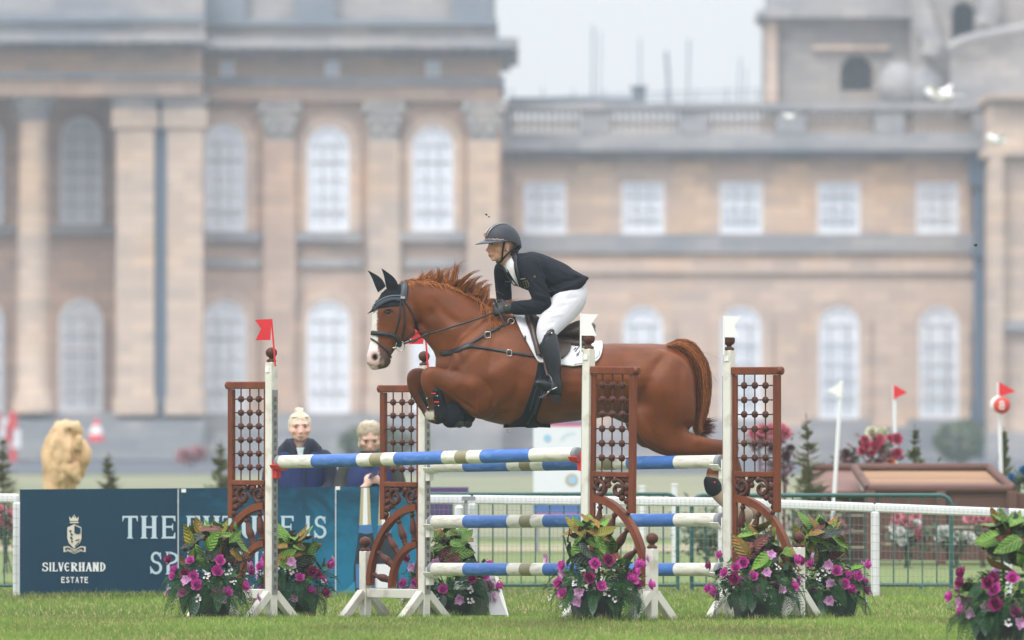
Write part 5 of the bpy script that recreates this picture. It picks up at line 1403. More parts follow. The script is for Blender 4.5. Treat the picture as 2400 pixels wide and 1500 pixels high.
m = MB(); a, b = W(985, 1160, 80), W(1062, 1214, 80); m.box(((a.x + b.x) / 2, 20, (a.z + b.z) / 2 - .002), (b.x - a.x, .05, a.z - b.z)); wobj('panel', m, M_purp, pb_)
for px in (992, 1055):
    m = MB(); q = W(px, 1214, 80); m.beam((q.x, 20.04, -.02), (q.x, 20.04, q.z + .1), .03, .03, Y, .004); wobj('leg', m, M_clip, pb_)
for i, (px, py) in enumerate(((1505, 1143), (1581, 1139))):
    q = W(px, py, 83); t = thing('white_post', ('left' if i == 0 else 'right') + ' white post on the grass behind the rail, between the stands', 'post', Vector((q.x, 23, 0)), 0, 'white posts beyond the rail')
    m = MB(); m.beam((0, 0, -.05), (0, 0, q.z), .055, .055, Y, .01); m.beam((0, 0, q.z), (0, 0, q.z + .02), .065, .065, Y, .006); obj('shaft', m, M_rail, t)
DF = 62.2
fs = thing('folding_sign', 'white plastic folding sign standing behind the flower pot near the rear poles', 'sign', Vector((W(1160, 1005, DF).x, DF - 60, gz(DF - 60))))
def fpan(dx0, x0, x1, xt0, xt1, y0, y1, D0_, D1_):
    m = MB(); n = 6; A = [W(xt0, y0 + 6, D0_), W(xt0 + 6, y0, D0_), W(xt1 - 8, y0, D0_), W(xt1, y0 + 8, D0_), W(x1, y1, D1_), W(x0, y1, D1_)]
    nv = (A[1] - A[2]).cross(A[4] - A[2]).normalized() * .03
    m.add(A + [p + nv for p in A], [(0, 1, 2, 3, 4, 5), (11, 10, 9, 8, 7, 6)] + [(i, (i + 1) % 6, 6 + (i + 1) % 6, 6 + i) for i in range(6)]); return m
wobj('front_panel', fpan(0, 1150, 1188, 1122, 1160, 1354, 1446, DF, DF - .16), mk('sign_shaded', (.42, .43, .44), .6), fs)  # white plastic; the shade on its faces is put into this grey
m = MB(); m.beam(W(1163, 1353, DF - .02), W(1190, 1452, DF - .18), .03, .035, Y, .006); m.beam(W(1124, 1353, DF - .02), W(1163, 1353, DF - .02), .03, .03, Y, .006); wobj('edge_frame', m, M_wcup, fs)
wobj('rear_panel', fpan(0, 1100, 1140, 1112, 1150, 1352, 1449, DF + .05, DF + .28), MATS['sign_shaded'], fs)

# far on the court: striped barrier, cone, pink bush
bar_ = thing('striped_barrier', 'red and white striped road barrier by the palace column, left edge', 'barrier', Vector((W(10, 1005, 345).x, 285, 0)))
for i in range(5):
    m = MB(); a = W(-30 + 15 * i, 968 + 13 * i, 345); b = W(-15 + 15 * i, 968 + 13 * i + 16, 345); m.box((a + b) / 2, (.34, .1, .75)); wobj('stripe', m, M_rflag if i % 2 else M_wflag, bar_)
m = MB(); q = W(30, 965, 345); m.beam((q.x, 285.1, -.02), (q.x, 285.1, q.z), .3, .1, Y, .02); q = W(-20, 965, 345); m.beam((q.x, 285.1, -.02), (q.x, 285.1, q.z), .2, .1, Y, .02); wobj('upright', m, M_rflag, bar_)
q = W(226, 1034, 344); cone = thing('traffic_cone', 'red and white traffic cone on the palace steps, right of the carving', 'cone', q)
m = MB(); m.lathe((0, 0, 0), Z, [(0, .34), (.28, .27)], 14); obj('base', m, M_rflag, cone); m = MB(); m.lathe((0, 0, .281), Z, [(0, .265), (.34, .16)], 14); obj('sleeve', m, M_wflag, cone); m = MB(); m.lathe((0, 0, .622), Z, [(0, .155), (.25, .06), (.26, .01)], 14); obj('tip', m, M_rflag, cone)
clump(450, 1068, 290, 62, 34, [(mk('faded_bloom', (.50, .26, .28), .8), 12, -.6, .6)], (1.0, [M_dkg]), 'far pink flower bush below the palace steps', 14, 0, .22)

# flying turf
for px, py, D, s, lab in ((1140, 503, 59.8, .010, 'tiny dark clod of turf flying above the rider\'s helmet'), (1146, 508, 59.9, .007, 'smaller clod of turf flying just below the other above the helmet'), (2287, 574, 59.5, .013, 'brown clod of turf flying in front of the wing\'s drainpipe'), (2026, 1416, 59.6, .012, 'brown clod of turf beside the rightmost sharp flower pot')):
    m = MB(); m.sphere((0, 0, 0), s, (1, .8, .7), 7, 5); g = random.Random(px); m.v = [tuple(Vector(v) * g.uniform(.6, 1.3)) for v in m.v]
    tag(obj('turf_clod', m, mk('turf_soil', (.07, .045, .025), .95), None, W(px, py, D)), lab, 'turf clod', 'clods of turf in the air')
# ================================================================== horse
DH = 60.1; PXM = DH / F; YM = DH - 60.0
def HP(px, py, dy=0.0): return W(px, py, DH + dy)
def hk(px, py, dy, a, b):
    p = HP(px, py, dy); return (p.x, p.y, p.z, a * PXM, b)
hb = MB()
def L(keys, sub=5, n=24, power=2.0): loft([hk(*k) for k in keys], n, sub, hb, None, 0, power)
# trunk
L([(1052, 858, 0, 42, .15), (1080, 858, 0, 78, .19), (1115, 858, 0, 108, .225), (1160, 862, 0, 126, .265), (1210, 870, 0, 130, .29), (1260, 886, 0, 116, .305), (1310, 892, 0, 101, .31), (1360, 894, 0, 92, .305), (1410, 891, 0, 87, .29), (1455, 888, 0, 82, .275), (1500, 884, 0, 79, .27), (1545, 884, 0, 78, .255), (1580, 886, 0, 68, .20), (1604, 896, 0, 50, .14)], 6)
# withers and croup ridges
L([(1130, 770, 0, 34, .05), (1180, 765, 0, 32, .06), (1230, 782, 0, 36, .09), (1290, 812, 0, 30, .14)], 4)
L([(1430, 840, 0, 36, .17), (1490, 838, 0, 33, .19), (1545, 838, 0, 32, .16), (1582, 846, 0, 36, .09)], 4)
# neck
L([(1165, 868, 0, 100, .19), (1138, 838, 0, 104, .185), (1100, 797, 0, 92, .16), (1058, 748, 0, 73, .125), (1015, 713, 0, 58, .098), (972, 699, 0, 46, .085), (945, 698, -.01, 40, .075)], 6)
L([(962, 672, 0, 14, .03), (1000, 676, 0, 15, .034), (1040, 681, 0, 16, .036), (1078, 696, 0, 18, .038), (1118, 718, 0, 20, .04), (1155, 745, 0, 22, .05)], 4)     # crest
L([(990, 770, 0, 16, .05), (1010, 785, 0, 20, .055), (1035, 810, 0, 24, .065), (1058, 845, 0, 26, .08)], 4)        # windpipe
# head, turned a little to the camera
L([(948, 684, -.005, 30, .07), (936, 706, -.01, 47, .088), (927, 738, -.02, 56, .097), (917, 764, -.03, 50, .082), (905, 790, -.04, 38, .064), (895, 813, -.05, 30, .054), (887, 833, -.058, 27, .056), (881, 848, -.062, 25, .056), (876, 857, -.065, 14, .042)], 6, 24, 2.2)
for s in (-1, 1):
    L([(955, 765, s * .055 - .015, 26, .028), (945, 778, s * .052 - .02, 26, .026), (930, 795, s * .042 - .03, 17, .02)], 3)     # cheek
    L([(908, 722, s * .082 - .018, 9, .018), (915, 727, s * .086 - .018, 12, .018), (924, 730, s * .082 - .018, 9, .016)], 3)  # brow
    L([(884, 752, s * .05 - .03, 7, .012), (893, 775, s * .055 - .035, 6, .012), (900, 800, s * .05 - .045, 5, .01)], 3)      # cheek bone ridge
    L([(873, 832, s * .036 - .058, 8, .015), (872, 843, s * .040 - .06, 9, .016), (876, 851, s * .036 - .06, 7, .014)], 3)     # nostril rim
L([(906, 843, -.055, 12, .036), (901, 853, -.06, 11, .034), (890, 860, -.062, 6, .028)], 3)   # chin and lower lip
L([(868, 848, -.062, 10, .04), (873, 857, -.064, 8, .038), (882, 863, -.066, 6, .03)], 3)      # upper lip
# shoulders, breast and forelegs (near, far)
for s, ox, oy in ((-1, 0, 0), (1, -33, 3)):
    L([(1165, 775, s * .12, 40, .075), (1128, 830, s * .17, 58, .085), (1105, 885, s * .195, 55, .085), (1125, 935, s * .185, 46, .08), (1150, 955, s * .16, 34, .06)], 5)
    L([(1215, 830, s * .205, 44, .06), (1190, 890, s * .225, 52, .07), (1160, 945, s * .19, 34, .06)], 5)
    L([(1148 + ox * .3, 928, s * .175, 50, .085), (1108 + ox * .7, 919 + oy, s * .19, 42, .076), (1068 + ox, 903 + oy, s * .19, 33, .062), (1036 + ox, 889 + oy, s * .188, 26, .05), (1016 + ox, 881 + oy, s * .185, 23, .047)], 5)
    L([(1022 + ox, 872 + oy, s * .185, 15, .042), (1008 + ox, 880 + oy, s * .185, 21, .05), (1005 + ox, 896 + oy, s * .185, 19, .046), (1009 + ox, 914 + oy, s * .182, 17, .036), (1014 + ox * .85, 934 + oy, s * .175, 15, .031), (1019 + ox * .6, 955 + oy, s * .165, 14, .030), (1025 + ox * .35, 970 + oy, s * .16, 18, .038), (1034 + ox * .1, 978 + oy, s * .155, 16, .034)], 5)
    L([(1030 + ox * .2, 976 + oy, s * .155, 15, .033), (1044, 977, s * .15, 14, .030), (1056 - ox * .55, 974, s * .145, 19, .042), (1066 - ox * .55, 974, s * .14, 22, .052)], 4)
# belly keel behind the elbows
L([(1110, 945, 0, 26, .12), (1150, 962, 0, 27, .15), (1200, 972, 0, 26, .18)], 4)
# quarters and hind legs
for s, ox, oy in ((-1, 0, 0), (1, -42, 4)):
    k = 1 if s < 0 else .5
    L([(1530, 845, s * .14, 40, .08), (1552, 880, s * .165, 68, .10), (1560, 925, s * .175, 69, .105), (1559, 968, s * .165, 69, .098), (1562 + ox * .4, 1003, s * .155, 60, .082), (1583 + ox * .6, 1030, s * .15, 40, .066), (1620 + ox * .8, 1042 + oy, s * .15, 26, .052), (1660 + ox * .7, 1047 + oy, s * .15, 20, .043), (1692 + ox * .6, 1048 + oy, s * .15, 18, .04), (1716 + ox * .5, 1052 + oy, s * .15, 20, .044)], 6)
    L([(1505 + ox * k, 960, s * .16, 24, .06), (1512 + ox * k, 990, s * .165, 26, .065), (1525 + ox * k, 1018, s * .16, 24, .06), (1545 + ox * .7, 1036, s * .155, 18, .05)], 4)
    L([(1596, 850, s * .07, 22, .06), (1608, 890, s * .085, 22, .07), (1612, 940, s * .10, 20, .075), (1604, 990, s * .12, 24, .06)], 4)
    if s < 0: leg = [(1722, 1046, 13, .036), (1712, 1062, 18, .040), (1691, 1080, 19, .033), (1674, 1102, 18, .031), (1669, 1122, 17, .034), (1673, 1144, 18, .037), (1684, 1162, 16, .034), (1700, 1178, 15, .033), (1716, 1190, 19, .045), (1732, 1203, 24, .055)]
    else: leg = [(1700, 1048, 13, .036), (1714, 1070, 17, .038), (1726, 1096, 14, .030), (1732, 1124, 13, .028), (1736, 1150, 17, .036), (1744, 1168, 15, .033), (1758, 1184, 15, .034), (1770, 1200, 22, .052)]
    L([(a, b + oy * .5, s * .15, c * .92, d) for a, b, c, d in leg], 5)
# sheath, and dock of the tail
L([(1430, 958, 0, 16, .06), (1462, 972, 0, 18, .065), (1490, 985, 0, 14, .05)], 3)
L([(1560, 826, 0, 20, .07), (1580, 815, 0, 13, .045), (1598, 816, 0, 11, .035), (1614, 832, 0, 8, .025)], 4)
HM = skin(hb, .0115, 7, 'horse')
co = coords(HM)
# gentle muscle relief
def bump_at(px, py, dy, r, h):
    c = np.array(HP(px, py, dy)); d = np.linalg.norm((co - c) * np.array([1, .8, 1]), axis=1); return h * 1.75 * np.exp(-(d / r) ** 2)
_nrm = np.empty(len(HM.vertices) * 3); HM.vertices.foreach_get('normal', _nrm); _nrm = _nrm.reshape(-1, 3)
disp = np.zeros(len(co))
for s in (-1, 1):
    for a in ((1072, 900, .25, .05, .010), (1105, 905, .26, .06, .012), (1150, 880, .28, .08, .012), (1090, 835, .2, .07, .010), (1190, 850, .3, .09, .010), (1540, 900, .28, .12, .012), (1600, 960, .2, .08, .010), (1470, 850, .27, .07, -.010), (1440, 930, .28, .08, -.014), (1515, 950, .27, .06, -.008), (1640, 1030, .2, .04, .006), (1060, 780, .14, .05, .008), (1010, 735, .12, .04, -.008), (1100, 760, .16, .05, -.006), (945, 765, .1, .03, .005), (900, 770, .08, .02, -.006), (903, 815, .06, .02, -.006)):
        disp += bump_at(a[0], a[1], s * a[2], a[3], a[4])
    disp += bump_at(878, 837, s * .056 - .06, .017, -.026)      # nostril hollow
    disp += bump_at(911, 731, s * .10 - .018, .016, -.010)      # eye socket
for i in range(9): disp += bump_at(1235 + i * 20, 900 + 4 * math.sin(i), -.33, .022, .0022)
# crease round the forearm and elbow, line of the shoulder blade, stifle fold
for line, rr, hh in (((((1062, 868), (1095, 877), (1120, 884), (1145, 900), (1158, 925), (1155, 950))), .018, -.0065), (((1030, 905), (1062, 928), (1090, 948), (1112, 962)), .016, -.004), (((1150, 775), (1120, 815), (1085, 855), (1062, 880)), .03, -.005), (((1060, 800), (1075, 830), (1085, 860)), .022, -.004), (((1485, 985), (1505, 1015), (1522, 1040)), .018, -.005), (((1230, 880), (1200, 930), (1165, 965)), .035, -.006), (((1560, 830), (1530, 870), (1510, 920), (1500, 960)), .04, -.007), (((1600, 850), (1590, 900), (1592, 950), (1600, 1000)), .03, -.005), (((1012, 700), (1040, 735), (1075, 760), (1120, 775)), .03, -.005), (((985, 745), (1010, 765), (1035, 790)), .018, -.006)):
    for (a, b), (c, d) in zip(line, line[1:]):
        for t in np.linspace(0, 1, 6, endpoint=False): disp += bump_at(a + (c - a) * t, b + (d - b) * t, -.24 if a > 1050 or b > 850 else -.13, rr, hh * .55)
# veins and folds
for line in (((1090, 860), (1120, 875), (1140, 870), (1165, 885)), ((1180, 905), (1200, 925), (1195, 950)), ((1300, 930), (1340, 945), (1390, 940), (1420, 950)), ((1530, 1010), (1560, 1025), (1600, 1035), (1640, 1040)), ((930, 790), (938, 780), (950, 785)), ((890, 745), (886, 760), (893, 775)), ((1040, 750), (1075, 785), (1090, 810)), ((1050, 880), (1085, 905), (1118, 925)), ((885, 765), (893, 780), (905, 790)), ((1110, 880), (1150, 905), (1162, 935)), ((1500, 1005), (1512, 1030), (1535, 1048))):
    for (a, b), (c, d) in zip(line, line[1:]):
        for t in np.linspace(0, 1, 9): disp += bump_at(a + (c - a) * t, b + (d - b) * t, -.24 if a > 950 else -.11, .009, .0016) * .8
co = co + _nrm * disp[:, None]
set_coords(HM, co)
# coat colours and tints by place on the body
ppx = 1200 + co[:, 0] * F / (co[:, 1] + 60); ppy = 1005 - (co[:, 2] - CH) * F / (co[:, 1] + 60)
n_ = len(co)
base = np.tile(np.array([.138, .033, .004]), (n_, 1))
def tint(mask, c, amt=1.0):
    global base
    m = np.clip(mask * amt, 0, 1)[:, None]; base = base * (1 - m) + np.array(c) * m
def blob(px, py, rx, ry): return np.exp(-(((ppx - px) / rx) ** 2 + ((ppy - py) / ry) ** 2))
tint(blob(1100, 800, 120, 60), (.17, .044, .006), .7); tint(blob(1052, 862, 30, 55), (.08, .019, .004), .45); tint(blob(1010, 765, 34, 28), (.085, .02, .004), .45); tint(blob(1150, 950, 60, 26), (.095, .024, .005), .4); tint(blob(1425, 930, 26, 50), (.10, .026, .005), .4); tint(blob(1550, 850, 90, 50), (.15, .040, .007), .6); tint(blob(1250, 980, 130, 30), (.15, .05, .014), .5)  # lighter neck, croup and belly; darker breast, throat, elbow and flank
tint(ss(ppy, 905, 930) * (ppx < 1045) * (ppx > 940), (.06, .018, .006), .7)                     # darker shins
tint(ss(ppx, 1650, 1690) * (ppy < 1085), (.09, .024, .007), .6)
tint(blob(915, 745, 26, 22), (.085, .026, .008), .6); tint(blob(911, 732, 15, 10), (.045, .016, .008), .9)
tint(blob(960, 790, 30, 18), (.075, .022, .008), .6)
gm = ss(ppy, 800, 830) * (ppx < 935) * (ppx > 840); tint(gm, (.085, .05, .042), .85)           # grey-brown muzzle
xb = np.interp(ppy, [690, 720, 740, 775, 800, 820, 838, 846], [879, 884, 884, 883, 885, 886, 891, 886])
noise_ = 1.5 * np.sin(ppy * .7) + 1.0 * np.sin(ppy * 1.9 + 1)
bl = ss(xb - ppx + noise_ * .5, -1.5, 1.5) * (ppx < 900) * (ppy > 690) * (ppy < 868); tint(bl, (.70, .66, .62))
tint(bl * ss(ppy, 808, 832), (.62, .42, .40), .8)
tint(blob(884, 851, 9, 5) * (ppx < 900), (.60, .40, .38), 1.0)
tint(blob(879, 838, 6.5, 7.5), (.02, .010, .010), 1.7)
tint(np.exp(-((ppy - np.interp(ppx, [858, 870, 885, 900, 912], [849, 856, 858, 851, 838])) / 1.7) ** 2) * (ppx > 858) * (ppx < 910), (.05, .03, .028), .9)
tint(blob(897, 850, 3.5, 7), (.45, .38, .24), .7)
tint(ss(ppy, 1108, 1120) * (ppx > 1600) * (ppx < 1720), (.46, .36, .28), .75)                                 # white socks behind
tint(ss(ppy, 1182, 1192) * (ppx > 1600), (.34, .26, .18), .8)
fore = ss(ppy, 961, 966) * (ppx < 1017) * (ppx > 996) * (ppy < 984); tint(fore, (.62, .58, .50), .9)
tint(ss(ppx, 1046, 1050) * (ppy > 940) * (ppx < 1100) * (co[:, 2] < HP(1060, 955).z) * (ppx < 1098) * (ppy > 958), (.03, .03, .03), .9)
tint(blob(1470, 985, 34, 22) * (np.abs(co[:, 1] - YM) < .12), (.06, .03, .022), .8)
paint(HM, base)
M_coat = mk('chestnut_coat', (.2, .06, .02), 0.46, attr='Col', scale=9, attrvar=.2, detail=12, bump=.3, bscale=150, spec=.28)
horse = thing('horse', 'chestnut horse with a white blaze clearing the striped poles, front knees tucked', 'horse', Vector((HP(1300, 1005).x, YM, 0)))
HM.materials.append(M_coat)
_hl = Vector(horse.location); set_coords(HM, co - np.array(_hl))
hbody = link('body', HM, horse)
HV = BVHTree.FromPolygons([Vector(v) for v in co], [tuple(p.vertices) for p in HM.polygons])
CAM = Vector((0, -60, CH))
def hit(px, py, dx=0.0, bvh=None):
    """the point of the horse's near side behind a pixel"""
    bvh = bvh or HV
    d = (W(px, py, DH) - CAM).normalized()
    loc, nor, idx, dist = bvh.ray_cast(CAM, d)
    if loc is None:
        # past the outline: the nearest point of the coat
        loc, nor, idx, dist = bvh.find_nearest(W(px, py, DH - .08))
    if nor.dot(d) > 0: nor = -nor
    return loc, nor
def mirror(p): return Vector((p.x, 2 * YM - p.y, p.z))

M_leath = mk('black_leather', (.010, .011, .015), .42, (.016, .018, .024), 20, bump=.12, bscale=120, spec=.4)
M_brown = mk('brown_leather', (.035, .018, .013), .42, (.05, .026, .018), 9, bump=.15, bscale=60, spec=.5)
M_navy = mk('navy_knit', (.004, .006, .011), .9, (.007, .010, .017), 60, bump=.4, bscale=300, spec=.25)
M_girth = mk('navy_neoprene', (.005, .007, .013), .8, (.008, .011, .019), 18, bump=.15, bscale=150, spec=.2)
M_metal = mk('polished_metal', (.62, .60, .56), .25, metal=1.0)
M_pad = mk('white_quilt', (.72, .73, .77), .8, (.64, .65, .70), 12, bump=.5, bscale=38, sheen=.2)

def ribbon(mb, pts, nors, width, thick=.004, off=.003, mi=0, wfun=None):
    rings = []
    m = len(pts)
    for i in range(m):
        t = (pts[min(i + 1, m - 1)] - pts[max(i - 1, 0)]).normalized(); n = (nors[i] - t * nors[i].dot(t)).normalized(); s = t.cross(n)
        w = width * (wfun(i / (m - 1)) if wfun else 1) / 2; o = pts[i] + n * off
        rings.append([o - s * w, o - s * w * .8 + n * thick, o + s * w * .8 + n * thick, o + s * w])
    mb.rings(rings, mi, True); return mb

def strap(path, width, thick=.004, off=.003, sub=6, mirror_it=False, mb=None, wfun=None, smooth=2):
    """strap lying on the coat along a path of photograph pixels"""
    mb = mb or MB(); q = cr([(a, b) for a, b in path], sub); P = []; Nn = []
    for a, b in q:
        p, n = hit(a, b); P.append(p); Nn.append(n)
    for _ in range(smooth):
        P = [P[0]] + [(P[i - 1] + P[i] * 2 + P[i + 1]) / 4 for i in range(1, len(P) - 1)] + [P[-1]]
        Nn = [Nn[0]] + [(Nn[i - 1] + Nn[i] * 2 + Nn[i + 1]).normalized() for i in range(1, len(Nn) - 1)] + [Nn[-1]]
    ribbon(mb, P, Nn, width, thick, off, wfun=wfun)
    if mirror_it: ribbon(mb, [mirror(p) for p in P], [Vector((n.x, -n.y, n.z)) for n in Nn], width, thick, off, wfun=wfun)
    return mb, P, Nn

def patch(rows, off, thick, nx=12, ny=10, mirror_it=False, mb=None, fit=1.0, edge=.0):
    """sheet lying on the coat; rows = (py, px_left, px_right) from top to bottom (px may be paired with their own py)"""
    mb = mb or MB(); q = cr([(r[0], r[1], r[2], r[3] if len(r) > 3 else r[0]) for r in rows], max(1, ny // (len(rows) - 1)))
    grid = []
    for yl, xl, xr, yr in q:
        row = []
        for i in range(nx + 1):
            f = i / nx; p, n = hit(xl + (xr - xl) * f, yl + (yr - yl) * f); row.append((p, n))
        grid.append(row)
    for _ in range(3):
        g2 = [list(r) for r in grid]
        for j in range(len(grid)):
            for i in range(nx + 1):
                ns = [grid[jj][ii] for jj, ii in ((j - 1, i), (j + 1, i), (j, i - 1), (j, i + 1)) if 0 <= jj < len(grid) and 0 <= ii <= nx]
                pa = Vector((0, 0, 0)); na = Vector((0, 0, 0))
                for a, b in ns: pa += a; na += b
                p, n = grid[j][i]; pm = pa / len(ns)
                g2[j][i] = (Vector((p.x, p.y * .5 + pm.y * .5, p.z)), (n + na / len(ns)).normalized())
        grid = g2
    def emit(f):
        o = len(mb.v); nr = len(grid)
        for k in (0, 1):
            for r in grid:
                for p, n in r:
                    v = p + n * (off + thick * k); mb.v.append(tuple(f(v)))
        def ad(a, b, c, d):
            mb.f.append([o + a, o + b, o + c, o + d]); mb.m.append(0); mb.s.append(True)
        T = nr * (nx + 1)
        for j in range(nr - 1):
            for i in range(nx):
                a = j * (nx + 1) + i; ad(a, a + 1, a + nx + 2, a + nx + 1); ad(T + a + nx + 1, T + a + nx + 2, T + a + 1, T + a)
        for j in range(nr - 1):
            for i in (0, nx):
                a = j * (nx + 1) + i; ad(a, a + nx + 1, T + a + nx + 1, T + a)
        for i in range(nx):
            for j in (0, nr - 1):
                a = j * (nx + 1) + i; ad(a + 1, a, T + a, T + a + 1)
    emit(lambda v: v)
    if mirror_it: emit(mirror)
    return mb, grid

# ---- eyes
M_eye = mk('dark_eye', (.010, .006, .005), .22, spec=.35)
m = MB()
for s in (-1, 1): m.sphere(HP(911, 732, s * .092 - .018), .021, (1.15, .6, .8), 14, 10)
p, n = hit(911, 732)
for s in (-1, 1):
    m = MB(); c = p - n * .006
    if s > 0: c = mirror(c)
    m.sphere(c, .026, (1.25, .62, .74), 14, 10); wobj('eye', m, M_eye, horse)
m = MB(); m.tube([hit(a, b)[0] + hit(a, b)[1] * .002 for a, b in ((899, 734), (904, 726), (911, 723.5), (919, 726), (924, 733))], [.002, .004, .0045, .004, .002], 8)
wobj('eyelid', m, mk('eyelid_skin', (.045, .015, .008), .6), horse)

# ---- ears in their knitted veil
def ear(tip, base, w, dy, lean):
    m = MB(); b, t = HP(*base, dy), HP(*tip, dy + lean); d = t - b; rings = []
    s = Vector((1, -.25, .35)).normalized(); s = (s - d.normalized() * s.dot(d.normalized())).normalized(); u = d.normalized().cross(s)
    for i in range(11):
        f = i / 10; c = b + d * f + s * (.012 * math.sin(math.pi * f)); ww = w * (1 - f) ** .80 * (.85 + .28 * math.sin(math.pi * min(1, f * 1.2))) + .0012
        rings.append([c + s * ww * math.cos(q) + u * ww * .5 * math.sin(q) for q in [2 * math.pi * k / 12 for k in range(12)]])
    m.rings(rings, 0, True); return m
veil = None
vm, _ = patch([(661, 905, 944, 656), (680, 890, 947), (700, 880, 945), (715, 874, 943), (724, 873, 938, 716)], .004, .005, 12, 12, True)
veil = wobj('fly_veil', vm, M_navy, horse)
wobj('ear', ear((894, 629), (922, 680), .050, -.055, -.03), M_navy, horse)
wobj('ear', ear((862, 634), (895, 678), .040, .055, .02), M_navy, horse)
# scalloped veil brim lifting off the forehead, with silver piping
m = MB(); q = cr([(938, 708), (925, 705), (912, 707), (898, 714), (886, 722), (876, 730), (862, 736)], 4)
up_ = cr([(940, 697), (925, 697), (908, 699), (893, 706), (880, 714), (872, 718), (868, 726)], 4); rings = []
for (a, b), (c, d) in zip(q, up_):
    p, n = hit(max(a, 874), b); p2, n2 = hit(max(c, 876), d)
    lo = p + n * .014; lo.x = W(a, b, DH).x; lo.z = W(a, b, DH + 0).z; hi = p2 + n2 * .008
    rings.append([hi, hi + n2 * .004, lo + n * .004, lo])
m.rings(rings, 0, True); o = wobj('veil_brim', m, mk('veil_brim_cloth', (.022, .030, .048), .7), veil)
strap([(939, 694), (925, 694), (908, 697), (893, 705), (881, 714), (877, 711), (876, 706)], .010, .006, .010, 5)
sm, _, _ = strap([(939, 694), (925, 694), (908, 697), (893, 705), (881, 714), (876, 708)], .009, .006, .010, 5); wobj('veil_piping', sm, mk('piping_grey', (.10, .12, .16), .5), veil)

# ---- bridle
bri = MB()
br_o = None
sm, _, _ = strap([(946, 658), (948, 676), (946, 694), (944, 702)], .052, .006, .009, 6, True); br_o = wobj('headpiece', sm, mk('padded_leather', (.03, .038, .055), .45), horse)
m = MB(); p, n = hit(943, 699); m.box(p + n * .02, (.03, .006, .016)); wobj('buckle', m, M_metal, horse)
cheek = MB()
strap([(939, 700), (938, 722), (936, 745), (930, 768), (925, 785)], .014, .004, .005, 6, True, cheek)
strap([(943, 703), (947, 722), (948, 745), (946, 772), (942, 795)], .014, .004, .006, 6, True, cheek)
wobj('cheekpiece', cheek, M_leath, horse)
sm, _, _ = strap([(946, 704), (956, 718), (966, 736), (973, 754), (977, 771)], .014, .004, .005, 6, True); wobj('throat_lash', sm, M_leath, horse)
sm, _, _ = strap([(864, 779), (870, 780), (890, 782), (910, 784), (924, 788), (932, 797), (938, 803)], .034, .008, .005, 6, True); wobj('noseband', sm, M_leath, horse)
sm, _, _ = strap([(864, 793), (870, 794), (880, 800), (893, 810), (905, 821), (913, 833), (915, 838)], .014, .004, .005, 6, True); wobj('flash_strap', sm, M_leath, horse)
# bit ring and its keepers
m = MB(); c = hit(934, 808)[0] + Vector((0, -.018, 0)); c.x = W(938, 811, c.y + 60).x; c.z = W(938, 811, c.y + 60).z
ringp = [c + Vector((.031 * math.cos(q), -.004 * math.sin(q), .033 * math.sin(q))) for q in [2 * math.pi * k / 24 for k in range(25)]]
m.tube(ringp, .0042, 6); m.tube([W(921, 816, c.y + 60), W(929, 814, c.y + 60)], [.009, .006], 8); wobj('bit', m, M_metal, horse)
m = MB(); m.sphere(W(936, 807, c.y + 60.004), .019, (1, .35, 1.2)); wobj('bit_guard', m, M_leath, horse)

# ---- reins: from the bit to the glove, through the martingale ring
m = MB()
HAND = W(1172, 724, DH - .155)
rp = [W(946, 806, c.y + 60), W(966, 799, DH - .115), W(985, 791, DH - .125), W(1003, 783, DH - .135), W(1060, 766, DH - .165), W(1120, 747, DH - .175), Vector(HAND) + Vector((-.03, .0, -.02))]
rp = [Vector(v) for v in cr([tuple(v) for v in rp], 4)]
ribbon(m, rp, [Vector((0, -1, 0))] * len(rp), .013, .004, 0); 
m2 = [W(946, 812, c.y + 60), W(972, 806, DH - .115), W(1003, 787, DH - .135)]
m.tube([W(958, 795, DH - .11), W(975, 783, DH - .12), W(985, 778, DH - .12), W(1002, 776, DH - .13)], .004, 6); m.tube([W(956, 790, DH - .108), W(961, 802, DH - .11)], .006, 6)
m.tube([W(966, 802, DH - .114), W(978, 796, DH - .12)], .008, 8)
m.tube([mirror(v) for v in rp], .0035, 6)
wobj('rein', m, M_leath, horse)
m = MB(); cc = W(1003, 785, DH - .136); m.tube([cc + Vector((0.004, -.004, .034)), cc, cc + Vector((.002, 0, -.03))], [.006, .012, .006], 8, flat=.5); wobj('rein_stop', m, M_leath, horse)

# ---- breastplate
for nm_, path_, wd_, off_, wf_ in (('breastplate', [(1033, 826), (1040, 829), (1058, 826), (1080, 817), (1095, 811), (1108, 808)], .040, .004, lambda t: .85 + .4 * t),
        ('breast_strap', [(1100, 807), (1120, 795), (1140, 783), (1165, 771), (1180, 764), (1196, 757)], .020, .005, None),
        ('breast_strap', [(1104, 812), (1125, 815), (1160, 820), (1195, 827), (1230, 832), (1262, 837)], .020, .005, None),
        ('breast_strap', [(1202, 752), (1220, 744), (1240, 735)], .016, .018, None)):
    bp_, _, _ = strap(path_, wd_, .0055, off_, 6, False, None, wf_)
    far_ = MB(); far_.add([mirror(Vector(v)) for v in bp_.v], bp_.f, 0, True)
    wobj(nm_, bp_, M_leath, horse); wobj(nm_, far_, M_leath, horse)
m = MB()
for px, py, sx, sz in ((1143, 786, .020, .022), (1194, 829, .017, .022)):
    p, n = hit(px, py); p = p + n * .013; m.tube([p + Vector((sx * math.copysign(abs(math.cos(q)) ** .5, math.cos(q)), 0, sz * math.copysign(abs(math.sin(q)) ** .5, math.sin(q)))) for q in [2 * math.pi * k / 16 for k in range(17)]], .0032, 6)
p, n = hit(1198, 756); p = p + n * .014; m.tube([p + Vector((.022 * math.cos(q), 0, .020 * math.sin(q))) for q in [2 * math.pi * k / 20 for k in range(21)]], .0035, 6)
wobj('breastplate_buckle', m, M_metal, horse)

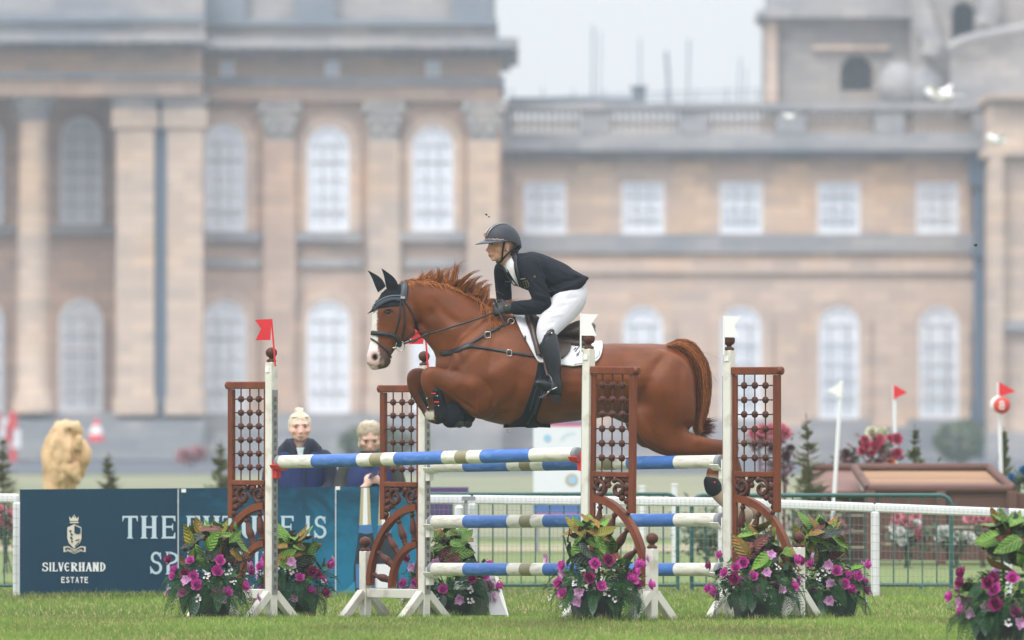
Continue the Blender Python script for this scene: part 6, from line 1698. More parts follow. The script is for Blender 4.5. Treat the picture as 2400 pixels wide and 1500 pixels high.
# ---- girth with its stud guard
gm_, _ = patch([(843, 1262, 1284), (880, 1256, 1283), (915, 1246, 1276), (950, 1233, 1266), (975, 1222, 1258), (990, 1205, 1262), (999, 1182, 1290, 998)], .005, .009, 10, 18, True)
girth = wobj('girth', gm_, M_girth, horse)
m = MB(); rings = []
for i in range(9):
    f = i / 8; xx = 1180 + 110 * f; p = HP(xx, 999 - 2 * math.sin(f * 3), 0); w = .10 * math.sin(math.pi * min(max(f, .06), .94)) ** .6
    rings.append([p + Vector((0, -w, 0)), p + Vector((0, -w * .8, -.012)), p + Vector((0, w * .8, -.012)), p + Vector((0, w, 0)), p + Vector((0, w * .7, .012)), p + Vector((0, -w * .7, .012))])
m.rings(rings, 0, True); wobj('stud_guard', m, M_girth, girth)
m = MB(); p = HP(1192, 1009, -.02); m.box(HP(1193, 1003, -.02), (.02, .012, .02)); m.tube([p + Vector((.014 * math.cos(q), 0, .013 * math.sin(q))) for q in [2 * math.pi * k / 16 for k in range(17)]], .003, 6); wobj('girth_ring', m, M_metal, girth)
sm = MB(); M_stitch = mk('grey_stitch', (.12, .13, .15), .7)
for path in (((1268, 880), (1252, 925), (1243, 960)), ((1280, 890), (1266, 930), (1252, 970)), ((1262, 930), (1250, 965), (1236, 990))): strap(path, .0025, .001, .0148, 5, False, sm)
wobj('stitching', sm, M_stitch, girth)

# ---- boots on the legs
M_boot = mk('boot_shell', (.004, .005, .008), .6, (.008, .010, .014), 14, bump=.1, bscale=120, spec=.25)
for s, ox in ((-1, 0), (1, -33)):
    lb = loft([hk(1022 + ox, 915, s * .186, 13, .044), hk(1026 + ox * .85, 930, s * .178, 15, .043), hk(1030 + ox * .65, 950, s * .17, 17, .042), hk(1034 + ox * .4, 968, s * .163, 21, .044), hk(1038 + ox * .15, 980, s * .158, 19, .042)], 18, 5)
    o = wobj('tendon_boot', lb, M_boot, horse)
    m = MB()
    for (a, b, c, d) in ((1001, 933, 1026, 927), (1003, 954, 1030, 950)):
        pa, pb = HP(a + ox * .75, b, s * .18 + s * .0), HP(c + ox * .75, d, s * .18 + s * .046)
        m.tube([pa + Vector((-.004, s * .015, 0)), (pa + pb) / 2 + Vector((0, s * .026, 0)), pb], .0035, 6)
    wobj('boot_strap', m, M_leath, o)
    m = MB()
    for (a, b) in ((1001, 934), (1025, 928), (1003, 955), (1028, 951)): m.sphere(HP(a + ox * .75, b, s * .18 + s * (.022 if a < 1010 else .05)), .0055, n=8, m=6)
    wobj('boot_stud', m, M_metal, o)
    if s < 0:
        m = MB()
        for a, b, w in ((1016, 922, .030), (1023, 942, .034)): m.box(HP(a, b, -.234), (w, .004, .009), 0)
        wobj('boot_label', m, M_redcup, o)
    bell = loft([hk(1040 - ox * .75, 962, s * .15, 20, .045), hk(1052 - ox * .8, 968, s * .148, 29, .055), hk(1064 - ox * .8, 975, s * .146, 31, .062), hk(1072 - ox * .72, 980, s * .144, 27, .060)], 20, 5)
    wobj('overreach_boot', bell, M_navy, horse)
    hoof = loft([hk(1062 - ox * .7, 980, s * .145, 18, .045), hk(1072 - ox * .65, 988, s * .143, 17, .05), hk(1078 - ox * .6, 994, s * .142, 11, .045)], 16, 4)
    wobj('hoof', hoof, mk('hoof_horn', (.035, .03, .028), .5), horse)
hbm = loft([hk(1666, 1122, -.150, 17, .038), hk(1668, 1132, -.150, 19, .042), hk(1673, 1145, -.150, 20, .043), hk(1679, 1156, -.150, 15, .040)], 20, 5)
o = wobj('fetlock_boot', hbm, M_boot, horse)
m = MB(); m.box(HP(1675, 1130, -.197), (.013, .004, .012)); wobj('boot_label', m, M_redcup, o)
hbm = loft([hk(1733, 1142, .150, 18, .044), hk(1736, 1150, .150, 21, .047), hk(1742, 1160, .150, 19, .046)], 20, 5); wobj('fetlock_boot', hbm, M_boot, horse)
hoof = loft([hk(1716, 1190, -.15, 21, .048), hk(1734, 1206, -.15, 25, .058), hk(1746, 1216, -.15, 25, .06)], 18, 4); wobj('hoof', hoof, mk('pale_hoof', (.30, .24, .17), .5, (.22, .17, .12), 20), horse)

# ---- mane and tail, lock by lock
M_hair = mk('red_hair', (.3, .1, .03), .5, attr='Col', attrvar=.1, scale=30, spec=.25, stretch=(1, 1, 1))
def hair_mesh(name, strands):
    """strands = list of (points, root radius, colour)"""
    mb = MB(); cols = []
    for pts, r, c in strands:
        n0 = len(mb.v); k = len(pts)
        mb.tube(pts, [max(r * (1 - (i / (k - 1)) ** 1.6), .0004) for i in range(k)], 3, 0, True, caps=False)
        cols += [c] * (len(mb.v) - n0)
    me = bpy.data.meshes.new(name); me.from_pydata(mb.v, [], mb.f); me.materials.append(M_hair)
    me.polygons.foreach_set('use_smooth', mb.s); paint(me, np.array(cols)); me.update()
    return me
g = random.Random(21)
cA, cB, cC = np.array((.52, .19, .048)), np.array((.22, .062, .016)), np.array((.085, .024, .009))
def hcol(): 
    u = g.random(); return tuple(cA * u + cB * (1 - u)) if g.random() < .8 else tuple(cC)
crest_ = cr([(948, 661), (975, 658), (1000, 660), (1030, 663), (1060, 669), (1085, 681), (1110, 694), (1132, 708), (1150, 722), (1165, 733)], 12)
lift_ = cr([(0, 6), (.12, 20), (.25, 34), (.38, 52), (.47, 58), (.58, 46), (.7, 48), (.8, 38), (.9, 24), (1, 22)], 8)
st = []
tufts = []
for ti in range(46):
    u = ti / 45; tufts.append((u + g.uniform(-.015, .015), g.uniform(.3, 1.2), g.gauss(0, .36), g.uniform(-.03, .03)))
for ti, (u, hs, ang, dyo) in enumerate(tufts):
    u = min(max(u, 0), 1); x0, y0 = crest_[int(u * (len(crest_) - 1))]
    hgt = np.interp(u, lift_[:, 0], lift_[:, 1]) * hs
    a = -math.pi / 2 + (.55 * u + .05) + ang * .8 if u > .15 else -math.pi / 2 + .9
    cx_, cy_ = x0, y0 + 2; line = []; bend0 = g.gauss(.9, .5) * (1 if u > .3 else .35); ll0 = hgt + 6
    for k in range(8):
        line.append((cx_, cy_)); q = a + bend0 * (k / 7) ** 1.5; cx_ += math.cos(q) * ll0 / 7; cy_ += math.sin(q) * ll0 / 7
    dyv = dyo * .3 + g.gauss(0, .012)
    for j in range(46):
        off = g.gauss(0, 5.0); tip = g.gauss(0, 1.6) - off * .12; lenf = g.uniform(.55, 1.06); dy = dyo + g.uniform(-.022, .022); pts = []
        for k in range(7):
            f = k / 6 * lenf; q = min(f * 7, 6.98); i0 = int(q); fr_ = q - i0; i1 = min(i0 + 1, 7)
            x = line[i0][0] * (1 - fr_) + line[i1][0] * fr_; y = line[i0][1] * (1 - fr_) + line[i1][1] * fr_
            o_ = off * (1 - f) ** .8 + tip * f * (1 + f); pts.append(HP(x + o_, y + off * .10 + o_ * .25, dy * (1 - .6 * f) + dyv * f * 3))
        st.append((pts, g.uniform(.0015, .0026), hcol()))
# short cover along the crest and locks falling on the near side of the withers
for i in range(420):
    u = g.random(); x, y = crest_[int(u * (len(crest_) - 1))]; x += g.uniform(-4, 4); pts = []; q = R(g.uniform(-20, 60)) if u < .75 else R(g.uniform(50, 95)); ll = g.uniform(12, 26) if u < .75 else g.uniform(28, 58)
    y += g.uniform(-3, 3); xx, yy = x, y
    for k in range(5):
        p, n = hit(xx, yy + 2); pts.append(p + n * (.006 + .004 * math.sin(k))); xx += math.cos(q) * ll / 4; yy += math.sin(q) * ll / 4; q += g.uniform(-.1, .25)
    st.append((pts, .0026, hcol()))
# the lock blown back under the rider's arm
for i in range(130):
    x, y = 1166 + g.uniform(-4, 12), 716 + g.uniform(-6, 10); pts = []; q = R(g.uniform(-22, 6)); ll = g.uniform(24, 58)
    for k in range(6):
        pts.append(HP(x, y, -.02 + g.uniform(-.005, .005))); x += math.cos(q) * ll / 5; y += math.sin(q) * ll / 5; q += .06
    st.append((pts, .0024, hcol()))
for i in range(12):
    x, y = g.uniform(1085, 1140), g.uniform(668, 700); pts = []; q = R(g.uniform(-25, 25)); ll = g.uniform(30, 55)
    for k in range(7):
        pts.append(HP(x, y, .0)); x += math.cos(q) * ll / 6; y += math.sin(q) * ll / 6; q += g.uniform(-.05, .2)
    st.append((pts, .0014, tuple(cA * 1.2)))
me = hair_mesh('mane', st); set_coords(me, coords(me) - np.array(_hl)); link('mane', me, horse)
# tail
spine = cr([(1564, 811), (1586, 809), (1610, 820), (1628, 842), (1641, 868), (1646, 902), (1645, 942), (1639, 976), (1637, 1002), (1643, 1016)], 6)
st = []
for i in range(2400):
    s0 = int(g.random() ** 1.5 * len(spine) * .45); lane = g.gauss(0, 1); lane = max(min(lane, 1.9), -1.9); dy = g.gauss(0, .028)
    end = len(spine) - 1 - int(g.random() ** 2 * len(spine) * .4); pts = []
    for k in range(s0, end + 1, 3):
        x, y = spine[k]; f = k / len(spine); t = spine[min(k + 1, len(spine) - 1)] - spine[max(k - 1, 0)]; t = t / max(np.linalg.norm(t), 1e-6); nx_, ny_ = -t[1], t[0]
        w = 11.0 * ss(f, 0, .26) * (1 - .45 * ss(f, .45, .95)) + 2.2
        if f > .8: w *= .75
        pts.append(HP(x - nx_ * lane * w * (1 if lane < 0 else .85) + g.gauss(0, 1.3), y - ny_ * lane * w + g.gauss(0, 1.3), dy * (1 + f)))
    if len(pts) < 3: continue
    u = g.random(); f0 = min(1, abs(s0) / (len(spine) * .45)); c = (cA * (1 - u) + cB * u) * (1.35 - 1.0 * (s0 / len(spine)) * 2 if s0 < 14 else .75)
    if lane < -.2 or dy > .03: c = c * .7 + cC * .3
    if g.random() < .35: c = cC * .9 + cB * .1
    st.append((pts, .0016, tuple(c)))
# curled end
for i in range(420):
    x, y = 1634 + g.uniform(-7, 9), 992 + g.uniform(-14, 14); q = R(g.uniform(10, 80)); ll = g.uniform(22, 50); pts = []; cv = g.uniform(-.5, -.1)
    for k in range(7):
        pts.append(HP(x, y, g.uniform(-.03, .03))); x += math.cos(q) * ll / 6; y += math.sin(q) * ll / 6 * .85; q += cv * .35
    st.append((pts, .003, tuple(cB * .6 + cC * .4)))
for i in range(150):       # flying single hairs
    k0 = g.randint(6, 40); x, y = spine[k0]; x += g.uniform(2, 11); q = math.atan2(spine[min(k0 + 3, len(spine) - 1)][1] - y, spine[min(k0 + 3, len(spine) - 1)][0] + 5 - x) - g.uniform(-.1, .5); ll = g.uniform(18, 60) if i > 22 else g.uniform(60, 130); pts = []
    for k in range(8):
        pts.append(HP(x, y, g.uniform(-.01, .01))); x += math.cos(q) * ll / 7; y += math.sin(q) * ll / 7; q += g.uniform(-.02, .12)
    st.append((pts, .0011, tuple(cB)))
me = hair_mesh('tail', st); set_coords(me, coords(me) - np.array(_hl)); link('tail', me, horse)
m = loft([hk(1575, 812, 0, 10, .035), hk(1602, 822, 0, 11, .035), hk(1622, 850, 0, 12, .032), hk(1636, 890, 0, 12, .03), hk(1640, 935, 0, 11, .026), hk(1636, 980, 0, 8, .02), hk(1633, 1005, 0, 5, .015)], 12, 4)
wobj('tail_core', m, mk('tail_core_hair', (.16, .05, .016), .7), horse)  # solid core in a hair brown, filling between the strands
# ================================================================== saddle cloth and saddle
Y0H = YM
PADC = (HP(1300, 1005).x, YM, 0)
cloth = thing('saddle_cloth', 'white quilted saddle cloth with an embroidered crest, under the brown saddle', 'saddle cloth', PADC)
pm, pgrid = patch([(741, 1204, 1232, 738), (765, 1214, 1300, 775), (790, 1226, 1380, 796), (812, 1239, 1410, 806), (830, 1249, 1408, 836), (845, 1258, 1390, 853), (851, 1264, 1340, 861)], .012, .012, 26, 24, True)
pad = wobj('quilted_pad', pm, M_pad, cloth)
em = MB(); g = random.Random(4)
def on(px, py, off=.027):
    p, n = hit(px, py); return p + n * off
for path in (((1347, 818), (1352, 813), (1357, 818), (1352, 824), (1347, 830)), ((1350, 836), (1356, 832), (1360, 826), (1366, 830)), ((1349, 822), (1344, 826)), ((1356, 836), (1350, 840)), ((1358, 812), (1364, 806), (1370, 804))):
    em.tube([on(a, b) for a, b in cr(path, 3)], .0028, 5)
wobj('crest_embroidery', em, mk('black_thread', (.02, .02, .02), .7), cloth)
em = MB(); sp = [(1359, 816), (1370, 816), (1371, 824), (1365, 831), (1359, 824)]
em.tube([on(a, b) for a, b in sp + sp[:1]], .0018, 5); wobj('crest_outline', em, mk('red_thread', (.5, .06, .03), .7), cloth)
em = MB(); em.add([on(a, b, .0275) for a, b in ((1362, 818), (1367, 818), (1367, 823), (1362, 823))], [(0, 1, 2, 3)]); wobj('crest_field', em, mk('green_thread', (.02, .10, .05), .7), cloth)
em = MB(); em.box(on(1230, 797, .028), (.010, .004, .035)); em.xf(Matrix()); wobj('cloth_label', em, M_leath, cloth)
em, _, _ = strap([(1345, 857), (1380, 852), (1402, 840), (1405, 828)], .006, .003, .024, 5); wobj('piping', em, mk('grey_piping', (.25, .27, .31), .6), cloth)

saddle = thing('saddle', 'dark brown close-contact jumping saddle under the rider', 'saddle', PADC)
sb = loft([hk(1238, 748, 0, 13, .10), hk(1262, 764, 0, 15, .11), hk(1295, 778, 0, 17, .14), hk(1330, 780, 0, 19, .17), hk(1358, 775, 0, 24, .165), hk(1380, 770, 0, 21, .12), hk(1388, 764, 0, 10, .07)], 20, 6)
wobj('seat', sb, M_brown, saddle)
fm, _ = patch([(742, 1226, 1262, 742), (760, 1230, 1300, 772), (785, 1240, 1332, 790), (810, 1248, 1337, 808), (830, 1256, 1334, 830), (842, 1268, 1318, 846)], .030, .010, 14, 18, True)
flap = wobj('flap', fm, M_brown, saddle)
m = MB(); strap([(1236, 745), (1243, 765), (1250, 790), (1257, 815), (1264, 836)], .05, .022, .036, 5, False, m); wobj('knee_roll', m, M_brown, flap)
pm2 = loft([hk(1300, 796, -.13, 10, .05), hk(1340, 804, -.14, 11, .06), hk(1375, 806, -.13, 8, .05)], 14, 4); wobj('panel', pm2, M_brown, saddle); pm2 = loft([hk(1300, 796, .13, 10, .05), hk(1340, 804, .14, 11, .06), hk(1375, 806, .13, 8, .05)], 14, 4)
wobj('panel', pm2, M_brown, saddle)
m = MB(); strap([(1306, 786), (1320, 792), (1345, 791), (1372, 797)], .022, .006, .046, 5, False, m); wobj('skirt_strap', m, mk('light_brown_leather', (.10, .05, .035), .45), saddle)
# stirrup leather and iron
FY = -.40
m = MB(); a = [W(1272, 800, DH - .36), W(1274, 835, DH - .37), W(1279, 865, DH - .385), W(1283, 880, DH - .40)]
for d in (0, .018): ribbon(m, [v + Vector((d, 0, 0)) for v in a], [Vector((0, -1, 0))] * 4, .016, .004, 0)
wobj('stirrup_leather', m, mk('light_brown_leather', (.10, .05, .035), .45), saddle)
m = MB()
m.tube([W(1285, 877, DH - .40), W(1291, 884, DH - .445), W(1296, 900, DH - .455), W(1294, 910, DH - .455), W(1284, 922, DH - .45), W(1271, 932, DH - .44)], [.005, .005, .005, .005, .006, .007], 8)
m.tube([W(1285, 877, DH - .40), W(1281, 890, DH - .34), W(1280, 905, DH - .33), W(1276, 922, DH - .33), W(1270, 932, DH - .34)], .006, 8)
m.beam(W(1272, 931, DH - .44), W(1271, 931, DH - .34), .05, .014, Z, .003)
wobj('stirrup', m, mk('dark_steel', (.10, .10, .105), .35, metal=.8), saddle)
m = MB(); m.tube([mirror(v) + Vector((0, 0, -.02)) for v in a] , .008, 6); q = mirror(W(1284, 915, DH - .40)); m.tube([q + Vector((.05 * math.cos(t), 0, .06 * math.sin(t))) for t in [2 * math.pi * k / 14 for k in range(15)]], .006, 6); wobj('far_stirrup', m, M_leath, saddle)

# ================================================================== people: a head that can be turned any way
M_skin = mk('skin', (.5, .27, .19), .55, attr='Col', attrvar=.08, scale=40, sss=.08, bump=.05, bscale=200)
def head_shapes(mb, C, fwd, up, s, neck_to=None, neck_r=.055, lat=1.0):
    """cranium, face, nose, jaw, ears; C = centre of the skull, s = head height / 0.23"""
    L_ = lat; f = Vector(fwd).normalized(); u = (Vector(up) - f * Vector(up).dot(f)).normalized(); r = f.cross(u)
    Mx = Matrix((f, r, u)).transposed()
    def P(a, b, c): return Vector(C) + Mx @ (Vector((a, b * L_, c)) * s)
    def S(a, b, c, rr, sc): mb.sphere(P(a, b, c), rr * s, (sc[0], sc[1] * L_, sc[2]), 16, 12, rot=Mx)
    S(-.012, 0, .035, .09, (1.05, .84, .95)); S(.028, 0, -.015, .068, (.95, .88, 1.15)); S(.028, 0, -.062, .054, (.95, 1.02, .85)); S(.062, 0, -.088, .022, (.9, 1.25, .8))
    S(.062, 0, .035, .05, (.55, 1.15, .5))
    for q in (-1, 1):
        S(.058, q * .036, -.022, .026, (.8, 1.0, .75)); S(.002, q * .046, -.058, .03, (1.2, .55, 1.05)); S(.022, q * .050, -.022, .034, (1.1, .62, 1.2)); S(-.012, q * .075, -.008, .026, (.75, .26, 1.15)); S(.080, q * .030, .026, .014, (.7, 1.5, .5)); S(.094, q * .011, -.036, .009, (1, 1, .8))
    mb.tube([P(.084, 0, .018), P(.094, 0, -.008), P(.108, 0, -.032), P(.094, 0, -.041)], [v * s for v in (.009, .010, .013, .008)], 10)
    mb.tube([P(.081, -.024, -.063), P(.092, -.010, -.059), P(.094, 0, -.060), P(.092, .010, -.059), P(.081, .024, -.063)], [v * s for v in (.004, .008, .008, .008, .004)], 8)
    mb.tube([P(.080, -.020, -.067), P(.090, 0, -.073), P(.080, .020, -.067)], [v * s for v in (.005, .0095, .005)], 8)
    if neck_to is not None:
        mb.tube([P(-.02, 0, -.03), P(-.015, 0, -.09), Vector(neck_to)], [.052 * s, neck_r * .95, neck_r * 1.05], 16)
    return P, Mx
def head_paint(co_, P0, Mx, s, tone=(.52, .29, .21), lipc=(.40, .13, .11)):
    """skin tones in head space"""
    q = (co_ - np.array(P0)) @ np.array(Mx) / s
    c = np.tile(np.array(tone), (len(q), 1))
    def t(m, col, a=1.0):
        nonlocal c
        m = np.clip(m * a, 0, 1)[:, None]; c = c * (1 - m) + np.array(col) * m
    def B(a, b, cc, ra, rb, rc): return np.exp(-(((q[:, 0] - a) / ra) ** 2 + ((np.abs(q[:, 1]) - b) / rb) ** 2 + ((q[:, 2] - cc) / rc) ** 2))
    blush = (tone[0] * 1.02, tone[1] * .72, tone[2] * .68)
    t(B(.06, .038, -.030, .04, .024, .022), blush, .8); t(B(.108, 0, -.034, .02, .016, .016), blush, .6)
    t(B(.09, .0, -.066, .03, .022, .0095), lipc, 1.0); t(B(.09, 0, -.0655, .03, .02, .002), (.16, .05, .045), .8)
    t(B(.085, .032, .028, .03, .022, .006), (.20, .10, .06), .75)
    t(B(.085, .030, .010, .03, .018, .009), (tone[0] * .70, tone[1] * .64, tone[2] * .64), .5)
    t(B(-.012, .08, -.01, .012, .02, .014), blush, .6)
    return c
M_eyew = mk('eye_white', (.36, .33, .31), .4); M_iris = mk('iris', (.03, .035, .03), .2); M_lash = mk('lash_brow', (.06, .03, .02), .7)
def face_parts(P, Mx, s, parent, brow=(.10, .05, .03)):
    for q in (-1, 1):
        m = MB(); m.sphere(P(.073, q * .030, .010), .0125 * s, (1, 1.15, .52), 12, 8, rot=Mx); e = wobj('eye', m, M_eyew, parent)
        m = MB(); m.sphere(P(.0815, q * .031, .010), .0062 * s, (.7, 1, 1), 10, 8, rot=Mx); wobj('iris', m, M_iris, e)
        m = MB(); m.tube([P(.075, q * .015, .014), P(.086, q * .030, .0185), P(.078, q * .047, .013)], [.0016 * s, .0026 * s, .0012 * s], 6); wobj('eyelash', m, M_lash, parent)
        m = MB(); m.tube([P(.088, q * .014, .029), P(.089, q * .031, .034), P(.074, q * .050, .029)], [.0026 * s, .0034 * s, .0014 * s], 6); wobj('eyebrow', m, mk('brow_hair', brow, .8), parent)

# a gloved or bare hand: palm, four unequal bent fingers and a thumb
def hand_shapes(mb, wrist, d, palm_n, s=1.0, curl=1.0, side=1):
    """d = from the wrist to the knuckles, palm_n = direction the palm faces, side = which side the thumb leaves"""
    d = Vector(d).normalized(); n = (Vector(palm_n) - d * Vector(palm_n).dot(d)).normalized(); a = d.cross(n) * side; w = Vector(wrist)
    loft([tuple(w) + (.020 * s, .026 * s), tuple(w + d * .03 * s) + (.019 * s, .034 * s), tuple(w + d * .065 * s) + (.017 * s, .041 * s), tuple(w + d * .088 * s) + (.014 * s, .038 * s)], 14, 3, mb, tuple(a))
    for i, (o, ln, r) in enumerate(((.030, .072, .0088), (.010, .080, .0092), (-.010, .074, .0088), (-.029, .058, .0078))):
        p = w + d * .085 * s + a * o * s; pts = [p - d * .02 * s, p]; q = 0.0
        for k, fr in enumerate((.45, .32, .23)):
            q += R((55, 62, 45)[k]) * curl; v = d * math.cos(q) + n * math.sin(q); p = p + v * ln * fr * s; pts.append(p)
        mb.tube(pts, [r * s * 1.05, r * s * 1.05, r * s, r * s * .92, r * s * .72], 8)
    p = w + d * .03 * s + a * .034 * s; v1 = (d * .55 + a * .7 + n * .35).normalized(); v2 = (d * .8 + a * .1 + n * .6 * curl).normalized(); v3 = (d * .75 - a * .25 + n * .6 * curl).normalized()
    mb.tube([p - v1 * .02 * s, p, p + v1 * .032 * s, p + v1 * .032 * s + v2 * .03 * s, p + v1 * .032 * s + v2 * .03 * s + v3 * .022 * s], [.013 * s, .013 * s, .0115 * s, .010 * s, .0078 * s], 8)

# ================================================================== rider
rider = thing('person', 'rider in navy jacket, white breeches and black helmet leaning over the horse\'s neck', 'rider', Vector((HP(1290, 1005).x, YM, 0)))
FWD = Vector((-.93, -.36, -.02)); UPH = Vector((-.08, 0, 1))
HC = HP(1176, 576, -.02)
def rk(px, py, dy, a, b): return hk(px, py, dy, a, b)
bm_ = MB()
HPf, HMx = head_shapes(bm_, HC, FWD, UPH, 1.02, HP(1208, 622, 0), .052)
bod = lambda keys, sub=4, n=16, side=None: loft([rk(*k) for k in keys], n, sub, bm_, side)
bod([(1205, 620, 0, 22, .10), (1225, 630, 0, 34, .165), (1258, 641, 0, 38, .155), (1292, 650, 0, 33, .145), (1325, 662, 0, 30, .155), (1345, 684, 0, 28, .165), (1342, 700, 0, 26, .15)])
NARM = [(1238, 628, -.175, 24, .05), (1258, 664, -.225, 17, .043), (1272, 697, -.25, 15, .04), (1276, 713, -.25, 15, .038), (1244, 719, -.24, 13, .034), (1212, 720, -.2, 10, .028), (1196, 720, -.175, 9, .026)]
FARM = [(1186, 630, .165, 20, .045), (1182, 662, .20, 15, .04), (1184, 692, .2, 14, .036), (1182, 706, .19, 13, .034), (1180, 722, .14, 11, .03), (1182, 736, .10, 9, .026)]
bod(NARM); bod(FARM)
NLEG = [(1340, 692, -.11, 28, .075), (1318, 722, -.19, 28, .072), (1293, 757, -.275, 24, .062), (1281, 783, -.325, 19, .05), (1287, 815, -.355, 16, .045), (1294, 850, -.37, 14, .042), (1297, 880, -.375, 11, .035), (1301, 905, -.375, 11, .035), (1285, 912, -.40, 9, .033), (1266, 902, -.43, 7, .03)]
bod(NLEG); bod([(a, b, -c, d, e) for a, b, c, d, e in NLEG])
hand_shapes(bm_, HP(1194, 721, -.172), (-1, .12, -.05), (0, .9, -.4), .95, 1.25, -1)
hand_shapes(bm_, HP(1182, 736, .10), (-.9, -.2, -.2), (0, -.9, -.4), .95, 1.25, 1)
RB = skin(bm_, .006, 2, 'body'); rc = coords(RB); paint(RB, head_paint(rc, HC, HMx, 1.02, (.62, .34, .24)))
RB.materials.append(M_skin); _rl = np.array(rider.location); set_coords(RB, rc - _rl); link('body', RB, rider)
face_parts(HPf, HMx, 1.02, rider)
m = MB(); m.sphere(HPf(-.010, -.082, -.034), .0055, n=8, m=6); wobj('earring', m, mk('pearl', (.75, .74, .72), .2), rider)

# breeches
M_bre = mk('white_breeches', (.58, .58, .635), .75, (.53, .53, .59), 5, bump=.12, bscale=14)
b2 = MB()
def B2(keys, sub=5): loft([rk(*k) for k in keys], 20, sub, b2)
B2([(1300, 676, 0, 28, .15), (1325, 678, 0, 34, .165), (1344, 688, 0, 33, .175), (1345, 704, 0, 28, .16)])
for s in (-1, 1):
    B2([(1347, 684, s * .09, 32, .085), (1336, 703, s * .13, 37, .09), (1312, 732, s * .205, 35, .084), (1290, 760, s * .285, 30, .072), (1281, 783, s * .330, 24, .06), (1285, 808, s * .355, 20, .055)])
BR = skin(b2, .007, 3, 'breeches'); bc = coords(BR); bn = np.empty(len(BR.vertices) * 3); BR.vertices.foreach_get('normal', bn); bn = bn.reshape(-1, 3)
bx_ = 1200 + bc[:, 0] * F / (bc[:, 1] + 60); by_ = 1005 - (bc[:, 2] - CH) * F / (bc[:, 1] + 60); bw = np.zeros(len(bc))
for x0, y0, x1, y1, wd, amp in ((1292, 715, 1330, 700, 4, .005), (1288, 728, 1335, 712, 4, -.005), (1285, 742, 1325, 735, 4, .004), (1268, 765, 1305, 752, 4, -.004), (1266, 775, 1302, 764, 3, .004), (1300, 700, 1350, 680, 5, .005), (1310, 706, 1362, 694, 4, -.004), (1270, 752, 1300, 738, 3, .003)):
    d = np.array([x1 - x0, y1 - y0]); ln = np.linalg.norm(d); d = d / ln; t = (bx_ - x0) * d[0] + (by_ - y0) * d[1]; o = (bx_ - x0) * -d[1] + (by_ - y0) * d[0]
    bw += amp * np.exp(-(o / wd) ** 2) * ss(t, 0, ln * .3) * (1 - ss(t, ln * .7, ln))
bc = bc + bn * bw[:, None]
BR.materials.append(M_bre); set_coords(BR, bc - _rl); link('breeches', BR, rider)
m = MB(); m.tube([HP(a, b, dy) for a, b, dy in ((1352, 690, -.19), (1335, 715, -.235), (1312, 745, -.305), (1298, 768, -.36))], .0016, 5); wobj('breeches_seam', m, mk('seam_grey', (.5, .5, .55), .8), rider)

# tall boots
M_tall = mk('tall_boot', (.006, .009, .014), .36, (.012, .015, .022), 10, bump=.15, bscale=30, spec=.4)
for s in (-1, 1):
    b3 = MB()
    def B3(keys, sub=5): loft([rk(a, b, s * c, d, e) for a, b, c, d, e in keys], 20, sub, b3)
    B3([(1283, 788, .337, 22, .060), (1287, 806, .352, 23, .061), (1293, 832, .366, 21.5, .057), (1297, 858, .375, 18.5, .049), (1299, 880, .378, 15, .042), (1302, 900, .38, 15, .041), (1304, 914, .38, 15, .038)])
    B3([(1305, 922, .378, 15, .036), (1296, 913, .392, 15, .037), (1280, 904, .415, 14, .041), (1266, 899, .435, 11.5, .041), (1257, 897, .447, 7, .032)])
    TB = skin(b3, .006, 3, 'tall_boot'); TB.materials.append(M_tall); set_coords(TB, coords(TB) - _rl); tb = link('tall_boot', TB, rider)
    m = MB(); a = [HP(1312, 925, s * .37), HP(1316, 938, s * .37), HP(1306, 947, s * .385), HP(1296, 940, s * .40), HP(1290, 926, s * .405)]
    m.add([v + Vector((0, -.034, 0)) for v in a] + [v + Vector((0, .034, 0)) for v in a], [(0, 1, 2, 3, 4), (9, 8, 7, 6, 5)] + [(i, (i + 1) % 5, 5 + (i + 1) % 5, 5 + i) for i in range(5)]); wobj('heel', m, M_boot, tb)
    tp = loft([rk(1274, 796, s * .345, 8, .055), rk(1285, 785, s * .340, 13, .061), rk(1293, 777, s * .336, 9, .058)], 16, 4); wobj('boot_cuff', tp, M_tall, tb)
    m = MB(); m.sphere(HP(1293, 781, s * .404), .007, (1, .5, 1), 8, 6); wobj('boot_stud', m, M_metal, tb)
    m = MB(); m.tube([HP(1309, 903, s * .385), HP(1303, 909, s * .425), HP(1291, 914, s * .44), HP(1283, 920, s * .44)], .005, 6); m.sphere(HP(1307, 920, s * .40), .008); wobj('spur', m, M_metal, tb)

# jacket
M_jac = mk('navy_jacket', (.006, .008, .014), .8, (.010, .013, .021), 6, bump=.25, bscale=22, spec=.15)
b4 = MB()
def B4(keys, sub=5, n=22): loft([rk(*k) for k in keys], n, sub, b4)
B4([(1210, 622, .0, 32, .13), (1228, 630, 0, 43, .19), (1255, 638, 0, 46, .185), (1288, 647, 0, 42, .17), (1318, 656, 0, 37, .18), (1340, 664, 0, 27, .185), (1356, 664, 0, 16, .175)])
B4([(1235, 622, -.15, 33, .075), (1240, 632, -.185, 31, .072), (1254, 660, -.225, 24, .06), (1266, 690, -.25, 22, .054), (1272, 708, -.255, 20, .052)])
B4([(1278, 707, -.255, 18, .05), (1268, 716, -.253, 20, .05), (1245, 720, -.24, 18.5, .046), (1222, 721, -.215, 17.5, .040), (1203, 722, -.185, 16, .036)])
B4([(1192, 628, .13, 26, .07), (1182, 634, .165, 25, .066), (1179, 662, .205, 20, .055), (1181, 690, .20, 19, .05), (1182, 706, .19, 18, .048)])
B4([(1183, 704, .19, 17, .046), (1181, 720, .15, 15, .04), (1182, 732, .11, 13, .034)])
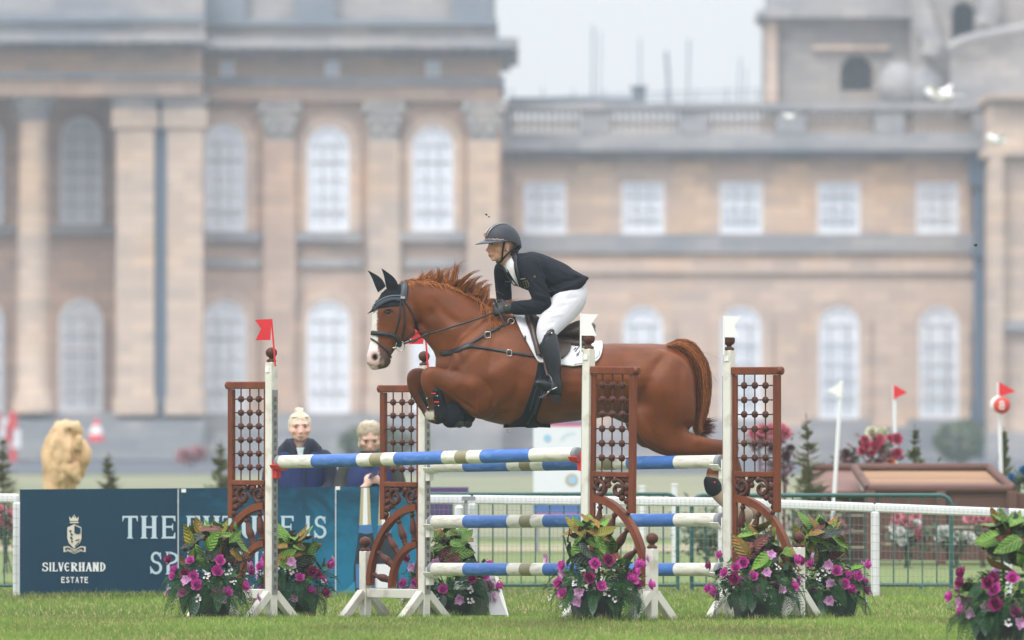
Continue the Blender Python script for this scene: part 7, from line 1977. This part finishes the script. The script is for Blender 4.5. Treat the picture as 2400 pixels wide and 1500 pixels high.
# skirt of the jacket flaring over the loins, with the kicked-up tail
B4([(1318, 640, 0, 18, .15), (1342, 646, 0, 14, .16), (1362, 650, 0, 8, .15), (1376, 652, 0, 4, .13)])
B4([(1300, 684, -.12, 18, .06), (1325, 680, -.15, 15, .05), (1350, 668, -.15, 14, .04), (1368, 658, -.13, 8, .03)])
B4([(1300, 684, .12, 18, .06), (1325, 680, .15, 15, .05), (1350, 668, .15, 14, .04), (1368, 658, .13, 8, .03)])
JK = skin(b4, .0068, 4, 'jacket'); jc = coords(JK)
jn = np.empty(len(JK.vertices) * 3); JK.vertices.foreach_get('normal', jn); jn = jn.reshape(-1, 3)
jx = 1200 + jc[:, 0] * F / (jc[:, 1] + 60); jy = 1005 - (jc[:, 2] - CH) * F / (jc[:, 1] + 60)
w = np.zeros(len(jc))
def fold(x0, y0, x1, y1, wd, amp):
    global w
    d = np.array([x1 - x0, y1 - y0]); ln = np.linalg.norm(d); d = d / ln
    t = (jx - x0) * d[0] + (jy - y0) * d[1]; o = (jx - x0) * -d[1] + (jy - y0) * d[0]
    w += amp * np.exp(-(o / wd) ** 2) * ss(t, 0, ln * .3) * (1 - ss(t, ln * .7, ln))
for f_ in ((1250, 688, 1288, 700, 4, .006), (1248, 700, 1285, 712, 3.5, -.006), (1262, 640, 1300, 665, 5, .005), (1270, 655, 1320, 688, 4, -.006), (1300, 625, 1345, 650, 4, .004), (1290, 690, 1345, 668, 4, .006), (1230, 640, 1270, 690, 4, .004), (1225, 714, 1262, 722, 3, .004), (1210, 712, 1235, 728, 3, -.004), (1276, 600, 1290, 640, 5, .005), (1310, 660, 1360, 655, 3.5, -.006), (1165, 650, 1195, 660, 4, .005), (1168, 676, 1196, 672, 4, -.005), (1242, 655, 1290, 690, 3, -.004), (1255, 610, 1272, 660, 4, -.005)): fold(*f_)
jc = jc + jn * (1.5 * w)[:, None]
JK.materials.append(M_jac); JV = BVHTree.FromPolygons([Vector(v) for v in jc], [tuple(p.vertices) for p in JK.polygons])
set_coords(JK, jc - _rl); jacket = link('jacket', JK, rider)
def jon(px, py, off=.002):
    p, n = hit(px, py, 0, JV); return p + n * off
def jflat(name, poly, mat, off=.003, sub=3):
    m = MB(); c = Vector((sum(p[0] for p in poly) / len(poly), sum(p[1] for p in poly) / len(poly), 0)); q = []
    for (a, b), (c2, d) in zip(poly, poly[1:] + poly[:1]):
        for i in range(sub): q.append((a + (c2 - a) * i / sub, b + (d - b) * i / sub))
    v = [jon(c.x, c.y, off)] + [jon((x + c.x) / 2, (y + c.y) / 2, off) for x, y in q] + [jon(x, y, off) for x, y in q]; n = len(q)
    m.add(v, [(0, 1 + i, 1 + (i + 1) % n) for i in range(n)] + [(1 + i, 1 + n + i, 1 + n + (i + 1) % n, 1 + (i + 1) % n) for i in range(n)], 0, True)
    return wobj(name, m, mat, jacket)
M_shirt = mk('white_shirt', (.72, .73, .76), .75, (.62, .63, .67), 30, (.4, .6))
jflat('shirt_front', [(1201, 606), (1206, 616), (1209, 634), (1214, 654), (1219, 671), (1209, 657), (1199, 641), (1190, 626), (1187, 618)], M_shirt, .011, 5)
stk = MB(); stk.tube([HP(1191, 606, -.01), HP(1198, 613, -.008), HP(1206, 624, -.005)], [.056, .066, .08], 18); wobj('stock', stk, M_shirt, rider)
lp = MB()
for path, wd in ((((1203, 591), (1208, 606), (1213, 626), (1218, 646), (1224, 670)), .034), (((1181, 619), (1188, 634), (1199, 653), (1213, 674)), .028)):
    P_ = [jon(a, b, .010) for a, b in cr(path, 4)]; N_ = [hit(a, b, 0, JV)[1] for a, b in cr(path, 4)]; ribbon(lp, P_, N_, wd, .006, .0, wfun=lambda t: 1.1 - .75 * t)
wobj('lapel', lp, mk('lapel_cloth', (.013, .016, .028), .6), jacket)
co_m = MB(); g = random.Random(8)
M_beadr, M_beadg, M_beadk = mk('red_bead', (.30, .015, .05), .3), mk('gold_bead', (.55, .33, .10), .3, metal=.4), mk('black_bead', (.01, .01, .01), .2)
for mt, nm, cnt in ((M_beadr, 'red_bead', 34), (M_beadg, 'gold_bead', 16)):
    q = MB()
    for i in range(cnt):
        t = g.random(); q.sphere(jon(1202 + 8 * t + g.uniform(-2.6, 2.6), 590 + 36 * t, .010), .0036, n=6, m=4)
    if mt is M_beadr:
        for i in range(3): q.sphere(jon(1176 + i * 1.2, 627 + i * 2, .006), .003, n=6, m=4)
    o = wobj('collar_beads', q, mt, jacket); o['kind'] = 'stuff'
M_lettw = mk('white_thread', (.45, .46, .48), .7); M_goldt = mk('gold_thread', (.20, .14, .06), .6)
m = MB()
for i in range(6): m.tube([jon(1221 + i * 1.9, 655 - .2 * i, .004), jon(1222 + i * 1.9, 652.5 - .2 * i, .004)], .0016, 4)
for i in range(6): m.tube([jon(1184 + i * 2.0, 660 + .2 * i, .004), jon(1185 + i * 2.0, 657.8 + .5 * (i % 2), .004)], .0014, 4)
wobj('chest_lettering', m, M_lettw, jacket)
m = MB()
for poly in (((1226, 660), (1236, 657), (1241, 667), (1238, 673), (1230, 672), (1226, 660)), ((1233, 659), (1235, 672)), ((1228, 665), (1239, 664))): m.tube([jon(a, b, .004) for a, b in poly], .0018, 5)
wobj('chest_badge', m, M_goldt, jacket)
m = MB(); p, n = hit(1253, 649, 0, JV); m.lathe(p, n, [(0, .010), (.003, .0095), (.004, .002)], 10); wobj('sleeve_badge', m, mk('olive_badge', (.06, .065, .03), .6), jacket)
m = MB(); m.tube([jon(1288, 680, .003), jon(1305, 672, .003), jon(1325, 664, .003)], .0016, 5); wobj('pocket_edge', m, M_leath, jacket)
m = MB(); m.tube([jon(1289, 681, .006), jon(1294, 684, .006)], .0028, 6); wobj('pocket_zip', m, M_metal, jacket)
m = MB(); p = jon(1227, 683, .002); m.sphere(p, .006); wobj('button', m, M_metal, jacket)

m = MB(); vs_ = [HP(1332, 632, -.10), HP(1381, 651, -.05), HP(1372, 664, -.10), HP(1345, 668, -.16), HP(1332, 632, .10), HP(1378, 652, .05), HP(1372, 664, .10), HP(1345, 668, .16)]
m.add(vs_, [(0, 1, 2, 3), (7, 6, 5, 4), (0, 4, 5, 1), (1, 5, 6, 2), (2, 6, 7, 3), (3, 7, 4, 0)], 0, False); wobj('jacket_tail', m, M_jac, jacket)
# gloves
M_glove = mk('black_glove', (.011, .014, .015), .6, (.020, .024, .026), 30, bump=.25, bscale=60)
for s in (-1, 1):
    gl = MB(); 
    if s < 0: hand_shapes(gl, HP(1194, 722, -.172), (-1, .12, -.05), (0, .9, -.4), 1.15, 1.25, -1); loft([rk(1206, 721, -.188, 13, .036), rk(1196, 722, -.175, 14, .034), rk(1186, 723, -.165, 14, .036)], 14, 4, gl)
    else: hand_shapes(gl, HP(1182, 736, .10), (-.9, -.2, -.2), (0, -.9, -.4), 1.15, 1.25, 1)
    me = skin(gl, .0042, 1, 'glove'); me.materials.append(M_glove); set_coords(me, coords(me) - _rl); go = link('glove', me, rider)
    if s < 0:
        m = MB(); m.sphere(HP(1187, 716, -.212), .006, (1.3, .6, .7), 8, 6); wobj('glove_clasp', m, M_beadg, go)
wh = thing('riding_whip', 'black riding whip with a flat knob, held in the rider\'s near glove', 'whip', HP(1160, 706, -.15))
m = MB(); m.tube([HP(1159, 704, -.17), HP(1162, 712, -.172), HP(1168, 726, -.175)], [.009, .008, .006], 8); m.sphere(HP(1159, 704, -.17), .011, (1, 1, .6)); wobj('whip_handle', m, M_leath, wh)
m = MB(); m.tube([HP(1168, 726, -.175), HP(1176, 745, -.2), HP(1186, 768, -.245)], [.006, .005, .003], 6); wobj('whip_shaft', m, M_leath, wh)

# helmet
M_hel = mk('matt_helmet', (.020, .026, .036), .55, (.026, .032, .044), 60, bump=.1, bscale=300, spec=.4)
hel = MB(); c = HC; f, r_, u = HMx.col[0], HMx.col[1], HMx.col[2]
def HQ(a, b, cc): return HPf(a, b, cc)
rings = []
nseg, nlev = 32, 12
for j in range(nlev + 1):
    th = (math.pi / 2) * j / nlev; ring = []
    for k in range(nseg):
        q = 2 * math.pi * k / nseg; ca, sa = math.cos(q), math.sin(q)
        rx = .126 if ca > 0 else .134; ry = .106; hz_ = .115
        drop = .012 * ca - .012 - (.034 * max(0, -ca) ** 1.5)
        a = -.008 + rx * ca * math.cos(th); b = ry * sa * math.cos(th); zz = .040 + drop * (1 - math.sin(th)) + hz_ * math.sin(th) ** .92
        ring.append(HQ(a, b, zz))
    rings.append(ring)
hel.rings(rings, 0, True, True, False); hel.add(rings[-1], [tuple(range(nseg))])
inner = [[HC + (v - HC) * .93 for v in ring] for ring in rings[:1]]
hel.rings([rings[0], inner[0]], 0, True, True, False)
ho = wobj('helmet', hel, M_hel, rider)
pk = MB(); top = []; bot = []
for k in range(17):
    q = R(-88 + 176 * k / 16); ca, sa = math.cos(q), math.sin(q)
    i0 = HQ(-.008 + .124 * ca, .105 * sa, .041 + .012 * ca - .012); ext = .062 * max(ca, 0) ** .6; i1 = HQ(-.008 + (.124 + ext) * ca + .012 * ca, (.105 + ext * .75) * sa, .030 - .018 * ca + .0 * sa * sa)
    top.append([i0 + u * .006, i1 + u * .002, i1 - u * .002, i0 - u * .004])
pk.rings(top, 0, True); wobj('peak', pk, mk('helmet_peak', (.045, .055, .075), .35), ho)
tr_ = MB(); tr_.tube([HQ(-.008 + .129 * math.cos(q), .109 * math.sin(q), .046 + .012 * math.cos(q) - .012 + .0025 * math.sin(k * 1.9)) for k, q in enumerate([R(-75 + 150 * i / 30) for i in range(31)])], .0028, 6); wobj('peak_trim', tr_, mk('rose_trim', (.55, .40, .38), .35, metal=.5), ho)
pn = MB(); rows = []
for i in range(15):
    th = R(14 + 92 * i / 14); w_2 = .026 + .006 * math.sin(math.pi * i / 14)
    ca, sa = math.cos(th), math.sin(th); rx = .126 if ca > 0 else .134
    a, zz = -.008 + rx * 1.012 * ca, .040 + .117 * sa ** .92 + .0
    rows.append([HQ(a, -w_2, zz - .0025), HQ(a * 1.0 + .003 * ca, 0, zz + .003 * sa), HQ(a, w_2, zz - .0025)])
pn.add([p for r in rows for p in r], [(i * 3 + j, i * 3 + j + 1, i * 3 + j + 4, i * 3 + j + 3) for i in range(14) for j in range(2)], 0, True); wobj('centre_panel', pn, mk('helmet_panel', (.010, .012, .018), .3), ho)
tr_ = MB()
for j in (0, 2): tr_.tube([rows[i][j] for i in range(15)], .0022, 5)
wobj('panel_trim', tr_, mk('silver_trim', (.5, .48, .44), .3, metal=.6), ho)
bd = MB(); q1 = (rows[0][1] + rows[1][1]) / 2; bd.box(q1 + f * .002 - u * .002, (.012, .03, .026), 0, math.atan2(f.y, f.x)); wobj('helmet_badge', bd, mk('copper_badge', (.45, .22, .13), .3, metal=.6), ho)
cs = MB()
for sd in (-1, 1):
    cs.tube([HQ(.012, sd * .088, .03), HQ(.022, sd * .082, -.02), HQ(.024, sd * .068, -.07), HQ(.022, sd * .045, -.108), HQ(.030, 0, -.118)], [.013, .013, .012, .012, .012], 8, flat=.5)
    cs.tube([HQ(-.075, sd * .085, .0), HQ(-.045, sd * .088, -.03), HQ(-.012, sd * .078, -.06), HQ(.012, sd * .060, -.088), HQ(.022, sd * .045, -.108)], .011, 8, flat=.5)
cs.tube([HQ(-.125, 0, -.02), HQ(-.10, -.06, -.012), HQ(-.07, -.086, .0)], .013, 8); cs.tube([HQ(-.125, 0, -.02), HQ(-.10, .06, -.012), HQ(-.07, .086, .0)], .013, 8)
wobj('chin_strap', cs, M_boot, ho)
hr = MB(); hr.sphere(HQ(-.085, 0, -.03), .05, (.8, 1.1, .8)); wobj('hair', hr, mk('dark_hair', (.03, .018, .012), .6), rider)
# ================================================================== two women behind the banner
M_hairb = mk('blonde_hair', (.80, .72, .58), .55, (.66, .56, .41), 40, (.35, .65), 5, .5, 60, stretch=(1, 1, .3))
M_vest = mk('blue_vest', (.020, .031, .105), .8, (.030, .045, .135), 8, bump=.5, bscale=14, spec=.15)
M_slv = mk('navy_sleeve', (.009, .013, .032), .8, (.014, .019, .042), 8, bump=.3, bscale=18)
M_slg = mk('dark_green_sleeve', (.022, .028, .026), .8, (.035, .04, .036), 8, bump=.3, bscale=20)
M_trou = mk('dark_trousers', (.02, .022, .03), .8); M_shoe = mk('walking_shoe', (.03, .025, .02), .7)
M_teal = mk('pale_teal_top', (.45, .58, .62), .8, (.66, .70, .72), 30)
def roughen(me, amp, sc_, seed=0):
    from mathutils import noise as _nz
    c = coords(me); n = np.empty(len(c) * 3); me.vertices.foreach_get('normal', n); n = n.reshape(-1, 3)
    d = np.array([_nz.noise(Vector((v[0] * sc_ + seed, v[1] * sc_, v[2] * sc_ * .45))) for v in c]); set_coords(me, c + n * (d * amp)[:, None])

def strands(P, n, paths, seed, name, parent, off, spread=.006, col=((.86, .79, .66), (.66, .55, .40))):
    g = random.Random(seed); st_ = []
    for i in range(n):
        p = paths(g); pts = [P(*(v + np.array([g.gauss(0, spread * .3) for _ in range(3)]))) for v in p]; u = g.random()
        st_.append((pts, g.uniform(.0012, .0022), tuple(np.array(col[0]) * u + np.array(col[1]) * (1 - u))))
    me = hair_mesh(name, st_); set_coords(me, coords(me) - off); return link(name, me, parent)
def swept(g):
    # from the hairline up and back to the knot
    a = g.uniform(-1.9, 1.9); c0 = np.array([.078 * math.cos(a) - .01, .082 * math.sin(a), .085 - .085 * abs(math.sin(a)) ** 1.5 - .03 * (abs(a) > 1.4)]); c1 = np.array([-.03, g.gauss(0, .014), .136]); out_ = []
    for k in range(7):
        f = k / 6; v = c0 * (1 - f) + c1 * f; d = v - np.array([-.02, 0, .04]); d = d / np.linalg.norm(d); r = .093 + .005 * g.random(); out_.append(np.array([-.02, 0, .04]) + d * r * np.array([1.0, .80, 1.0]))
    return out_
def tousled(g):
    a = g.uniform(-2.6, 2.6); e0 = g.uniform(.5, 1.45); out_ = []; q = e0
    for k in range(7):
        f = k / 6; e = e0 - f * g.uniform(.9, 1.5) * (1 if abs(a) > .7 else .45); aa = a + .35 * math.sin(f * 2.2) * (1 if a > 0 else -1); r = .094 + .012 * math.sin(f * 3) + .006 * g.random()
        out_.append(np.array([-.025 + r * math.cos(aa) * math.cos(e) * .98, r * math.sin(aa) * math.cos(e) * .85, .045 + r * math.sin(e)]))
    return out_
def woman(px, py, D, fwd, up, s, label, pose):
    HCw = W(px, py, D); base = Vector((HCw.x, HCw.y, gz(HCw.y)))
    t = thing('person', label, 'woman', base)
    off = np.array(base); b = MB(); neck = HCw + Vector((.0, .035, -.155))
    P, Mx = head_shapes(b, HCw, fwd, up, s, neck, .054, 1.16)
    zt = neck.z - .03; x, y = neck.x, neck.y + .02; bz = base.z
    hipz = bz + (zt - bz) * .56
    def Lf(keys, mb, n=16, sub=4, side=(1, 0, 0)): loft(keys, n, sub, mb, side)
    tor = [(x, y, zt + .03, .06, .07), (x, y, zt - .03, .09, .165), (x, y, zt - .12, .105, .185), (x, y, zt - .25, .10, .175), (x, y, zt - .38, .10, .165), (x, y, hipz - .02, .11, .175)]
    Lf(tor, b)
    arms = pose(x, y, zt)
    for a in arms: Lf([(*p, r, r) for p, r in a['pts']], b)
    for sd in (-1, 1): Lf([(x + sd * .09, y, hipz, .09, .085), (x + sd * .12, y - .06, bz + .40, .065, .062), (x + sd * .13, y, bz + .10, .045, .042), (x + sd * .135, y - .02, bz + .05, .045, .04)], b)
    for a in arms:
        if 'hand' in a: hand_shapes(b, *a['hand'])
    me = skin(b, .0085, 2, 'body'); c = coords(me); paint(me, head_paint(c, HCw, Mx, s, (.72, .45, .36), (.55, .24, .21))); me.materials.append(M_skin); set_coords(me, c - off); link('body', me, t)
    face_parts(P, Mx, s, t, (.42, .30, .20))
    return t, P, Mx, HCw, (x, y, zt, hipz, bz), tor, arms, off, Lf
def dress(t, data, sleeve_mat, off):
    (x, y, zt, hipz, bz), tor, arms, Lf = data
    v = MB(); Lf([(a, b, c, d + .030, e + .030) for a, b, c, d, e in tor[1:]], v, 18)
    Lf([(x - .13, y, zt - .04, .06, .055), (x, y + .02, zt + .005, .07, .06), (x + .13, y, zt - .04, .06, .055)], v, 14, 4, (0, 0, 1))
    me = skin(v, .010, 3, 'vest'); me.materials.append(M_vest); set_coords(me, coords(me) - off); vo = link('vest', me, t)
    for a in arms:
        s_ = MB(); n = a.get('sleeve', len(a['pts'])); Lf([(*p, r + .022, r + .022) for p, r in a['pts'][:n]], s_, 14)
        me = skin(s_, .009, 3, 'sleeve'); me.materials.append(sleeve_mat); set_coords(me, coords(me) - off); link('sleeve', me, t)
    tr = MB(); Lf([(x, y, hipz + .03, .125, .18), (x, y, hipz - .05, .12, .18)], tr)
    for sd in (-1, 1): Lf([(x + sd * .09, y, hipz, .10, .095), (x + sd * .12, y - .06, bz + .40, .075, .072), (x + sd * .13, y, bz + .08, .06, .058)], tr)
    me = skin(tr, .011, 2, 'trousers'); me.materials.append(M_trou); set_coords(me, coords(me) - off); link('trousers', me, t)
    for sd in (-1, 1):
        m = MB(); loft([(x + sd * .135, y + .05, bz + .05, .045, .045), (x + sd * .14, y - .05, bz + .045, .045, .05), (x + sd * .145, y - .14, bz + .035, .032, .045)], 14, 4, m, (1, 0, 0)); wobj('shoe', m, M_shoe, t)
    return vo
def pose1(x, y, zt):
    o = []
    for s in (-1, 1): o.append({'pts': [((x + s * .18, y, zt - .05), .060), ((x + s * .235, y + .01, zt - .17), .05), ((x + s * .245, y - .02, zt - .30), .045), ((x + s * .17, y - .14, zt - .36), .040), ((x + s * .05, y - .17, zt - .38), .034)], 'hand': ((x + s * .05, y - .17, zt - .38), (-s, -.1, -.1), (0, .8, -.5), .9, .8, s)})
    return o
t1, P1, M1, H1, d1, tor1, ar1, off1, Lf1 = woman(703, 1004, 69.7, (.10, -1, -.02), (-.03, 0, 1), .99, 'blonde woman with a bun in a dark blue coat, watching from behind the banner', pose1)
v1 = dress(t1, (d1, tor1, ar1, Lf1), M_slv, off1)
x, y, zt, hipz, bz = d1
m = MB(); m.sphere(P1(-.022, 0, .045), .1, (1.0, .93, .98), 18, 12, rot=M1)
hq = MB(); hq.sphere(P1(-.03, 0, .040), .094, (1.0, .98, 1.0), 18, 12, rot=M1); hq.sphere(P1(-.028, 0, .138), .034, (1.1, 1.15, .9), 12, 8); hq.sphere(P1(-.015, .018, .155), .016); hq.sphere(P1(-.025, -.02, .152), .016)
for q in (-1, 1): hq.sphere(P1(.0, q * .062, .045), .03, (.9, .45, 1.3), 12, 8, rot=M1); hq.sphere(P1(.042, q * .035, .098), .026, (.8, 1.3, .5), 12, 8, rot=M1)
me = skin(hq, .006, 2, 'hair'); roughen(me, .008, 30); me.materials.append(M_hairb); set_coords(me, coords(me) - off1); ho1 = link('hair', me, t1); strands(P1, 700, swept, 5, 'hair_strand', t1, off1)['kind'] = 'stuff'
m = MB()
for s in (-1, 1): loft([(x + s * .135, y - .03, zt - .03, .03, .05), (x + s * .09, y - .07, zt + .055, .030, .055), (x + s * .065, y - .095, zt + .0, .024, .05), (x + s * .04, y - .12, zt - .11, .014, .03)], 12, 4, m, (0, 0, 1))
loft([(x - .14, y, zt + .0, .05, .05), (x - .08, y + .07, zt + .055, .05, .05), (x, y + .10, zt + .06, .05, .05), (x + .08, y + .07, zt + .055, .05, .05), (x + .14, y, zt + .0, .05, .05)], 12, 4, m, (0, 0, 1))
me = skin(m, .009, 2, 'hood'); me.materials.append(M_slv); set_coords(me, coords(me) - off1); link('hood', me, t1)
m = MB(); m.prism([(-.04, .03), (.04, .03), (.016, -.12), (-.004, -.12)], (x + .012, y - .125, zt - .0), X, Z, Y, .02); wobj('top', m, M_teal, t1)
m = MB(); m.beam((x + .04, y - .148, zt - .42), (x + .035, y - .140, zt - .12), .016, .006, Y, .002); wobj('zip', m, M_slv, v1)
m = MB(); m.box((x + .16, y - .19, zt - .36), (.055, .01, .05)); wobj('card', m, M_wflag, t1)
def pose2(x, y, zt):
    return [{'pts': [((x - .175, y, zt - .05), .055), ((x - .225, y, zt - .17), .047), ((x - .22, y - .05, zt - .275), .042), ((x - .11, y - .17, zt - .27), .036), ((x - .03, y - .20, zt - .20), .030)], 'sleeve': 4, 'hand': ((x - .03, y - .20, zt - .20), (.55, -.25, .75), (.4, .8, 0), .92, .9, 1)},
            {'pts': [((x + .175, y, zt - .05), .055), ((x + .225, y, zt - .17), .047), ((x + .22, y - .05, zt - .26), .042), ((x + .14, y - .16, zt - .21), .036), ((x + .085, y - .20, zt - .16), .030)], 'sleeve': 4, 'hand': ((x + .085, y - .20, zt - .16), (-.85, -.2, .25), (-.2, .85, -.3), .92, .9, -1)}]
t2, P2, M2, H2, d2, tor2, ar2, off2, Lf2 = woman(867, 1028, 69.5, (.06, -.88, -.45), (0, -.3, 1), .97, 'blonde woman in a blue vest looking down at her hands behind the banner', pose2)
v2 = dress(t2, (d2, tor2, ar2, Lf2), M_slg, off2)
x, y, zt, hipz, bz = d2
hq = MB(); hq.sphere(P2(-.03, 0, .045), .095, (1.0, .98, 1.0), 18, 12, rot=M2)
for q in (-1, 1):
    hq.sphere(P2(.0, q * .070, .02), .03, (1.0, .45, 1.8), 12, 8, rot=M2); hq.sphere(P2(-.02, q * .07, -.06), .03, (1, .6, 1.4), 12, 8, rot=M2)
me = skin(hq, .006, 2, 'hair'); roughen(me, .008, 30); me.materials.append(M_hairb); set_coords(me, coords(me) - off2); ho2 = link('hair', me, t2); strands(P2, 800, tousled, 6, 'hair_strand', t2, off2)['kind'] = 'stuff'
m = MB(); m.tube([(x, y - .03, zt - .05), (x, y - .03, zt + .03), (x, y - .035, zt + .085)], [.10, .088, .076], 18); wobj('scarf', m, mk('dark_scarf', (.012, .015, .014), .85), t2)
ph = thing('phone', 'small dark blue phone held in the hands of the woman looking down', 'phone', Vector((x + .025, y - .235, zt - .145)))
m = MB(); m.beam((-.03, 0, .02), (.05, -.03, .055), .07, .009, (0, -.5, 1), .003); obj('case', m, mk('phone_blue', (.03, .04, .16), .3), ph)
m = MB(); m.beam((-.022, -.001, .03), (.042, -.027, .06), .058, .004, (0, -.5, 1), .001); obj('screen', m, M_leath, ph)
